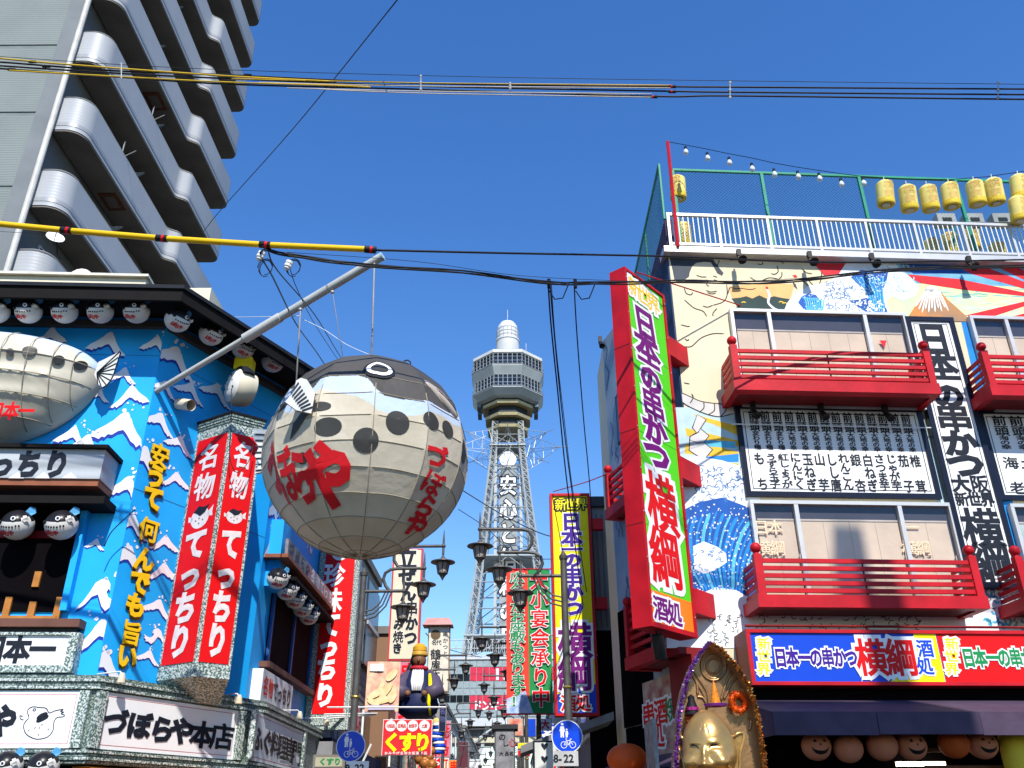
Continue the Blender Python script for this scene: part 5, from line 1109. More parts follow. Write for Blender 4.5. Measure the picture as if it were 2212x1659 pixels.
# pectoral spot pair: leaf shaped markings
wrap(hdir(635, 905), None, [(-.1, -.28), (-.04, -.05), (.18, .2), (.34, .24), (.22, .02), (.05, -.16)], [(0, 1, 2, 3, 4, 5)], 'dark_marking', fspot)
wrap(hdir(612, 880), None, [(-.2, -.1), (-.1, .08), (.12, .16), (.02, .0)], [(0, 1, 2, 3)], 'dark_marking', fspot)
lred = mat('lantern_letter_red', (.68, .012, .02), .5, 0, .1, 5)
def wl(c, u, v, h, wd, k='x', roll=0, col=lred):
    vs_, fs_ = GL[c, k]; wrap(hdir(u, v), None, [((x - .5) * wd, (y - .36) * h) for x, y, z in vs_], fs_, 'letter', col, .018, 2 if h < .6 else 3, roll)
for c, u, v, s in (("づ", 946, 985, .48), ("ぼ", 938, 1045, .46), ("ら", 921, 1096, .45), ("や", 899, 1135, .5)): wl(c, u, v, s * .82, s * .95, 'n' if c == 'ぼ' else 'b', R(-6))
for c, u, v, h, wd in (("や", 706, 1030, 1.0, .74), ("ら", 650, 1034, .85, .42), ("ぼ", 615, 1030, .85, .42), ("づ", 588, 1020, .8, .4)): wl(c, u, v, h, wd, {'ぼ': 'n', 'ら': 'b'}.get(c, 'x'), R(4))
# eye
spot(820, 798, .23, .21, ink, 'eye', R(14), .02); spot(820, 798, .185, .165, pwhite, 'eye', R(14), .03); spot(820, 798, .125, .095, fspot, 'eye', R(14), .04)
# mouth: pale lips bulging at the right
def blob(u, v, a, b, h, mt, name, roll=0):
    n = 18; d0 = hdir(u, v); ri = Vector((0, 0, 1)).cross(d0).normalized(); upv = d0.cross(ri); mm = MB(); P2 = []; F2 = []
    for j in range(7):
        k = cos(j / 6 * pi / 2); hh_ = sin(j / 6 * pi / 2) * h
        for i in range(n):
            x, y = a * k * cos(2 * pi * i / n), b * k * sin(2 * pi * i / n); x, y = x * cos(roll) - y * sin(roll), x * sin(roll) + y * cos(roll)
            q = (d0 * HR + ri * x + upv * y).normalized(); P2.append(HC + q * (hrad(q) + hh_ + .004))
    for j in range(6):
        for i in range(n): F2.append((j * n + i, j * n + (i + 1) % n, (j + 1) * n + (i + 1) % n, (j + 1) * n + i))
    mm.add(P2, F2, mt); return mm.build(name, HP, True)
lip = mat('lip_pale', (.48, .42, .36), .5)
blob(955, 853, .34, .11, .045, lip, 'lip', R(-38)); blob(964, 864, .30, .035, .06, fspot, 'mouth', R(-38)); blob(967, 871, .27, .055, .065, lip, 'lip', R(-38))
# pectoral fin (left) and tail fin stack
finw = mat('fin_white', (.68, .70, .68), .6)
def fin(px, Y0, name, depth=.06, rays=()):
    pts = [at(u, v, Y0) for u, v in px]; mm = MB(); mm.prism(pts, (0, depth, 0), finw, mat('fin_edge_tan', (.42, .28, .16), .6)); f_ = mm.build(name, HP)
    mm = MB()
    for a, b in rays: mm.tube([at(*a, Y0 - .012), at(*b, Y0 - .012)], .011, mat('fin_line_grey', (.10, .11, .15), .6), 4)
    mm.build('fin_ray', f_, kind='stuff')
_sf = (HC + hdir(672, 868) * HR).y - .12
fin([(663, 820), (681, 848), (672, 893), (640, 886), (616, 868), (634, 845), (640, 822), (650, 816)], _sf, 'side_fin', .05, [((648 + i * 4.3 - 3, 826 + i * 7.5), (628 + i * 3.5, 850 + i * 5.2)) for i in range(8)])
fin([(548, 925), (592, 930), (590, 1015), (552, 1022), (560, 1000), (550, 985), (560, 965), (548, 950)], HY + .5, 'tail_fin', .05, [((552, 938 + i * 13), (590, 940 + i * 12)) for i in range(7)])
# pole, ropes
PB = CH_.pt(*CH_.px(338, 845, .0), .0); PT = at(824, 555, HY + .05)
PL_ = thing('support_pole', 'long pale steel pole reaching out from the blue wall above the giant lantern', 'pole', PB)
m = MB(); m.tube([PB, PB.lerp(PT, .48)], .05, mat('pole_paint', (.50, .52, .50), .4, .1, .08, 5), 12); m.build('lower_tube', PL_, .6); m = MB(); m.tube([PB.lerp(PT, .40), PT], .072, mat('pole_paint', (.50, .52, .50), .4, .1, .08, 5), 14); m.build('tube', PL_, .6); m = MB(); m.tube([PT, PT + (PT - PB).normalized() * .03], .074, mat('pole_cap', (.35, .50, .55), .5), 14); m.build('end_cap', PL_)
m = MB(); dirp = (PT - PB).normalized(); m.tube([PB.lerp(PT, .40), PB.lerp(PT, .56)], .085, mat('pole_sleeve', (.55, .55, .53), .4, .1, .08, 5), 14); m.build('sleeve', PL_, .6)
ropem = mat('rope_grey', (.36, .34, .31), .8)
for k, (fr, to, lb) in enumerate((((808, 582), (803, 768), 'front hanging rope between the pole end and the lantern top'), ((650, 680), (640, 830), 'rear hanging rope down to the side fin'), ((716, 635), (708, 800), 'thin middle rope below the pole'))):
    t_ = min((i / 200 for i in range(201)), key=lambda q: abs(((PB.lerp(PT, q) - EYE).dot(_R) / (PB.lerp(PT, q) - EYE).dot(_F)) - (fr[0] - 1106) / FPX)); p = PB.lerp(PT, t_)
    d = hdir(*to); q = HC + d * HR if k == 0 else at(*to, p.y - .2)
    if k == 2: q = HC + Vector((-.45, .3, 1.35))
    m = MB(); m.tube([p, p.lerp(q, .1), q], [.02 if k < 2 else .008, .014 if k < 2 else .006, .014 if k < 2 else .006], ropem, 5); m.ball(p.lerp(q, .06), .035, steel, 6); one('hanging_rope', m, lb, 'rope', True)
m = MB(); q = HC + Vector((.52, -.1, 1.42)); m.tube([q + Vector((.06 * cos(a), 0, .06 + .06 * sin(a))) for a in [k * pi / 5 for k in range(11)]], .012, black, 5); m.build('top_ring', HP)
# ================================================================ small puffer lanterns
def mini():
    t = thing('small_puffer_lantern', 'x', 'lantern', (0, 0, 0), 'small puffer fish lanterns hung round the blue restaurant'); r = .215
    m = MB(); n, k_ = 36, 24; m.v = [Vector((r * sin(pi * j / k_) * cos(2 * pi * i / n) * 1.0, r * sin(pi * j / k_) * sin(2 * pi * i / n), -r * .95 * cos(pi * j / k_))) for j in range(k_ + 1) for i in range(n)]
    W0 = mat('mini_white', (.66, .64, .60), .45, 0, .05, 9); K0 = mat('mini_black', (.015, .015, .018), .3)
    for j in range(k_):
        for i in range(n):
            a = pi * (j + .5) / k_; b = 2 * pi * (i + .5) / n; x, y, z = sin(a) * cos(b), sin(a) * sin(b), -cos(a)
            blk = z > .20 + .22 * cos(b + 1.2) and not (x > .55 and y < -.2 and z < .75); m.f.append([j * n + i, j * n + (i + 1) % n, (j + 1) * n + (i + 1) % n, (j + 1) * n + i]); m.m.append(m.mi(K0 if blk else W0))
    m.build('shell', t, True)
    def sp(x, z, k=1.01): y = -sqrt(max(.0, 1 - x * x - (z / .95) ** 2)); return Vector((x, y, z)) * r * k
    m = MB()
    for x in (-.55, -.38, -.2, -.02, .16, .34, .5): c = sp(x, .06 + .06 * (x > .3)); m.ball(c, r * .06, K0, 6)
    m.ball(sp(-.72, .3), r * .13, K0, 8); m.build('dot', t, kind='stuff')
    m = MB(); c = sp(.15, .55, 1.0); m.lathe(c, [(.15 * r, .0), (.15 * r, .02)], white, 14, c); m.lathe(c, [(.08 * r, .02), (.08 * r, .028)], K0, 10, c); m.build('eye', t)
    m = MB(); 
    m.prism([Vector(q) * r for q in ((.35, .1, .75), (.65, .3, 1.12), (.95, .35, 1.0), (1.0, .3, .72), (.7, .1, .55))], (0, .02, 0), mat('mini_fin_blue', (.12, .42, .75), .5)); m.build('tail_fin', t)
    m = MB(); m.prism([Vector(q) * r for q in ((.62, -.62, .5), (.88, -.5, .62), (.96, -.45, .42), (.75, -.6, .3))], (0, -.02, 0), W0); m.build('mouth', t)
    for c, x, z in (("ぼ", -.5, -.32), ("ら", -.22, -.38), ("や", .06, -.34)):
        vs_, fs_ = GL[c, 'x']; mm = MB(); mm.add([sp(x + (a - .5) * .36, z + (b - .36) * .36, 1.015) for a, b, _ in vs_], fs_, mat('mini_red', (.6, .01, .03), .5)); mm.build('letter', t)
    return t
MN = mini()
minis = [(FL, u, 673, d_) for u, d_ in ((-8, 'cut by the left edge'), (62, 'first full one'), (140, 'second full one'), (217, 'third full one'), (295, 'last before the corner'))]
first = True; TI = .62
def put_mini(p, rz, label, sc=1.0):
    global first
    if first: MN.location = p; MN.rotation_euler = (TI, 0, rz); MN.scale = (sc,) * 3; MN['label'] = label; first = False; return
    dup(MN, p, rz, label, sc, (TI, 0, rz))
faFL = atan2(FL.n.y, FL.n.x) + pi / 2; faCH = atan2(CH_.n.y, CH_.n.x) + pi / 2; faSW = pi / 2
for W, u, v, d_ in minis: put_mini(W.pt(*W.px(u, v, .58), .58), faFL, 'small puffer lantern under the front eave, %s from the left' % d_)
for u, v, d_ in ((383, 692, 'first right of the corner'), (456, 722, 'second right of the corner'), (525, 752, 'behind the support pole'), (589, 782, 'farthest right, above the giant lantern fin')): put_mini(CH_.pt(*CH_.px(u, v, .55), .55), faCH - .15, 'small puffer lantern under the angled eave, ' + d_)
TI = .5
for u, d_ in ((38, 'left'), (133, 'right')): put_mini(FL.pt(*FL.px(u, 1134, .38), .38), faFL, 'small puffer lantern in front of the dark window, %s one of two' % d_, 1.12)
for i, (u, v) in enumerate(((600, 1250), (620, 1275), (637, 1294), (653, 1313), (667, 1330))): put_mini(SW.pt(*SW.px(u, v, .3), .3), faSW - .9, 'small puffer lantern in the shaded side row, %s from the near end' % ['nearest', 'second', 'third', 'fourth', 'fifth'][i], .95)
for u, d_ in ((15, 'leftmost'), (93, 'second')): put_mini(FL.pt(*FL.px(u, 1655, .6), .6), faFL, 'small puffer lantern below the granite fascia at the bottom edge, ' + d_, .95)
# ================================================================ unseen building behind the camera, shaped to cast the shadow on the shopfront
OB = thing('unseen_building', 'plain grey unseen building across the junction, shaped to cast its shadow on the awning', 'building', (7.0, -4.5, 0))
m = MB(); m.box((5.0, -6, 0), (9.05, -3, 21.2), mat('unseen_building_render', (.42, .41, .39), .8, 0, .15, .5)); m.build('wall', OB)
m = MB(); m.box((8.55, -3.7, 21.2), (9.05, -3.1, 24.8), mat('rooftop_caster_render', (.5, .48, .44), .8)); m.build('rooftop_caster', OB)  # unseen rooftop post, sized for the shadow stripe it casts
for k in range(6):
    for j in range(3): m = MB(); m.box((5.3 + j * 1.2, -3, 1.8 + k * 3.2), (6.2 + j * 1.2, -2.95, 3.5 + k * 3.2), dglass); m.build('window', OB)
# ================================================================ street lamps
SLX, SLY = .93, 16.0
def SP(u, v): p = at(u, v, SLY); return Vector((p.x - SLX, 0, p.z))
def lantern_parts(t, c, s=1.0):
    m = MB(); m.lathe(c, [(.015, .02), (.03, 0), (.045, -.03), (.13, -.075), (.24, -.105), (.245, -.12), (.05, -.115)], dsteel, 16); m.build('lamp_hat', t, .5)
    m = MB(); m.lathe(c, [(.125, -.125), (.13, -.15), (.09, -.33), (.06, -.36), (.03, -.41), (.005, -.46)], mat('lamp_glass_pale', (.42, .38, .34), .3), 8); g = m.build('lantern', t)
    m = MB()
    for k in range(8):
        a = pi * 2 * k / 8; m.tube([c + Vector((.135 * cos(a), .135 * sin(a), -.12)), c + Vector((.095 * cos(a), .095 * sin(a), -.33))], .009, dsteel, 4, False)
    m.lathe(c, [(.10, -.31), (.105, -.34), (.06, -.38), (.03, -.43), (.004, -.48)], dsteel, 10); m.build('cage', g, kind='stuff')
ST = thing('street_lamp', 'x', 'street lamp', (0, 0, 0), 'three armed street lamps along the street')
zt_ = SP(1218, 1197).z
m = MB(); m.tube([(0, 0, 0), (0, 0, 1.0), (0, 0, 3.4), (0, 0, zt_ - .1)], [.085, .075, .068, .06], dsteel, 12); m.lathe((0, 0, zt_ - .1), [(.075, 0), (.08, .06), (.05, .1), (.03, .14), (.001, .17)], dsteel, 12); m.lathe((0, 0, 0), [(.16, 0), (.15, .25), (.1, .4)], dsteel, 12); m.build('pole', ST, .6)
arms = [((1214, 1244), (1127, 1244), 1285), ]
def arm(pts, r=.032): m = MB(); m.tube(pts, r, dsteel, 8); m.build('arm', ST, .8)
arm([SP(1214, 1244), SP(1124, 1244)])
arm([SP(1157, 1243), SP(1166, 1232), SP(1172, 1217), SP(1168, 1203), SP(1156, 1195), SP(1140, 1193), SP(1079, 1193)])
arm([SP(1125, 1193), SP(1140, 1188), SP(1149, 1174), SP(1149, 1158), SP(1142, 1147), SP(1128, 1143), SP(1036, 1143)])
for k in range(3): arm([SP(1215, 1290 + k * 10), SP(1195 - k * 4, 1286 + k * 8), SP(1178 - k * 7, 1272 + k * 3), SP(1166 - k * 7, 1246)], .016)
for u, v in ((1124, 1244), (1079, 1193), (1037, 1143)):
    c = SP(u, v + 24); m = MB(); m.tube([SP(u, v - 36), SP(u, v - 12), c + Vector((0, 0, .03))], [.006, .022, .024], dsteel, 8); m.ball(SP(u, v), .045, dsteel, 8); m.build('hanging_rod', ST, .8); lantern_parts(ST, c)
m = MB(); m.ball((0, 0, 3.75), .085, mat('brass_collar', (.4, .3, .08), .4, .6), 8, (1, 1, .5)); m.build('collar', ST)
ST.location = (SLX, SLY, 0); ST['label'] = 'nearest right street lamp in front of the yellow vertical sign'
lampsR = [(25.1, .66), (34, .45), (43, .4), (52, .35), (62, .3), (74, .25), (88, .2)]; lampsL = [(17.1, -2.93), (29.6, -3.1), (42, -3.15), (54, -3.2), (67, -3.2), (80, -3.2)]
ordw = ['second', 'third', 'fourth', 'fifth', 'sixth', 'seventh', 'eighth']
for i, (y, x) in enumerate(lampsR): dup(ST, (x, y, 0), 0, 'street lamp of the right row, %s from the near end' % ordw[i])
for i, (y, x) in enumerate(lampsL): dup(ST, (x, y, 0), pi, 'nearest left street lamp in front of the long red banner' if i == 0 else 'street lamp of the left row, %s from the near end' % ordw[i - 1])
# round blue signs
sblu = mat('sign_blue', (.004, .06, .62), .3, 0, .05, 2)
def blue_sign(u, v, Y, r, px_, txt, plab, lab):
    c = at(u, v, Y); t = thing('road_sign', lab, 'road sign', c, 'round blue pedestrian and bicycle signs')
    m = MB(); m.lathe(c, [(r, 0), (r, .012)], pwhite, 36, (0, -1, 0)); m.lathe(c, [(r * .94, .0125), (r * .94, .016)], sblu, 36, (0, -1, 0)); m.build('disc', t)
    W_ = Wall(c.x, c.y - .018, 1, 0); m = MB()
    def pg(pts, mt=pwhite, o=0): m.poly([W_.pt(x * r, c.z + y * r, o) for x, y in pts], mt)
    def st(pts, wd=.018):
        for a, b in zip(pts, pts[1:]):
            a, b = Vector(a), Vector(b); n = (b - a).normalized(); n = Vector((-n.y, n.x)) * wd; pg([a - n, b - n, b + n, a + n])
    pg([(-.30 + .085 * cos(k * pi / 5), .74 + .085 * sin(k * pi / 5)) for k in range(10)]); pg([(-.42, .6), (-.2, .62), (-.12, .3), (-.2, .28), (-.2, -.06), (-.28, -.06), (-.3, .2), (-.33, -.06), (-.42, -.06), (-.42, .3), (-.48, .32)])
    pg([(-.02 + .06 * cos(k * pi / 5), .42 + .06 * sin(k * pi / 5)) for k in range(10)]); pg([(-.08, .33), (.05, .33), (.08, .12), (.04, .1), (.03, -.06), (-.08, -.06), (-.1, .12)])
    for cx_ in (-.22, .34): st([(cx_ + .19 * cos(a * pi / 8), -.5 + .19 * sin(a * pi / 8)) for a in range(17)])
    st([(-.22, -.5), (-.05, -.25), (.2, -.25), (.34, -.5)]); st([(-.05, -.25), (.08, -.5), (-.22, -.5)]); st([(.08, -.5), (.2, -.25), (.16, -.15), (.28, -.15)]); st([(-.05, -.25), (-.09, -.12), (-.02, -.12)])
    m.build('pictogram', t, kind='stuff')
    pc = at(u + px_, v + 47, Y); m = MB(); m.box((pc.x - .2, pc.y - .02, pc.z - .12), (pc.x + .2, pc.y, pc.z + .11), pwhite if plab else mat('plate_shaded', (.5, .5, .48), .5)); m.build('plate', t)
    for i, ch in enumerate(txt): letter(t, Wall(pc.x, pc.y - .024, 1, 0), ch, -.13 + i * .085, pc.z, .17, .17, ink, None, 0, 'n')
blue_sign(1225, 1591, 15.85, .262, -2, "8-22", 0, 'round blue sign on the right lamp post below the yellow sign')
blue_sign(758, 1612, 16.9, .262, 14, "9-22", 1, 'round blue sign on the left lamp post beside the medicine banner')
# ================================================================ yellow vertical sign
YS = Wall(.88, 20, 1, 0); yy0, yy1 = YS.px(1235, 1547)[1], YS.px(1235, 1067)[1]; yw = .955
T = thing('projecting_sign', 'tall yellow vertical sign with violet and purple characters, red frame, behind the lamp post', 'sign', (1.35, 20.1, yy0))
m = MB(); m.wbox(YS, 0, yw, yy0, yy1, -.25, 0, mat('sign_side_dark_red', (.35, .01, .015))); m.build('sign_box', T)
m = MB()
for q in ((0, yw, yy1 - .06, yy1), (0, yw, yy0, yy0 + .06), (0, .06, yy0 + .06, yy1 - .06), (yw - .06, yw, yy0 + .06, yy1 - .06)): m.wbox(YS, *q, .0005, .05, red)
m.build('frame', T); zl, zr_ = YS.px(1195, 1500)[1], YS.px(1280, 1478)[1]
m = MB(); m.poly([YS.pt(.06, zl, .01), YS.pt(yw - .06, zr_, .01), YS.pt(yw - .06, yy1 - .06, .01), YS.pt(.06, yy1 - .06, .01)], yellow); m.build('panel', T)
m = MB(); m.poly([YS.pt(.06, yy0 + .06, .01), YS.pt(yw - .06, yy0 + .06, .01), YS.pt(yw - .06, zr_, .01), YS.pt(.06, zl, .01)], rblue); m.build('panel', T)
for c, u, v, h, wd in (("新", 1211, 1091, 26, 26), ("世", 1233, 1090, 26, 26), ("界", 1255, 1089, 26, 26)): lp(T, YS, c, u, v, h, wd, yellow, ink, .018, 'c', 'O')
for c, v, h, wd in (("日", 1127, 40, 44), ("本", 1162, 40, 46), ("一", 1187, 30, 46), ("の", 1210, 34, 42), ("串", 1246, 46, 46), ("か", 1281, 38, 44), ("つ", 1314, 38, 46)): lp(T, YS, c, 1233 + (v - 1090) * .025, v, h, wd, violet, pwhite, .018, 'x', 'o')
for c, v in (("横", 1384), ("綱", 1455)): lp(T, YS, c, 1242, v, 80, 76, purple, pwhite, .02, 'x', 'o')
for c, u in (("酒", 1228), ("処", 1260)): lp(T, YS, c, u, 1519, 38, 34, bred, pwhite, .018, 'b', 'o')
for v in (1131, 1302): z = YS.px(1290, v)[1]; m = MB(); m.wbox(YS, yw + .001, 1.25, z - .13, z + .13, -.2, -.02, red); m.build('arm', T)
# ================================================================ banner green / red
BN = Wall(-.16, 24, 1, 0); bl, brr = BN.px(1094, 1390)[0], BN.px(1191, 1390)[0]; bz_0, bz_1 = BN.px(1140, 1541)[1], BN.px(1140, 1231)[1]; bm_ = BN.px(1142, 1390)[0]
T = thing('cloth_banner', 'green and red cloth banner with outlined characters beside the yellow sign', 'banner', BN.pt((bl + brr) / 2, bz_0, 0))
def clothq(W_, s0, s1, z0, z1, mt, name, par, amp=.03, o=0, n=12):
    m = MB(); vs = [W_.pt(s0 + (s1 - s0) * i / n, z0 + (z1 - z0) * j / n, o + amp * sin(i * 1.1 + j * .7) * sin(j * .9)) for j in range(n + 1) for i in range(n + 1)]
    m.add(vs, [(j * (n + 1) + i, j * (n + 1) + i + 1, (j + 1) * (n + 1) + i + 1, (j + 1) * (n + 1) + i) for j in range(n) for i in range(n)], mt); return m.build(name, par, True)
clothq(BN, bl, bm_, bz_0, bz_1, mat('banner_red', (.80, .06, .035), .7, 0, .06, 3), 'red_half', T, .015); clothq(BN, bm_, brr, bz_0, bz_1, mat('banner_green', (.02, .27, .07), .7, 0, .06, 3), 'green_half', T, .015)
m = MB(); m.poly([BN.pt(bl, bz_0, .03), BN.pt(bm_ + .1, bz_0, .03), BN.pt(bm_ - .1, bz_0 + .55, .03), BN.pt(bl, bz_0 + .35, .03)], mat('banner_foam', (.62, .68, .78), .7, 0, .2, 6, col2=(.2, .35, .7))); m.build('wave_print', T)
column(T, BN, "広々したお座敷もあります！", ((bl + bm_) / 2, bz_1 - .08), ((bl + bm_) / 2 - .0, bz_0 + .15), .30, .42, dgreen, pwhite, .04, 'n', 'x')
column(T, BN, "大小宴会承り中", ((bm_ + brr) / 2, bz_1 - .08), ((bm_ + brr) / 2, bz_0 + .12), .50, .50, bred, pwhite, .04, 'n', 'x')
m = MB(); m.tube([BN.pt(bl - .1, bz_1 + .02, 0), BN.pt(2.1, bz_1 + .02, 0)], .02, red, 5); m.tube([BN.pt(bl - .1, bz_0 - .02, 0), BN.pt(2.1, bz_0 - .02, 0)], .02, red, 5); m.build('rod', T, kind='stuff')
# ================================================================ signs of the left side beyond the puffer restaurant
def board(name, label, W_, u0, v0, u1, v1, face, edge, cat='sign', th=.2, ew=.05):
    s0, s1, z0, z1 = rect(W_, u0, v0, u1, v1); t = thing(name, label, cat, W_.pt((s0 + s1) / 2, z0, 0)); m = MB(); m.wbox(W_, s0, s1, z0, z1, -th, 0, edge); m.build('sign_box', t); m = MB(); m.wbox(W_, s0 + ew, s1 - ew, z0 + ew, z1 - ew, .001, .012, face); m.build('face', t); return t
Wz = Wall(-3.4, 26, 1, 0); beige = mat('beige_print', (.76, .68, .50), .6, 0, .06, 2); redge = mat('red_edge', (.62, .06, .07), .5)
t = board('projecting_sign', 'beige vertical sign with red border and black brush characters behind the left lamp', Wz, 843, 1185, 909, 1427, beige, redge)
for c, u, v, h in (("立", 880, 1206, 50), ("ぜ", 880, 1246, 44), ("ん", 882, 1281, 40), ("串", 889, 1315, 34), ("か", 889, 1347, 32), ("つ", 887, 1378, 34), ("み", 860, 1350, 24), ("焼", 860, 1376, 27), ("き", 858, 1401, 25)): lp(t, Wz, c, u, v, h, h * .85, ink, mat('cream_outline', (.85, .8, .66)), .016, 'x', 'o')
Wt = Wall(-3.2, 34, 1, 0)
t = board('projecting_sign', 'slim cream sign with a pink roof and thin black characters', Wt, 923, 1352, 971, 1495, mat('cream_print', (.78, .72, .58), .6), mat('wood_edge', (.35, .22, .12), .6), ew=.04)
s0, s1, z0, z1 = rect(Wt, 914, 1334, 979, 1352); m = MB(); P_ = Wt.pt
m.hexa([P_(s0, z0, .25), P_(s1, z0, .25), P_(s1, z0, -.5), P_(s0, z0, -.5), P_(s0 + .15, z1, -.05), P_(s1 - .15, z1, -.05), P_(s1 - .15, z1, -.25), P_(s0 + .15, z1, -.25)], mat('pink_roof', (.55, .27, .24), .7)); m.build('roof', t)
for c, u, v, h in (("名", 938, 1388, 12), ("代", 948, 1388, 12), ("鶴", 941, 1414, 24), ("屋", 941, 1438, 22), ("本", 941, 1458, 20), ("店", 941, 1478, 18), ("串", 962, 1370, 12), ("か", 962, 1384, 12), ("つ", 962, 1398, 12), ("と", 962, 1412, 12)): lp(t, Wt, c, u, v, h, h, ink, None, .016, 'c')
m = MB(); c_, z_ = Wt.px(941, 1371, .02); m.lathe(Wt.pt(c_, z_, .014), [(.19, 0), (.19, .004)], mat('emblem_brown', (.15, .1, .05)), 20, (0, -1, 0)); m.build('emblem', t)
# food poster
Wp_ = Wall(-3.4, 22.0, 1, .05); s0, s1, z0, z1 = rect(Wp_, 791, 1429, 863, 1537)
t = thing('food_banner', 'pink and cream cloth banner with a photo of fried skewers', 'banner', Wp_.pt((s0 + s1) / 2, z0, 0))
clothq(Wp_, s0, s1, z0, z1, mat('poster_pink', (.72, .30, .24), .7, 0, .2, 5, col2=(.80, .62, .40)), 'cloth', t, .012)
m = MB(); fr = mat('fried_gold', (.76, .52, .22), .6, 0, .15, 8, col2=(.85, .70, .45))
for x, y, a, b, r_ in ((.3, .35, .28, .10, .5), (.6, .4, .3, .09, .9), (.5, .22, .3, .1, .2), (.8, .3, .2, .12, 1.2), (.25, .18, .2, .08, -.3), (.75, .72, .22, .11, .8), (.45, .48, .18, .07, 1.1)):
    m.poly([Wp_.pt(s0 + (s1 - s0) * min(.97, max(.03, x + a * cos(k * pi / 8) * cos(r_) - b * sin(k * pi / 8) * sin(r_))), z0 + (z1 - z0) * (y + (a * cos(k * pi / 8) * sin(r_) + b * sin(k * pi / 8) * cos(r_)) * .7), .03 + .002 * x) for k in range(16)], fr)
m.poly([Wp_.pt(s0 + (s1 - s0) * x, z0 + (z1 - z0) * y, .034) for x, y in ((.08, .8), (.5, .8), (.5, .95), (.08, .95))], pwhite); m.poly([Wp_.pt(s0 + (s1 - s0) * x, z0 + (z1 - z0) * y, .034) for x, y in ((.1, .03), (.9, .03), (.9, .12), (.1, .12))], mat('pale_violet', (.55, .5, .7)))
m.build('food_print', t, kind='stuff')
# medicine banner
Wk = Wall(-2.9, 20.5, 1, .04); t = board('medicine_banner', 'red medicine shop banner with big yellow characters and four white discs', Wk, 826, 1554, 933, 1632, mat('kusuri_red', (.74, .02, .03), .6), pwhite, 'banner', .04, .012)
for c, u in (("く", 846), ("す", 880), ("り", 913)): lp(t, Wk, c, u, 1604, 42, 38, yellow, None, .02, 'x')
m = MB()
for i, u in enumerate((844, 868, 892, 917)): a, z = Wk.px(u, 1568); m.poly([Wk.pt(a + .115 * cos(k * pi / 9), z + .115 * sin(k * pi / 9), .018) for k in range(18)], pwhite)
m.build('white_disc', t, kind='stuff')
for i, tx in enumerate(("化粧品", "日用品", "お菓子", "土産")):
    for j, c in enumerate(tx): lp(t, Wk, c, (844, 868, 892, 917)[i] + (j - len(tx) / 2 + .5) * 6, 1568, 9, 7, bred, None, .024, 'n')
for i in range(11): lp(t, Wk, "おみやげ名物大阪菓子品"[i], 834 + i * 8.5, 1627, 7, 7, pwhite, None, .02, 'n')
m = MB(); m.tube([Wk.pt(-1.2, t.location.z + .98, .02), Wk.pt(1.4, t.location.z + .98, .02)], .018, white, 5); one('banner_rod', m, 'thin white rod above the medicine banner', 'rod')
for i, (a, b) in enumerate((((700, 1543), (815, 1541)), ((700, 1548), (812, 1543)), ((700, 1553), (810, 1544)))): m = MB(); m.tube([at(*a, 20.6), at(*b, 21.6)], .015, white, 5); one('white_rod', m, 'white rod bracing the food banner, %s of three' % ['top', 'middle', 'bottom'][i], 'rod', group='white rods under the food banner')
m = MB(); m.tube([at(802, 1607, 19), at(776, 1662, 19)], .02, white, 5); one('white_rod', m, 'slanting white rod crossing the dark blue awning', 'rod')
# seated robed figure on the left
fg = thing('robed_figure_statue', 'large painted seated figure in dark blue robe with yellow headdress over the street', 'statue', at(905, 1560, 25))
def fb(u, v, ru, rv, Y, mt, name, ry=.9):
    c = at(u, v, Y); k = 1 / ppm(c); m = MB(); m.lathe(c, [(ru * k * max(.02, sin(pi * i / 12)), -rv * k * cos(pi * i / 12)) for i in range(13)], mt, 16); m.build(name, fg, True)
rob = mat('robe_navy', (.02, .03, .10), .5, 0, .2, 3); grp_ = mat('robe_grey_violet', (.09, .07, .12), .5)
fx = at(902, 1540, 25)
def FP(x, y, z): return fx + Vector((x, y, z))
m = MB(); m.lathe(fx, [(.30, -.15), (.52, 0), (.56, .2), (.48, .5), (.40, .8), (.30, 1.02), (.16, 1.14), (.08, 1.2)], rob, 24); m.build('robe', fg, True)
for sg in (-1, 1): m = MB(); m.tube([FP(sg * .22, 0, 1.02), FP(sg * .42, -.1, .8), FP(sg * .50, -.28, .52), FP(sg * .30, -.5, .42)], [.13, .19, .24, .17], grp_, 14); m.build('sleeve', fg, True); m = MB(); m.ball(FP(sg * .22, -.62, .42), .08, mat('brown_face', (.22, .10, .05), .5), 8); m.build('hand', fg, True)
m = MB()
for k in range(5): m.tube([FP(-.12 + k * .06, -.30 - .02 * (k % 2), 1.05), FP(-.14 + k * .07, -.46 - .02 * (k % 2), .75), FP(-.10 + k * .05, -.53, .5)], .035, pwhite, 6)
m.build('shirt', fg, True, kind='stuff')
m = MB(); m.tube([FP(.2 * cos(a), -.05 + .2 * sin(a), 1.13) for a in [k * pi / 6 for k in range(13)]], .06, mat('red_scarf', (.5, .02, .04)), 8); m.build('scarf', fg, True)
m = MB(); m.ball(FP(0, -.08, 1.34), .19, mat('brown_face', (.22, .10, .05), .5), 14); m.ball(FP(0, -.28, 1.32), .04, mat('brown_face', (.22, .10, .05), .5), 8); m.build('head', fg, True)
m = MB(); m.ball(FP(-.05, .02, 1.36), .21, ink, 12); m.tube([FP(-.2, .02, 1.3), FP(-.28, 0, 1.1), FP(-.25, -.02, .9)], [.07, .08, .04], ink, 8); m.build('hair', fg, True)
m = MB(); m.lathe(FP(0, -.06, 1.45), [(.2, 0), (.22, .03), (.21, .1), (.19, .13)], mat('amber_band', (.6, .35, .05), .5), 18); m.build('headband', fg, .6)
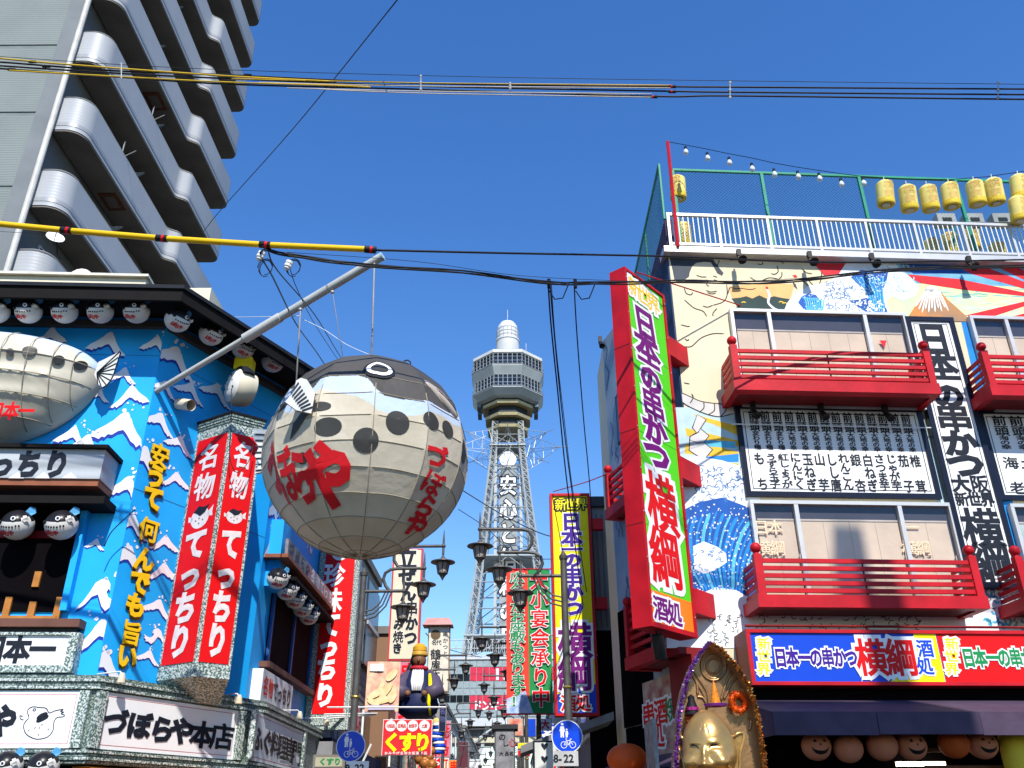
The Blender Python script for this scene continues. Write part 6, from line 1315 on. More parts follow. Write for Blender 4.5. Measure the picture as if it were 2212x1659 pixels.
m = MB(); m.lathe(FP(0, -.04, 1.56), [(.17, 0), (.2, .04), (.19, .14), (.12, .22), (.02, .25)], mat('orange_yellow_cap', (.75, .38, .02), .5), 18); m.build('cap', fg, .6)
m = MB(); m.tube([FP(.32, -.3, .95), FP(.36, -.45, .6), FP(.33, -.5, .2), FP(.38, -.4, -.1)], [.04, .06, .05, .03], yellow, 8); m.build('sash', fg, True)
t = thing('gilded_figure', 'small golden figure peeking below the medicine banner', 'statue', at(925, 1660, 23)); m = MB()
for i in range(14): m.ball(at(918 + random.uniform(-12, 16), 1622 + i * 3.4, 23), random.uniform(.07, .14), mat('gilded_orange', (.45, .17, .04), .45, .2, .2, 10), 8)
m.build('body', t, True)
fg2 = thing('striped_robe_statue', 'small statue in a blue and white striped robe beyond the medicine banner', 'statue', at(945, 1640, 30)); m = MB()
for i in range(10): m.lathe(at(946 + 3 * sin(i), 1625 - i * 6.5, 30), [(.02, -.06), (.22, -.03), (.2, .05), (.02, .08)], [rblue, pwhite][i % 2], 12)
m.ball(at(944, 1562, 30), .17, mat('yellow_head', (.7, .55, .2)), 10); m.build('body', fg2, True)
# buildings of the left row
def block(name, label, x0, x1, y0, y1, h, mt, win=None, rows=2, cols=3, roofm=None):
    t = thing(name, label, 'building', ((x0 + x1) / 2, (y0 + y1) / 2, 0)); m = MB(); m.box((x0, y0, 0), (x1, y1, h), mt); m.build('wall', t)
    m = MB(); m.box((x0 - .1, y0 - .1, h), (x1 + .1, y1 + .1, h + .25), roofm or concrete); m.build('roof', t)
    if win:
        xs = x1 if win == 'E' else x0; sg = 1 if win == 'E' else -1
        for r_ in range(rows):
            for c in range(cols):
                a = y0 + (y1 - y0) * (c + .2) / cols; b = y0 + (y1 - y0) * (c + .8) / cols; z = 3.4 + r_ * 2.7
                if z + 1.5 < h: m = MB(); m.box((min(xs, xs + sg * .06), a, z), (max(xs, xs + sg * .06), b, z + 1.5), white); w_ = m.build('window', t); m = MB(); m.box((min(xs + sg * .06, xs + sg * .08), a + .1, z + .1), (max(xs + sg * .06, xs + sg * .08), b - .1, z + 1.4), dglass); m.build('pane', w_)
    return t
brk = lined('brown_tile_wall', (.22, .18, .15), .22, .6, 0, 'Z', .6)
t = block('tiled_building', 'grey and brown tiled building with dark glazed upper floors behind the red banner', -12, -4.75, 22.2, 31, 9.2, brk, 'E', 2, 4)
for k in range(3): m = MB(); m.box((-4.74, 22.4 + k * 2.8, 6.1), (-4.6, 24.8 + k * 2.8, 8.7), mat('upper_glazing', (.05, .055, .06), .2)); g_ = m.build('window', t); m = MB(); m.box((-4.6, 22.4 + k * 2.8, 7.3), (-4.55, 24.8 + k * 2.8, 7.42), alu); m.build('frame', g_)
m = MB(); m.box((-4.74, 22.3, 3.2), (-4.3, 30.9, 3.5), mat('awning_navy', (.015, .02, .06), .6)); m.build('canopy', t)
m = MB(); m.prism([(-4.74, 21.6, 3.0), (-2.9, 21.6, 2.35), (-2.9, 21.6, 2.2), (-4.74, 21.6, 2.2)], (0, 3, 0), mat('awning_navy', (.015, .02, .06), .6)); one('awning', m, 'dark navy awning below the medicine banner', 'awning')
block('wooden_building', 'brown wooden clad building behind the food banner', -12, -4.2, 31.2, 44, 7.6, lined('wood_cladding', (.25, .14, .08), .3, .7, 0, 'Y', .6), 'E', 1, 4)
for i, (y0, y1, h, c) in enumerate(((44.2, 60, 6.8, (.35, .33, .30)), (60.2, 84, 8.5, (.25, .24, .24)), (84.2, 120, 9.5, (.40, .36, .30)))):
    block('shop_building', ['grey shop row on the left past the pink roofed sign', 'dark shop building farther along the left side', 'pale shop building nearest the tower on the left'][i], -14, -4.4, y0, y1, h, mat('shop_wall_%s' % 'abc'[i], c, .7, 0, .15, .5), 'E', 2, 5)
t = block('grey_building', 'plain grey building, its shaded base painted dark, behind the yellow sign', 1.72, 12, 20.7, 30, 8.6, mat('grey_render', (.28, .29, .30), .7, 0, .12, .7), 'W', 2, 3, mat('dark_roof_edge', (.05, .055, .06)))
for k in range(4): m = MB(); m.tube([(1.8 + k * .12, 20.64, 5.7), (1.8 + k * .12, 20.64, 8.4)], .02, concrete, 5); m.build('conduit', t)
m = MB(); m.box((1.66, 20.55, 0), (3.2, 20.69, 5.6), dark); m.build('shopfront', t)  # near-black sheet painted in for the street-level shade
for i, (y0, y1, h, c) in enumerate(((30.2, 48, 7.5, (.30, .26, .22)), (48.2, 75, 7.5, (.35, .35, .36)), (75.2, 120, 8.5, (.28, .25, .24)))):
    block('shop_building', ['brown shop row on the right behind the green banner', 'pale grey shop building on the right further back', 'dark shop building nearest the tower on the right'][i], 2.1, 12, y0, y1, h, mat('shop_wall_%s' % 'def'[i], c, .7, 0, .15, .5), 'W', 2, 5)
# low clutter in the middle of the street
t = board('pillar_board', 'weathered grey pillar board with faint drawings and a dark cap', Wall(-.35, 20, 1, 0), 1068, 1575, 1113, 1700, mat('weathered_grey', (.28, .28, .30), .8, 0, .25, 5), mat('weathered_dark', (.10, .10, .11), .8), th=.5, ew=.03)
Wg = Wall(-.35, 20, 1, 0); s0, s1, z0, z1 = rect(Wg, 1062, 1565, 1119, 1575); m = MB(); m.wbox(Wg, s0, s1, z0, z1, -.55, .06, mat('cap_dark', (.04, .04, .045), .7)); m.build('cap', t)
for c, u, v, h in (("の", 1085, 1592, 16), ("し", 1092, 1606, 14), ("大", 1083, 1628, 10), ("品", 1095, 1628, 10), ("名", 1105, 1628, 10)): lp(t, Wg, c, u, v, h, h, ink, None, .016, 'n')
lp(t, Wg, "心", 1107, 1604, 20, 18, mat('faded_red', (.4, .08, .1)), None, .016, 'n')
Wh = Wall(.4, 17.5, 1, 0); t = board('cafe_board', 'white board with black frame, black heart marks and a red script letter', Wh, 1152, 1600, 1222, 1700, mat('board_offwhite', (.66, .67, .62), .6), black, th=.15, ew=.03)
m = MB()
for u, v in ((1176, 1612), (1176, 1640)):
    a, z = Wh.px(u, v); m.poly([Wh.pt(a + x * .07, z + y * .07, .016) for x, y in ((0, -1), (.8, 0), (.9, .6), (.4, .8), (0, .4), (-.4, .8), (-.9, .6), (-.8, 0))], ink)
m.build('heart_mark', t, kind='stuff'); lp(t, Wh, "ん", 1208, 1645, 34, 26, bred, None, .016, 'b')
m = MB(); m.prism([Wh.pt(-.28, 2.95, -.3), Wh.pt(1.5, 3.55, -.3), Wh.pt(1.5, 3.4, -.3), Wh.pt(-.28, 2.82, -.3)], (0, 1.2, 0), mat('shed_roof_grey', (.2, .2, .21), .6)); one('shed_roof', m, 'slanting grey canopy edge behind the white heart board', 'roof')
for i, (u0, v0, u1, v1, Y, mt, lb) in enumerate(((1118, 1604, 1148, 1618, 30, yellow, 'yellow strip sign low in the street'), (1118, 1620, 1146, 1634, 29, bred, 'small red strip sign under the yellow strip'), (1135, 1552, 1158, 1592, 34, rblue, 'blue hanging board low beside the green banner'), (1165, 1552, 1192, 1578, 33, pwhite, 'white hanging board with a red character below the banner'), (1096, 1552, 1130, 1590, 36, mat('mixed_red', (.6, .1, .08), .6, 0, .3, 3, col2=(.7, .6, .4)), 'reddish poster board under the green banner'), (948, 1520, 964, 1580, 27, mat('noren_navy', (.015, .015, .05), .7), 'dark navy hanging sign beside the far lamp'), (990, 1602, 1012, 1659, 60, mat('dark_maroon_b', (.12, .03, .04), .7), 'maroon hanging sign far down the street'), (1010, 1640, 1040, 1659, 70, pwhite, 'pale shop sign far down the street'))):
    t = board('hanging_board', lb, Wall(0, Y, 1, 0), u0, v0, u1, v1, mt, mat('board_edge', (.3, .3, .3)), th=.1, ew=.02)
    if i == 3: lp(t, Wall(0, Y, 1, 0), "大", 1178, 1565, 20, 18, bred, None, .016, 'b')
    if i == 5:
        for j, c in enumerate("おでん"[:0] + "名物"): lp(t, Wall(0, Y, 1, 0), c, 956, 1536 + j * 18, 14, 12, mat('faded_blue', (.1, .12, .3)), None, .016, 'n')
m = MB(); m.box((-4.9, 20.9, 0), (-4.0, 21.6, 3.3), mat('grey_pillar', (.25, .25, .26), .7)); one('concrete_pillar', m, 'grey pillar under the long red banner sign', 'pillar')
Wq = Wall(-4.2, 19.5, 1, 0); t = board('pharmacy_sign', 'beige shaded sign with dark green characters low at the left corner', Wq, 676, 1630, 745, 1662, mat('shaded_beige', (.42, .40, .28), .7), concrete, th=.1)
for i, c in enumerate("くすり"): lp(t, Wq, c, 697 + i * 16, 1645, 16, 16, dgreen, None, .016, 'b')
# ================================================================ rooftop lanterns and bulb string
yl = mat('yellow_lantern_paper', (.86, .72, .22), .6, 0, .1, 4); yl2 = mat('yellow_lantern_ring', (.80, .58, .05), .5)
def ylant(u, v, Y, label, tilt=.12):
    p = at(u, v, Y); r, h = .165, .27; t = YL0 if False else None
    if 'o' not in _yl:
        t = thing('yellow_lantern', label, 'lantern', (0, 0, 0), 'yellow paper lanterns on the roof terrace')
        m = MB(); m.lathe((0, 0, 0), [(r * .62, -h), (r * .66, -h + .02), (r * .98, -h + .06)] + [(r * (1.0 + (.025 if k % 2 else 0)), -h + .06 + k * (2 * h - .12) / 16) for k in range(17)] + [(r * .9, h - .04), (r * .6, h)], yl, 20); m.build('paper_body', t, .4)
        m = MB(); m.lathe((0, 0, 0), [(r * 1.0, -h + .0), (r * 1.04, -h + .03), (r * 1.04, -h + .10), (r, -h + .11)], yl2, 20); m.lathe((0, 0, 0), [(r * .5, -h - .012), (r * .5, -h)], cream, 16); m.build('base_ring', t)
        m = MB(); m.tube([(0, 0, h), (0, 0, h + .12)], .008, white, 4); m.build('hanger', t)
        mm = MB()
        for j, c in enumerate("横綱"):
            vs_, fs_ = GL[c, 'n']; mm.add([Vector((r * 1.04 * sin((x - .5) * 1.3), -r * 1.04 * cos((x - .5) * 1.3), (y - .36) * .2 + .12 - j * .2)) for x, y, z in vs_], fs_, mat('lantern_faint_red', (.84, .58, .16), .6))
        mm.build('lettering', t, kind='stuff'); _yl['o'] = t; t.location = p; t.rotation_euler = (tilt, .05, .2); return
    d = dup(_yl['o'], p, 0, label, None, (tilt + random.uniform(-.06, .06), random.uniform(-.08, .08), random.uniform(-.5, .5)))
_yl = {}
yp = [(1912, 418), (1962, 428), (2007, 428), (2053, 422), (2108, 417), (2148, 413), (2202, 405), (2200, 452)]
for i, (u, v) in enumerate(yp): ylant(u, v, 14.1, 'yellow paper lantern hanging above the white railing, ' + ['first from the left of the row', 'second from the left of the row', 'third from the left of the row', 'fourth from the left of the row', 'fifth from the left of the row', 'sixth from the left of the row', 'last of the row at the right edge', 'hanging lower at the right edge'][i])
ylant(1464, 406, 14.6, 'yellow lantern tied to the left corner post of the roof fence'); ylant(1476, 508, 14.7, 'yellow lantern behind the left end of the white railing')
for i, (u, v) in enumerate(((2053, 527), (2015, 540), (2100, 515), (2157, 548))): ylant(u, v, 16.2, 'yellow lantern seen through the railing bars, ' + ['centre one', 'small low one on the left', 'tall one by the rail post', 'small low one on the right'][i])
bulb_px = [(1480, 316), (1527, 329), (1574, 339), (1623, 352), (1671, 364), (1722, 369), (1768, 373), (1815, 385), (1863, 383)]
str_px = [(1442, 306), (1480, 313), (1527, 322), (1574, 332), (1623, 341), (1671, 352), (1722, 361), (1768, 368), (1815, 375), (1863, 381), (1950, 386), (2050, 388), (2130, 382), (2212, 370), (2300, 355)]
m = MB(); sp_ = [FW.pt(*FW.px(u, v, .1), .1) for u, v in str_px]; m.tube(sp_, .009, cable_m, 4); one('string_light_cable', m, 'thin cable of hanging bulbs strung above the roof fence', 'cable')
BU = thing('light_bulb', 'x', 'light bulb', (0, 0, 0), 'bulbs on the string above the roof')
m = MB(); m.lathe((0, 0, 0), [(.015, .0), (.03, -.02), (.03, -.07), (.02, -.075)], black, 8); m.build('socket', BU); m = MB(); m.lathe((0, 0, 0), [(.02, -.075), (.045, -.12), (.055, -.16), (.045, -.2), (.01, -.22)], mat('bulb_glass', (.80, .84, .86), .15, spec=.8), 10); m.build('glass', BU, True)
for i, (u, v) in enumerate(bulb_px):
    p = FW.pt(*FW.px(u, v, .1), .1); lb = 'clear bulb on the roof string, number %s counted from the red pole' % ['one', 'two', 'three', 'four', 'five', 'six', 'seven', 'eight', 'nine'][i]
    if i == 0: BU.location = p; BU['label'] = lb
    else: dup(BU, p, 0, lb)
# rooftop clutter
t = thing('louvre_screen', 'long row of white louvre slats standing on the roof behind the railing', 'screen', FW.pt(4, RT + .05, -2.2))
for k in range(7):
    m = MB(); z = RT + .9 + k * .11; m.wbox(FW, .9, 6.4, z, z + .055, -2.25, -2.2, white); m.build('slat', t)
for a in (.9, 2.7, 4.5, 6.4): m = MB(); m.wbox(FW, a, a + .05, RT + .05, RT + 1.7, -2.3, -2.25, steel); m.build('post', t)
t = thing('air_unit', 'ribbed white air conditioning unit at the left end of the roof', 'air conditioner', FW.pt(.7, RT + .05, -1.3)); m = MB(); m.wbox(FW, .25, .85, RT + .05, RT + 1.1, -1.7, -1.3, white); m.build('case', t)
for k in range(8): m = MB(); m.wbox(FW, .27, .83, RT + .2 + k * .11, RT + .25 + k * .11, -1.299, -1.28, steel); m.build('slat', t)
t = thing('speaker_array', 'grey box loudspeakers on the roof behind the right lanterns', 'loudspeaker', FW.pt(7.3, RT + 2, -1.6)); 
for u in (2045, 2105, 2165): 
    p = at(u, 470, 15.6); m = MB(); m.box((p.x - .2, p.y, p.z - .12), (p.x + .2, p.y + .25, p.z + .12), mat('spk_grey', (.4, .42, .42), .6)); m.box((p.x - .1, p.y - .01, p.z - .1), (p.x + .1, p.y - .001, p.z - .0), black); m.build('cabinet', t)
m = MB(); m.tube([at(2060, 484, 15.8), at(2060, 560, 15.8)], .03, fgreen, 5); m.build('post', t)
# ================================================================ overhead cables
def cable(px, r, label, mt=cable_m, nm='overhead_cable', grp=None, sag=True, n=6):
    m = MB(); P3 = [at(*q) for q in px]; out = []
    for i in range(len(P3) - 1):
        p0, p1, p2, p3 = P3[max(i - 1, 0)], P3[i], P3[i + 1], P3[min(i + 2, len(P3) - 1)]
        for j in range(n): t = j / n; out.append(.5 * ((2 * p1) + (p2 - p0) * t + (2 * p0 - 5 * p1 + 4 * p2 - p3) * t * t + (3 * p1 - p0 - 3 * p2 + p3) * t ** 3))
    out.append(P3[-1]); m.tube(out, r, mt, 5); return one(nm, m, label, 'cable', True, grp)
ysl = mat('cable_yellow_sleeve', (.72, .48, .03), .4); wsl = mat('cable_pale_sleeve', (.62, .56, .48), .45)
G = 'cables of the high bundle crossing the whole picture'; Yc = 9.0
cable([(-300, 100, Yc), (0, 122, Yc), (400, 147, Yc), (910, 163, Yc), (1400, 172, Yc), (2212, 182, Yc), (2500, 184, Yc)], .0045, 'thin uppermost messenger wire of the high bundle', grp=G)
cable([(-300, 112, Yc), (0, 134, Yc), (250, 153, Yc), (450, 160, Yc), (910, 180, Yc), (1450, 187, Yc), (1580, 188, Yc), (2160, 192, Yc), (2500, 193, Yc)], .013, 'upper black cable of the high bundle', grp=G)
cable([(-300, 120, Yc), (0, 142, Yc), (250, 158, Yc), (500, 170, Yc), (910, 186, Yc), (1450, 197, Yc), (1580, 199, Yc), (2160, 204, Yc), (2500, 205, Yc)], .013, 'middle black cable of the high bundle', grp=G)
cable([(-300, 128, Yc), (0, 148, Yc), (250, 166, Yc), (500, 182, Yc), (910, 193, Yc), (1410, 208, Yc), (1580, 207, Yc), (2160, 214, Yc), (2500, 216, Yc)], .013, 'lower black cable of the high bundle', grp=G)
cable([(0, 126, Yc - .03), (120, 137, Yc - .03), (260, 148, Yc - .03), (400, 158, Yc - .03), (520, 166, Yc - .03), (720, 176, Yc - .03)], .013, 'yellow sleeve along the upper left cable', ysl, 'cable_sleeve', 'yellow sleeves on the high bundle')
cable([(20, 152, Yc - .03), (250, 165, Yc - .03), (480, 177, Yc - .03), (700, 184, Yc - .03), (800, 188, Yc - .03)], .011, 'yellow sleeve along the lower left cable', ysl, 'cable_sleeve', 'yellow sleeves on the high bundle')
for i, (v0, v1) in enumerate(((170, 184), (178, 190), (190, 200), (192, 207))): cable([(500 + i * 60, v0, Yc - .03), (910, (v0 + v1) / 2 + 2, Yc - .03), (1448 - (i > 1) * 40, v1 + (i > 1) * 3, Yc - .03)], .008, 'pale sleeve on the high bundle, %s of four' % ['top', 'second', 'third', 'bottom'][i], wsl if i else ysl, 'cable_sleeve', 'pale sleeves on the high bundle')
for i, (u, v, c_) in enumerate(((1452, 187, bred), (1452, 198, bred), (1412, 209, bred), (718, 178, black), (720, 188, black), (70, 133, black), (100, 143, black), (25, 150, black), (535, 162, black), (500, 175, black))):
    a, b = at(u - 8, v, Yc - .02), at(u + 8, v + .5, Yc - .02); m = MB(); m.tube([a, b], .02, black, 8); m.tube([a.lerp(b, .3), a.lerp(b, .5)], .022, c_, 8); one('cable_joint', m, 'black cable joint on the high bundle, x' if 0 else 'black and red taped joint on the high cable bundle', 'cable joint', group='taped joints on the high bundle')
for u, v0, v1, lb in ((262, 136, 170, 'left'), (909, 162, 196, 'second'), (1102, 178, 194, 'middle'), (1577, 176, 214, 'fourth'), (2156, 176, 214, 'right')):
    m = MB(); m.tube([at(u, v0, Yc - .04), at(u, v1, Yc - .04)], .008, steel, 5); 
    for v in (v0 + 3, (v0 + v1) / 2, v1 - 3): m.ball(at(u, v, Yc - .03), .022, steel, 6)
    one('cable_clamp', m, 'grey spacer clamp on the high bundle, %s one' % lb, 'clamp', group='spacer clamps on the high bundle')
# yellow guard tube
Yg = 9.6; gp = [(-200, 469), (0, 484), (144, 498), (350, 515), (573, 529), (800, 539)]
T = thing('guard_tube', 'thick yellow cable guard tube with black and red joints running in from the left', 'cable guard', at(400, 517, Yg)); m = MB(); m.tube([at(u, v, Yg) for u, v in gp], .041, mat('guard_yellow', (.82, .50, .01), .35, 0, .04, 2), 14); m.build('tube', T, .8)
for u, v in ((144, 498), (350, 515), (573, 529), (800, 539.5)):
    a, b = at(u - 12, v - 1, Yg), at(u + 12, v + 1, Yg); m = MB(); m.tube([a, b], .048, black, 14); m.tube([a.lerp(b, .5), a.lerp(b, .72)], .0495, bred, 14); m.build('joint', T)
cable([(800, 540, Yg), (1100, 547, Yg + .6), (1445, 554, Yg + 1.5), (1800, 567, 12.3), (2212, 561, 12.6), (2500, 555, 12.6)], .016, 'black cable continuing from the yellow guard tube across the right facade')
cable([(-200, 478, Yg + .1), (0, 500, Yg + .1), (300, 512, Yg + .1), (573, 524, Yg)], .003, 'hair thin wire beside the yellow tube')
tw = [(572, 538, Yg), (610, 548, Yg + .1), (700, 562, Yg + .3), (800, 574, Yg + .5), (1000, 588, Yg + 1), (1186, 611, Yg + 1.4), (1240, 612, 11.2), (1350, 611, 11.5), (1500, 608, 12), (1640, 611, 12.2), (1780, 600, 12.4), (1920, 584, 12.5), (2212, 574, 12.6), (2500, 566, 12.6)]
for i in range(3): cable([(u, v + 3.2 * sin(k * 1.7 + i * 2.1), y) for k, (u, v, y) in enumerate(tw)], .013, 'strand of the twisted black cable below the guard tube', grp='twisted cable strands across the right facade')
cable([(620, 545, Yg), (900, 565, Yg + .7), (1186, 600, Yg + 1.4), (1640, 606, 12.2), (2212, 560, 12.6)], .004, 'thin support wire above the twisted cable')
cable([(572, 538, Yg), (563, 552, Yg), (590, 600, Yg + 1), (640, 700, Yg + 4), (690, 770, Yg + 7), (760, 880, Yg + 11)], .012, 'black drop cable running down from the guard tube behind the pole, left one')
cable([(580, 545, Yg), (600, 585, Yg + .6), (680, 680, Yg + 3.5), (735, 770, Yg + 7), (790, 850, Yg + 11)], .010, 'black drop cable running down behind the pole, middle one')
cable([(622, 562, Yg), (640, 620, Yg + 1.5), (680, 700, Yg + 4.5), (740, 790, Yg + 8), (800, 860, Yg + 11)], .007, 'thin drop cable running down behind the pole, right one')
for u, v in ((563, 552), (623, 572)):
    m = MB(); c = at(u, v, Yg); m.lathe(c, [(.02, .06), (.05, .05), (.05, .02), (.03, .01), (.05, 0), (.05, -.03), (.03, -.04), (.04, -.06), (.01, -.09)], white, 10, (.3, 0, 1)); one('insulator', m, 'white ribbed insulator hanging below the yellow tube, %s one' % ('left' if u < 600 else 'right'), 'insulator')
for k in range(2):
    c = at(575 + 60 * k, 560, Yg); m = MB()
    for j in range(3): m.tube([c + Vector((.10 * sin(a * .6 + j) * (1 - .1 * j), .02 * j, -.12 - .13 * cos(a * .6 + j))) for a in range(9)], .006, cable_m, 4)
    one('cable_coil', m, 'loose coil of thin black cable under the insulators, %s one' % ['left', 'right'][k], 'cable')
for i, q in enumerate((((1184, 612, 11), (1190, 700, 11.8), (1205, 850, 13.5), (1222, 1020, 15.5), (1245, 1200, 18), (1262, 1330, 20.4)), ((1188, 614, 11), (1197, 720, 12), (1215, 900, 14.2), (1238, 1080, 16.8), (1270, 1300, 20.4)), ((1240, 612, 11.2), (1246, 720, 12.3), (1260, 900, 14.5), (1276, 1080, 17), (1286, 1300, 20)), ((1191, 614, 11), (1200, 740, 12), (1218, 900, 14.2), (1236, 1050, 16), (1258, 1180, 18.6)))):
    cable(q, [.013, .011, .011, .007][i], 'black cable dropping from the twisted cable past the yellow sign, %s of four' % ['leftmost', 'second', 'rightmost', 'thin third'][i])
for u in (1186, 1243):
    c = at(u, 622, 11.1); m = MB(); m.tube([c, c + Vector((0, 0, .15))], .03, black, 6); m.tube([c + Vector((0, 0, -.05)), c + Vector((.08, 0, -.2)), c + Vector((.2, 0, -.18)), c + Vector((.27, 0, 0)), c + Vector((.3, 0, .08))], .010, cable_m, 5); one('cable_tie', m, 'black tie and loop where a cable drops, %s one' % ('left' if u < 1200 else 'right'), 'cable')
cable([(866, -10, 8), (640, 270, 12), (480, 450, 16), (440, 500, 18)], .009, 'single thin wire slanting across the upper sky')
cable([(1000, 1060, 30), (1100, 1120, 30), (1195, 1160, 30), (1290, 1160, 30)], .02, 'far wire from the lantern to the yellow sign'); cable([(990, 1100, 30), (1050, 1140, 30), (1120, 1200, 30), (1195, 1208, 30)], .014, 'second far wire crossing the tower')
cable([(920, 1368, 33), (960, 1400, 40), (1040, 1420, 60)], .02, 'far wire beyond the pink roofed sign'); cable([(1195, 1062, 19.9), (1270, 1040, 18), (1342, 1010, 15.5)], .012, 'thin red stay from the yellow sign to the side wall', red, 'guy_wire')
cable([(505, 685, 16), (590, 684, 13), (650, 682, 12.8)], .006, 'pale stay wire from the eave to the support pole', white); cable([(655, 690, 12.7), (700, 712, 12.5), (750, 745, 12.2), (803, 768, 12)], .005, 'pale stay wire from the pole to the lantern top', white)
# cable run on the pillar sign
cable([(500, 840, 13.9), (500, 900, 13.85), (496, 980, 13.85), (510, 1020, 13.9), (535, 1000, 14), (548, 960, 14.1)], .007, 'thin black cable hanging loose over the red pillar sign')
cable([(292, 1100, 13.2), (270, 1120, 13.2), (240, 1150, 13.2), (225, 1180, 13.2)], .009, 'thin dark cable looping off the blue wave wall')
# ================================================================ statue
bz = mat('statue_bronze_gold', (.58, .35, .12), .30, .65, .15, 3, .12, 30); bz2 = mat('niche_bronze', (.46, .26, .12), .36, .75, .2, 3, .15, 25)
SY = 8.0; N_ = thing('golden_statue', 'golden laughing bald statue with big ears in a pointed bronze niche trimmed with tinsel', 'statue', (1.85, SY, 0))
Lft = [(1533, 1387), (1511, 1411), (1492, 1445), (1476, 1490), (1467, 1540), (1462, 1600), (1459, 1659), (1457, 1760), (1456, 1900)]; Rgt = [(1533, 1387), (1562, 1407), (1592, 1442), (1617, 1484), (1633, 1530), (1644, 1590), (1652, 1659), (1660, 1760), (1668, 1900)]
L3 = [at(u, v, SY) for u, v in Lft]; R3 = [at(u, v, SY) for u, v in Rgt]
m = MB(); out = L3[::-1] + R3[1:]
m.prism([p + Vector((0, .16, 0)) for p in out], (0, .06, 0), bz2); m.build('niche_back', N_)
m = MB()
for a, b in zip(out, out[1:]):
    c = (L3[0] + Vector((0, 0, -1.2))); sh = .92
    m.add([a, b, c + (b - c) * 1 + Vector((0, .2, 0)), c + (a - c) * 1 + Vector((0, .2, 0))], [(0, 1, 2, 3), (3, 2, 1, 0)], bz2)
m.build('niche_side', N_)
def rel_tube(px, r, o=.155, mt=bz2): m = MB(); m.tube([at(u, v, SY) + Vector((0, o, 0)) for u, v in [tuple(q) for q in smooth_px(px, 4)]], r, mt, 8); m.build('relief_scroll', N_, True)
cc = (1549, 1432)
for r_ in (32, 28): rel_tube([(cc[0] + r_ * .85 * cos(a * pi / 8), cc[1] + r_ * sin(a * pi / 8)) for a in range(17)], .013)
rel_tube([(cc[0] + 15 * cos(a * pi / 8), cc[1] + 17 * sin(a * pi / 8)) for a in range(17)], .012)
for px in ([(1503, 1440), (1520, 1465), (1535, 1490), (1540, 1520)], [(1497, 1445), (1514, 1472), (1530, 1500), (1534, 1525)], [(1588, 1445), (1575, 1475), (1565, 1510)], [(1480, 1500), (1488, 1498), (1492, 1480), (1500, 1452), (1512, 1470), (1514, 1495)], [(1513, 1500), (1525, 1502), (1533, 1514)], [(1572, 1505), (1580, 1490), (1588, 1470), (1600, 1460)], [(1470, 1540), (1473, 1555), (1480, 1563)], [(1625, 1545), (1632, 1555), (1628, 1575)], [(1610, 1480), (1618, 1500), (1612, 1520)]): rel_tube(px, .012)
# tinsel garlands
def tinsel(pts3, cols, name, label, n=1500):
    t = []; m = MB(); segs = [(a, b) for a, b in zip(pts3, pts3[1:])]; Ls = [(b - a).length for a, b in segs]; tot = sum(Ls)
    for i in range(n):
        q = random.uniform(0, tot); k = 0
        while q > Ls[k] and k < len(Ls) - 1: q -= Ls[k]; k += 1
        c = segs[k][0].lerp(segs[k][1], q / Ls[k]); a = random.uniform(0, 2 * pi); tt = (segs[k][1] - segs[k][0]).normalized(); x = tt.cross(Vector((0, 1, 0))).normalized(); y = tt.cross(x)
        d = x * cos(a) + y * sin(a); l = random.uniform(.012, .034); wv_ = tt * random.uniform(-.012, .012) + d.cross(tt) * .004; w2 = d.cross(wv_.normalized()) * .004 + wv_
        m.add([c + d * .004 - w2, c + d * .004 + w2, c + d * l + w2 * .3], [(0, 1, 2)], cols[i % len(cols)])
    m.tube(pts3, .008, cols[0], 5); return one(name, m, label, 'garland', kind=None)
tp = mat('tinsel_purple', (.30, .05, .38), .25, .7, .3, 40); tp2 = mat('tinsel_silver_lilac', (.62, .50, .68), .2, .8, .3, 40); to1 = mat('tinsel_copper', (.55, .18, .03), .25, .7, .3, 40); to2 = mat('tinsel_gold', (.7, .45, .15), .2, .8, .3, 40)
fo = Vector((0, -.02, 0)); tinsel([p + fo for p in L3[:8]], [tp, tp2, tp], 'tinsel_garland', 'purple tinsel garland along the left rim of the statue niche'); tinsel([p + fo for p in R3[:8]], [to1, to2, to1], 'tinsel_garland', 'copper orange tinsel garland along the right rim of the statue niche')
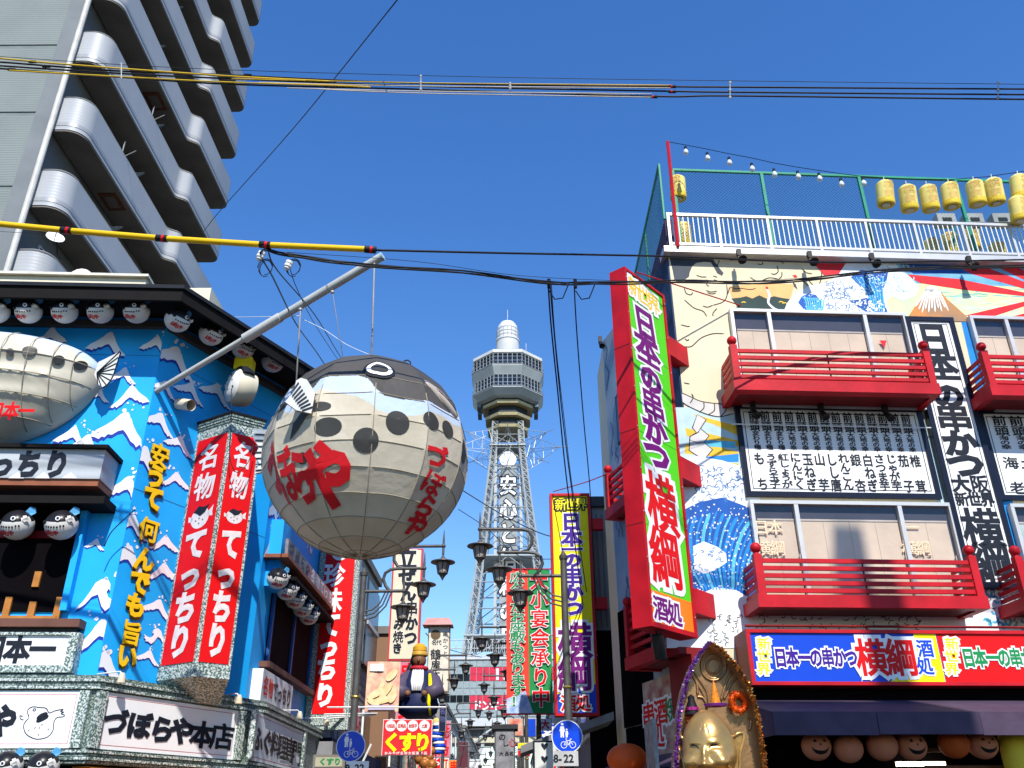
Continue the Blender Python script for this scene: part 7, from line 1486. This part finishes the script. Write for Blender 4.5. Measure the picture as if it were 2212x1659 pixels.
# head
HCn = at(1531, 1612, SY - .12); yaw = R(-22); fwd = Vector((sin(yaw) * 1.0, -cos(yaw), -.08)).normalized(); rt = fwd.cross(Vector((0, 0, 1))).normalized() ; upv = rt.cross(fwd)
def gs(x, y, cx_, cy_, sx, sy): return math.exp(-((x - cx_) / sx) ** 2 - ((y - cy_) / sy) ** 2)
def head_pt(a, l):    # a: azimuth from the face, l: latitude
    x, y, z = cos(l) * sin(a), cos(l) * cos(a), sin(l); r = .215
    k = 1 - (.16 * z * z if z > 0 else -.10 * gs(z, 0, -.45, 0, .35, 1)); X, Yy, Zz = r * x * k, r * 1.02 * y * k, r * (1.32 if z > 0 else 1.25) * z
    A_, L_ = abs(a), l; d = 0
    if cos(a) > 0:
        d += .075 * gs(A_, L_, 0, -.46, .15, .11) + .040 * gs(A_, L_, 0, -.24, .09, .20) + .034 * gs(A_, L_, .19, -.50, .10, .08)
        d += .075 * gs(A_, L_, .62, -.44, .32, .26) - .010 * gs(A_, L_, .38, .00, .22, .07) + .010 * gs(A_, L_, .38, .10, .24, .07) + .008 * gs(A_, L_, .38, -.12, .22, .06)
        d -= .030 * gs(0, L_ - .30 * A_ ** 1.6, 0, -.78, .5, .06) * math.exp(-(A_ / .55) ** 4); d += .022 * gs(A_, L_, 0, -.84, .32, .12) + .012 * gs(A_, L_, 0, -.58, .35, .05)
        d -= .006 * gs(a + .35 * L_, 0, .22, 0, .02, 1) * gs(L_, 0, .48, 0, .13, 1) + .006 * gs(a - .25 * L_, 0, -.30, 0, .02, 1) * gs(L_, 0, .46, 0, .13, 1)
    p = Vector((X, Yy, Zz)); p += Vector((x * .7, y, z * .3)).normalized() * d
    return HCn + rt * p.x + fwd * p.y + upv * p.z
m = MB(); NA2, NL2 = 128, 90; m.v = [head_pt(-pi + 2 * pi * i / NA2, -pi / 2 + pi * j / NL2) for j in range(NL2 + 1) for i in range(NA2)]
for j in range(NL2):
    for i in range(NA2): m.f.append([j * NA2 + i, j * NA2 + (i + 1) % NA2, (j + 1) * NA2 + (i + 1) % NA2, (j + 1) * NA2 + i]); m.m.append(m.mi(bz))
m.build('head', N_, True)
m = MB()
for sg in (1, -1):
    ep = [head_pt(sg * (.17 + .42 * k / 8), -.06 + .05 * k / 8 + .10 * sin(pi * k / 8)) + fwd * .001 for k in range(9)]
    m.tube(ep, [.002, .005, .007, .009, .009, .008, .006, .004, .002], mat('eye_slit_dark', (.02, .015, .01), .5), 6)
m.build('eye_slit', N_, True, kind='stuff')
m = MB(); m.tube([head_pt(-.42 + .84 * k / 12, -.80 + .16 * (abs(k - 6) / 6) ** 1.6) + fwd * -.004 for k in range(13)], .011, mat('eye_slit_dark', (.02, .015, .01)), 6); m.build('mouth', N_, True)
for sg in (1, -1):    # ears: big leaf shaped shells with a rolled rim
    e1 = (rt * sg * .8 - fwd * .55).normalized(); c0 = HCn + rt * sg * .175 - fwd * .02 + upv * -.04; nn = e1.cross(upv) * (-1 if sg < 0 else 1)
    if nn.dot(fwd) < 0: nn = -nn
    O_ = [(-.01, -.15), (.015, -.185), (.045, -.17), (.055, -.10), (.065, -.03), (.095, .03), (.12, .10), (.115, .135), (.07, .13), (.02, .10), (-.01, .06)]
    pts = [c0 + e1 * x + upv * y for x, y in O_]; m = MB(); m.prism(pts, nn * .018, bz); e_ = m.build('ear', N_, False)
    m = MB(); m.tube([p + nn * .02 for p in pts[:10]], .014, bz, 8); m.build('ear_rim', e_, True)
m = MB(); c = HCn + Vector((.03, .05, -.62)); m.lathe(c, [(.02, -.9), (.34, -.88), (.42, -.6), (.40, -.3), (.34, -.05), (.27, .12), (.16, .28), (.12, .36)], bz, 28); m.build('body', N_, True)
m = MB()
for sg in (1, -1): m.tube([c + Vector((sg * .27, -.02, .1)), c + Vector((sg * .40, -.08, -.2)), c + Vector((sg * .42, -.2, -.45)), c + Vector((sg * .25, -.32, -.62))], [.10, .085, .075, .06], bz, 12); m.ball(c + Vector((sg * .22, -.33, -.65)), .07, bz, 10, (1, 1, .7))
m.build('arm', N_, True, kind='stuff')
m = MB(); m.box((1.3, SY - .35, 0), (2.45, SY + .5, max(.2, c.z - .88)), dred); m.build('pedestal', N_)
# decorations
def dec(u, v, o): return at(u, v, SY) + Vector((0, o, 0))
t = thing('party_hat', 'small orange cone hat with purple brim on top of the golden head', 'hat', dec(1541, 1530, -.1)); m = MB(); m.lathe(dec(1541, 1524, -.1), [(.045, 0), (.03, .08), (.012, .16), (.001, .2)], mat('hat_orange_glitter', (.85, .25, .01), .35, 0, .3, 60), 16); m.build('cone', t, .6); m = MB(); m.lathe(dec(1541, 1529, -.1), [(.10, .018), (.09, .0), (.04, .0), (.03, .02)], mat('hat_purple', (.30, .04, .42), .5), 20); m.build('brim', t, .6)
wr = MB(); cW = dec(1601, 1514, .09); ow = mat('wreath_orange', (.85, .12, .005), .5, 0, .1, 30); wbk = mat('wreath_black', (.03, .02, .02), .5)
wr.tube([cW + Vector((.062 * cos(k * pi / 12), 0, .068 * sin(k * pi / 12))) for k in range(25)], .02, ow, 8)
for i in range(700):
    a = random.uniform(0, 2 * pi); b = random.uniform(0, 2 * pi); rr_ = .062 + .026 * cos(b); c = cW + Vector((rr_ * cos(a), .026 * sin(b), rr_ * 1.1 * sin(a))); d = Vector((random.uniform(-1, 1), random.uniform(-1, 0), random.uniform(-1, 1))).normalized() * .014; x = d.cross(Vector((.3, .5, 1))).normalized() * .006
    wr.add([c - x, c + x, c + d], [(0, 1, 2)], wbk if i % 9 == 0 else ow)
one('wreath', wr, 'orange and black tinsel wreath hung on the right side of the niche', 'wreath')
t = thing('witch_hat_ornament', 'black witch hat ornament with pink band over an orange tinsel tuft', 'ornament', dec(1497, 1568, .06)); m = MB(); m.lathe(dec(1499, 1543, .06), [(.075, 0), (.055, .02), (.05, .07), (.03, .12), (.03, .15), (.005, .17)], mat('hat_black', (.012, .01, .015), .6, 0, .2, 40), 14); m.build('hat', t, .6)
m = MB(); m.lathe(dec(1499, 1541, .06), [(.058, .03), (.058, .055)], mat('pink_sequin', (.65, .05, .35), .3, .4, .4, 60), 14); m.build('band', t)
m = MB()
for i in range(240):
    c = dec(1496 + random.uniform(-12, 12), 1545 + random.uniform(0, 24), .05 + random.uniform(-.02, .02)); d = Vector((random.uniform(-1, 1), random.uniform(-1, 0), random.uniform(-1, 1))).normalized() * .014; x = d.cross(Vector((.3, .5, 1))).normalized() * .006; m.add([c - x, c + x, c + d], [(0, 1, 2)], ow if i % 8 else wbk)
m.build('tuft', t, kind='stuff')
# drop the template if it was never placed
random.seed(5)
cols = [bred, yellow, pwhite, rblue, dgreen, orange, beige, mat('teal_print', (.03, .35, .38), .6), mat('pink_print', (.7, .2, .3), .6)]
wordl = ["串かつ", "名物", "大阪", "酒処", "焼鳥", "くすり", "おみやげ", "本店", "新世界", "営業中"]
place = ['near the medicine banner', 'past the pink roofed sign', 'halfway down the street', 'close to the tower foot']
for i in range(26):
    Y = 33 + i * 3.1; left = i % 2 == 0; x = (-4.35 + random.uniform(0, .9)) if left else (1.95 - random.uniform(0, 1.0)); w_, h_ = random.uniform(.5, .9), random.uniform(1.2, 2.8); z0 = random.uniform(3.0, 4.6)
    W_ = Wall(x - w_ / 2, Y, 1, 0); cm = cols[random.randrange(len(cols))]; tx = wordl[i % len(wordl)]; fc = pwhite if cm in (bred, rblue, dgreen) else (bred if cm is not yellow else rblue)
    nm_ = {id(bred): 'red', id(yellow): 'yellow', id(pwhite): 'white', id(rblue): 'blue', id(dgreen): 'green', id(orange): 'orange', id(beige): 'beige'}.get(id(cm), 'teal' if 'teal' in cm.name else 'pink')
    t = thing('shop_sign', '%s vertical sign, %s row, %s, %s along' % (nm_, 'left' if left else 'right', place[min(3, i // 7)], ordw[(i // 2) % 7]), 'sign', (x, Y, z0)); m = MB(); m.wbox(W_, 0, w_, z0, z0 + h_, -.15, 0, steel); m.build('sign_box', t); m = MB(); m.wbox(W_, .04, w_ - .04, z0 + .04, z0 + h_ - .04, .001, .012, cm); m.build('face', t)
    column(t, W_, tx, (w_ / 2, z0 + h_ - .06), (w_ / 2, z0 + .06), h_ / len(tx) * .95, w_ * .85, fc, None, .016, 'n')
for o in [o for o in scene.objects if o.get('label') == 'x']: o['label'] = o.name.replace('_', ' ')
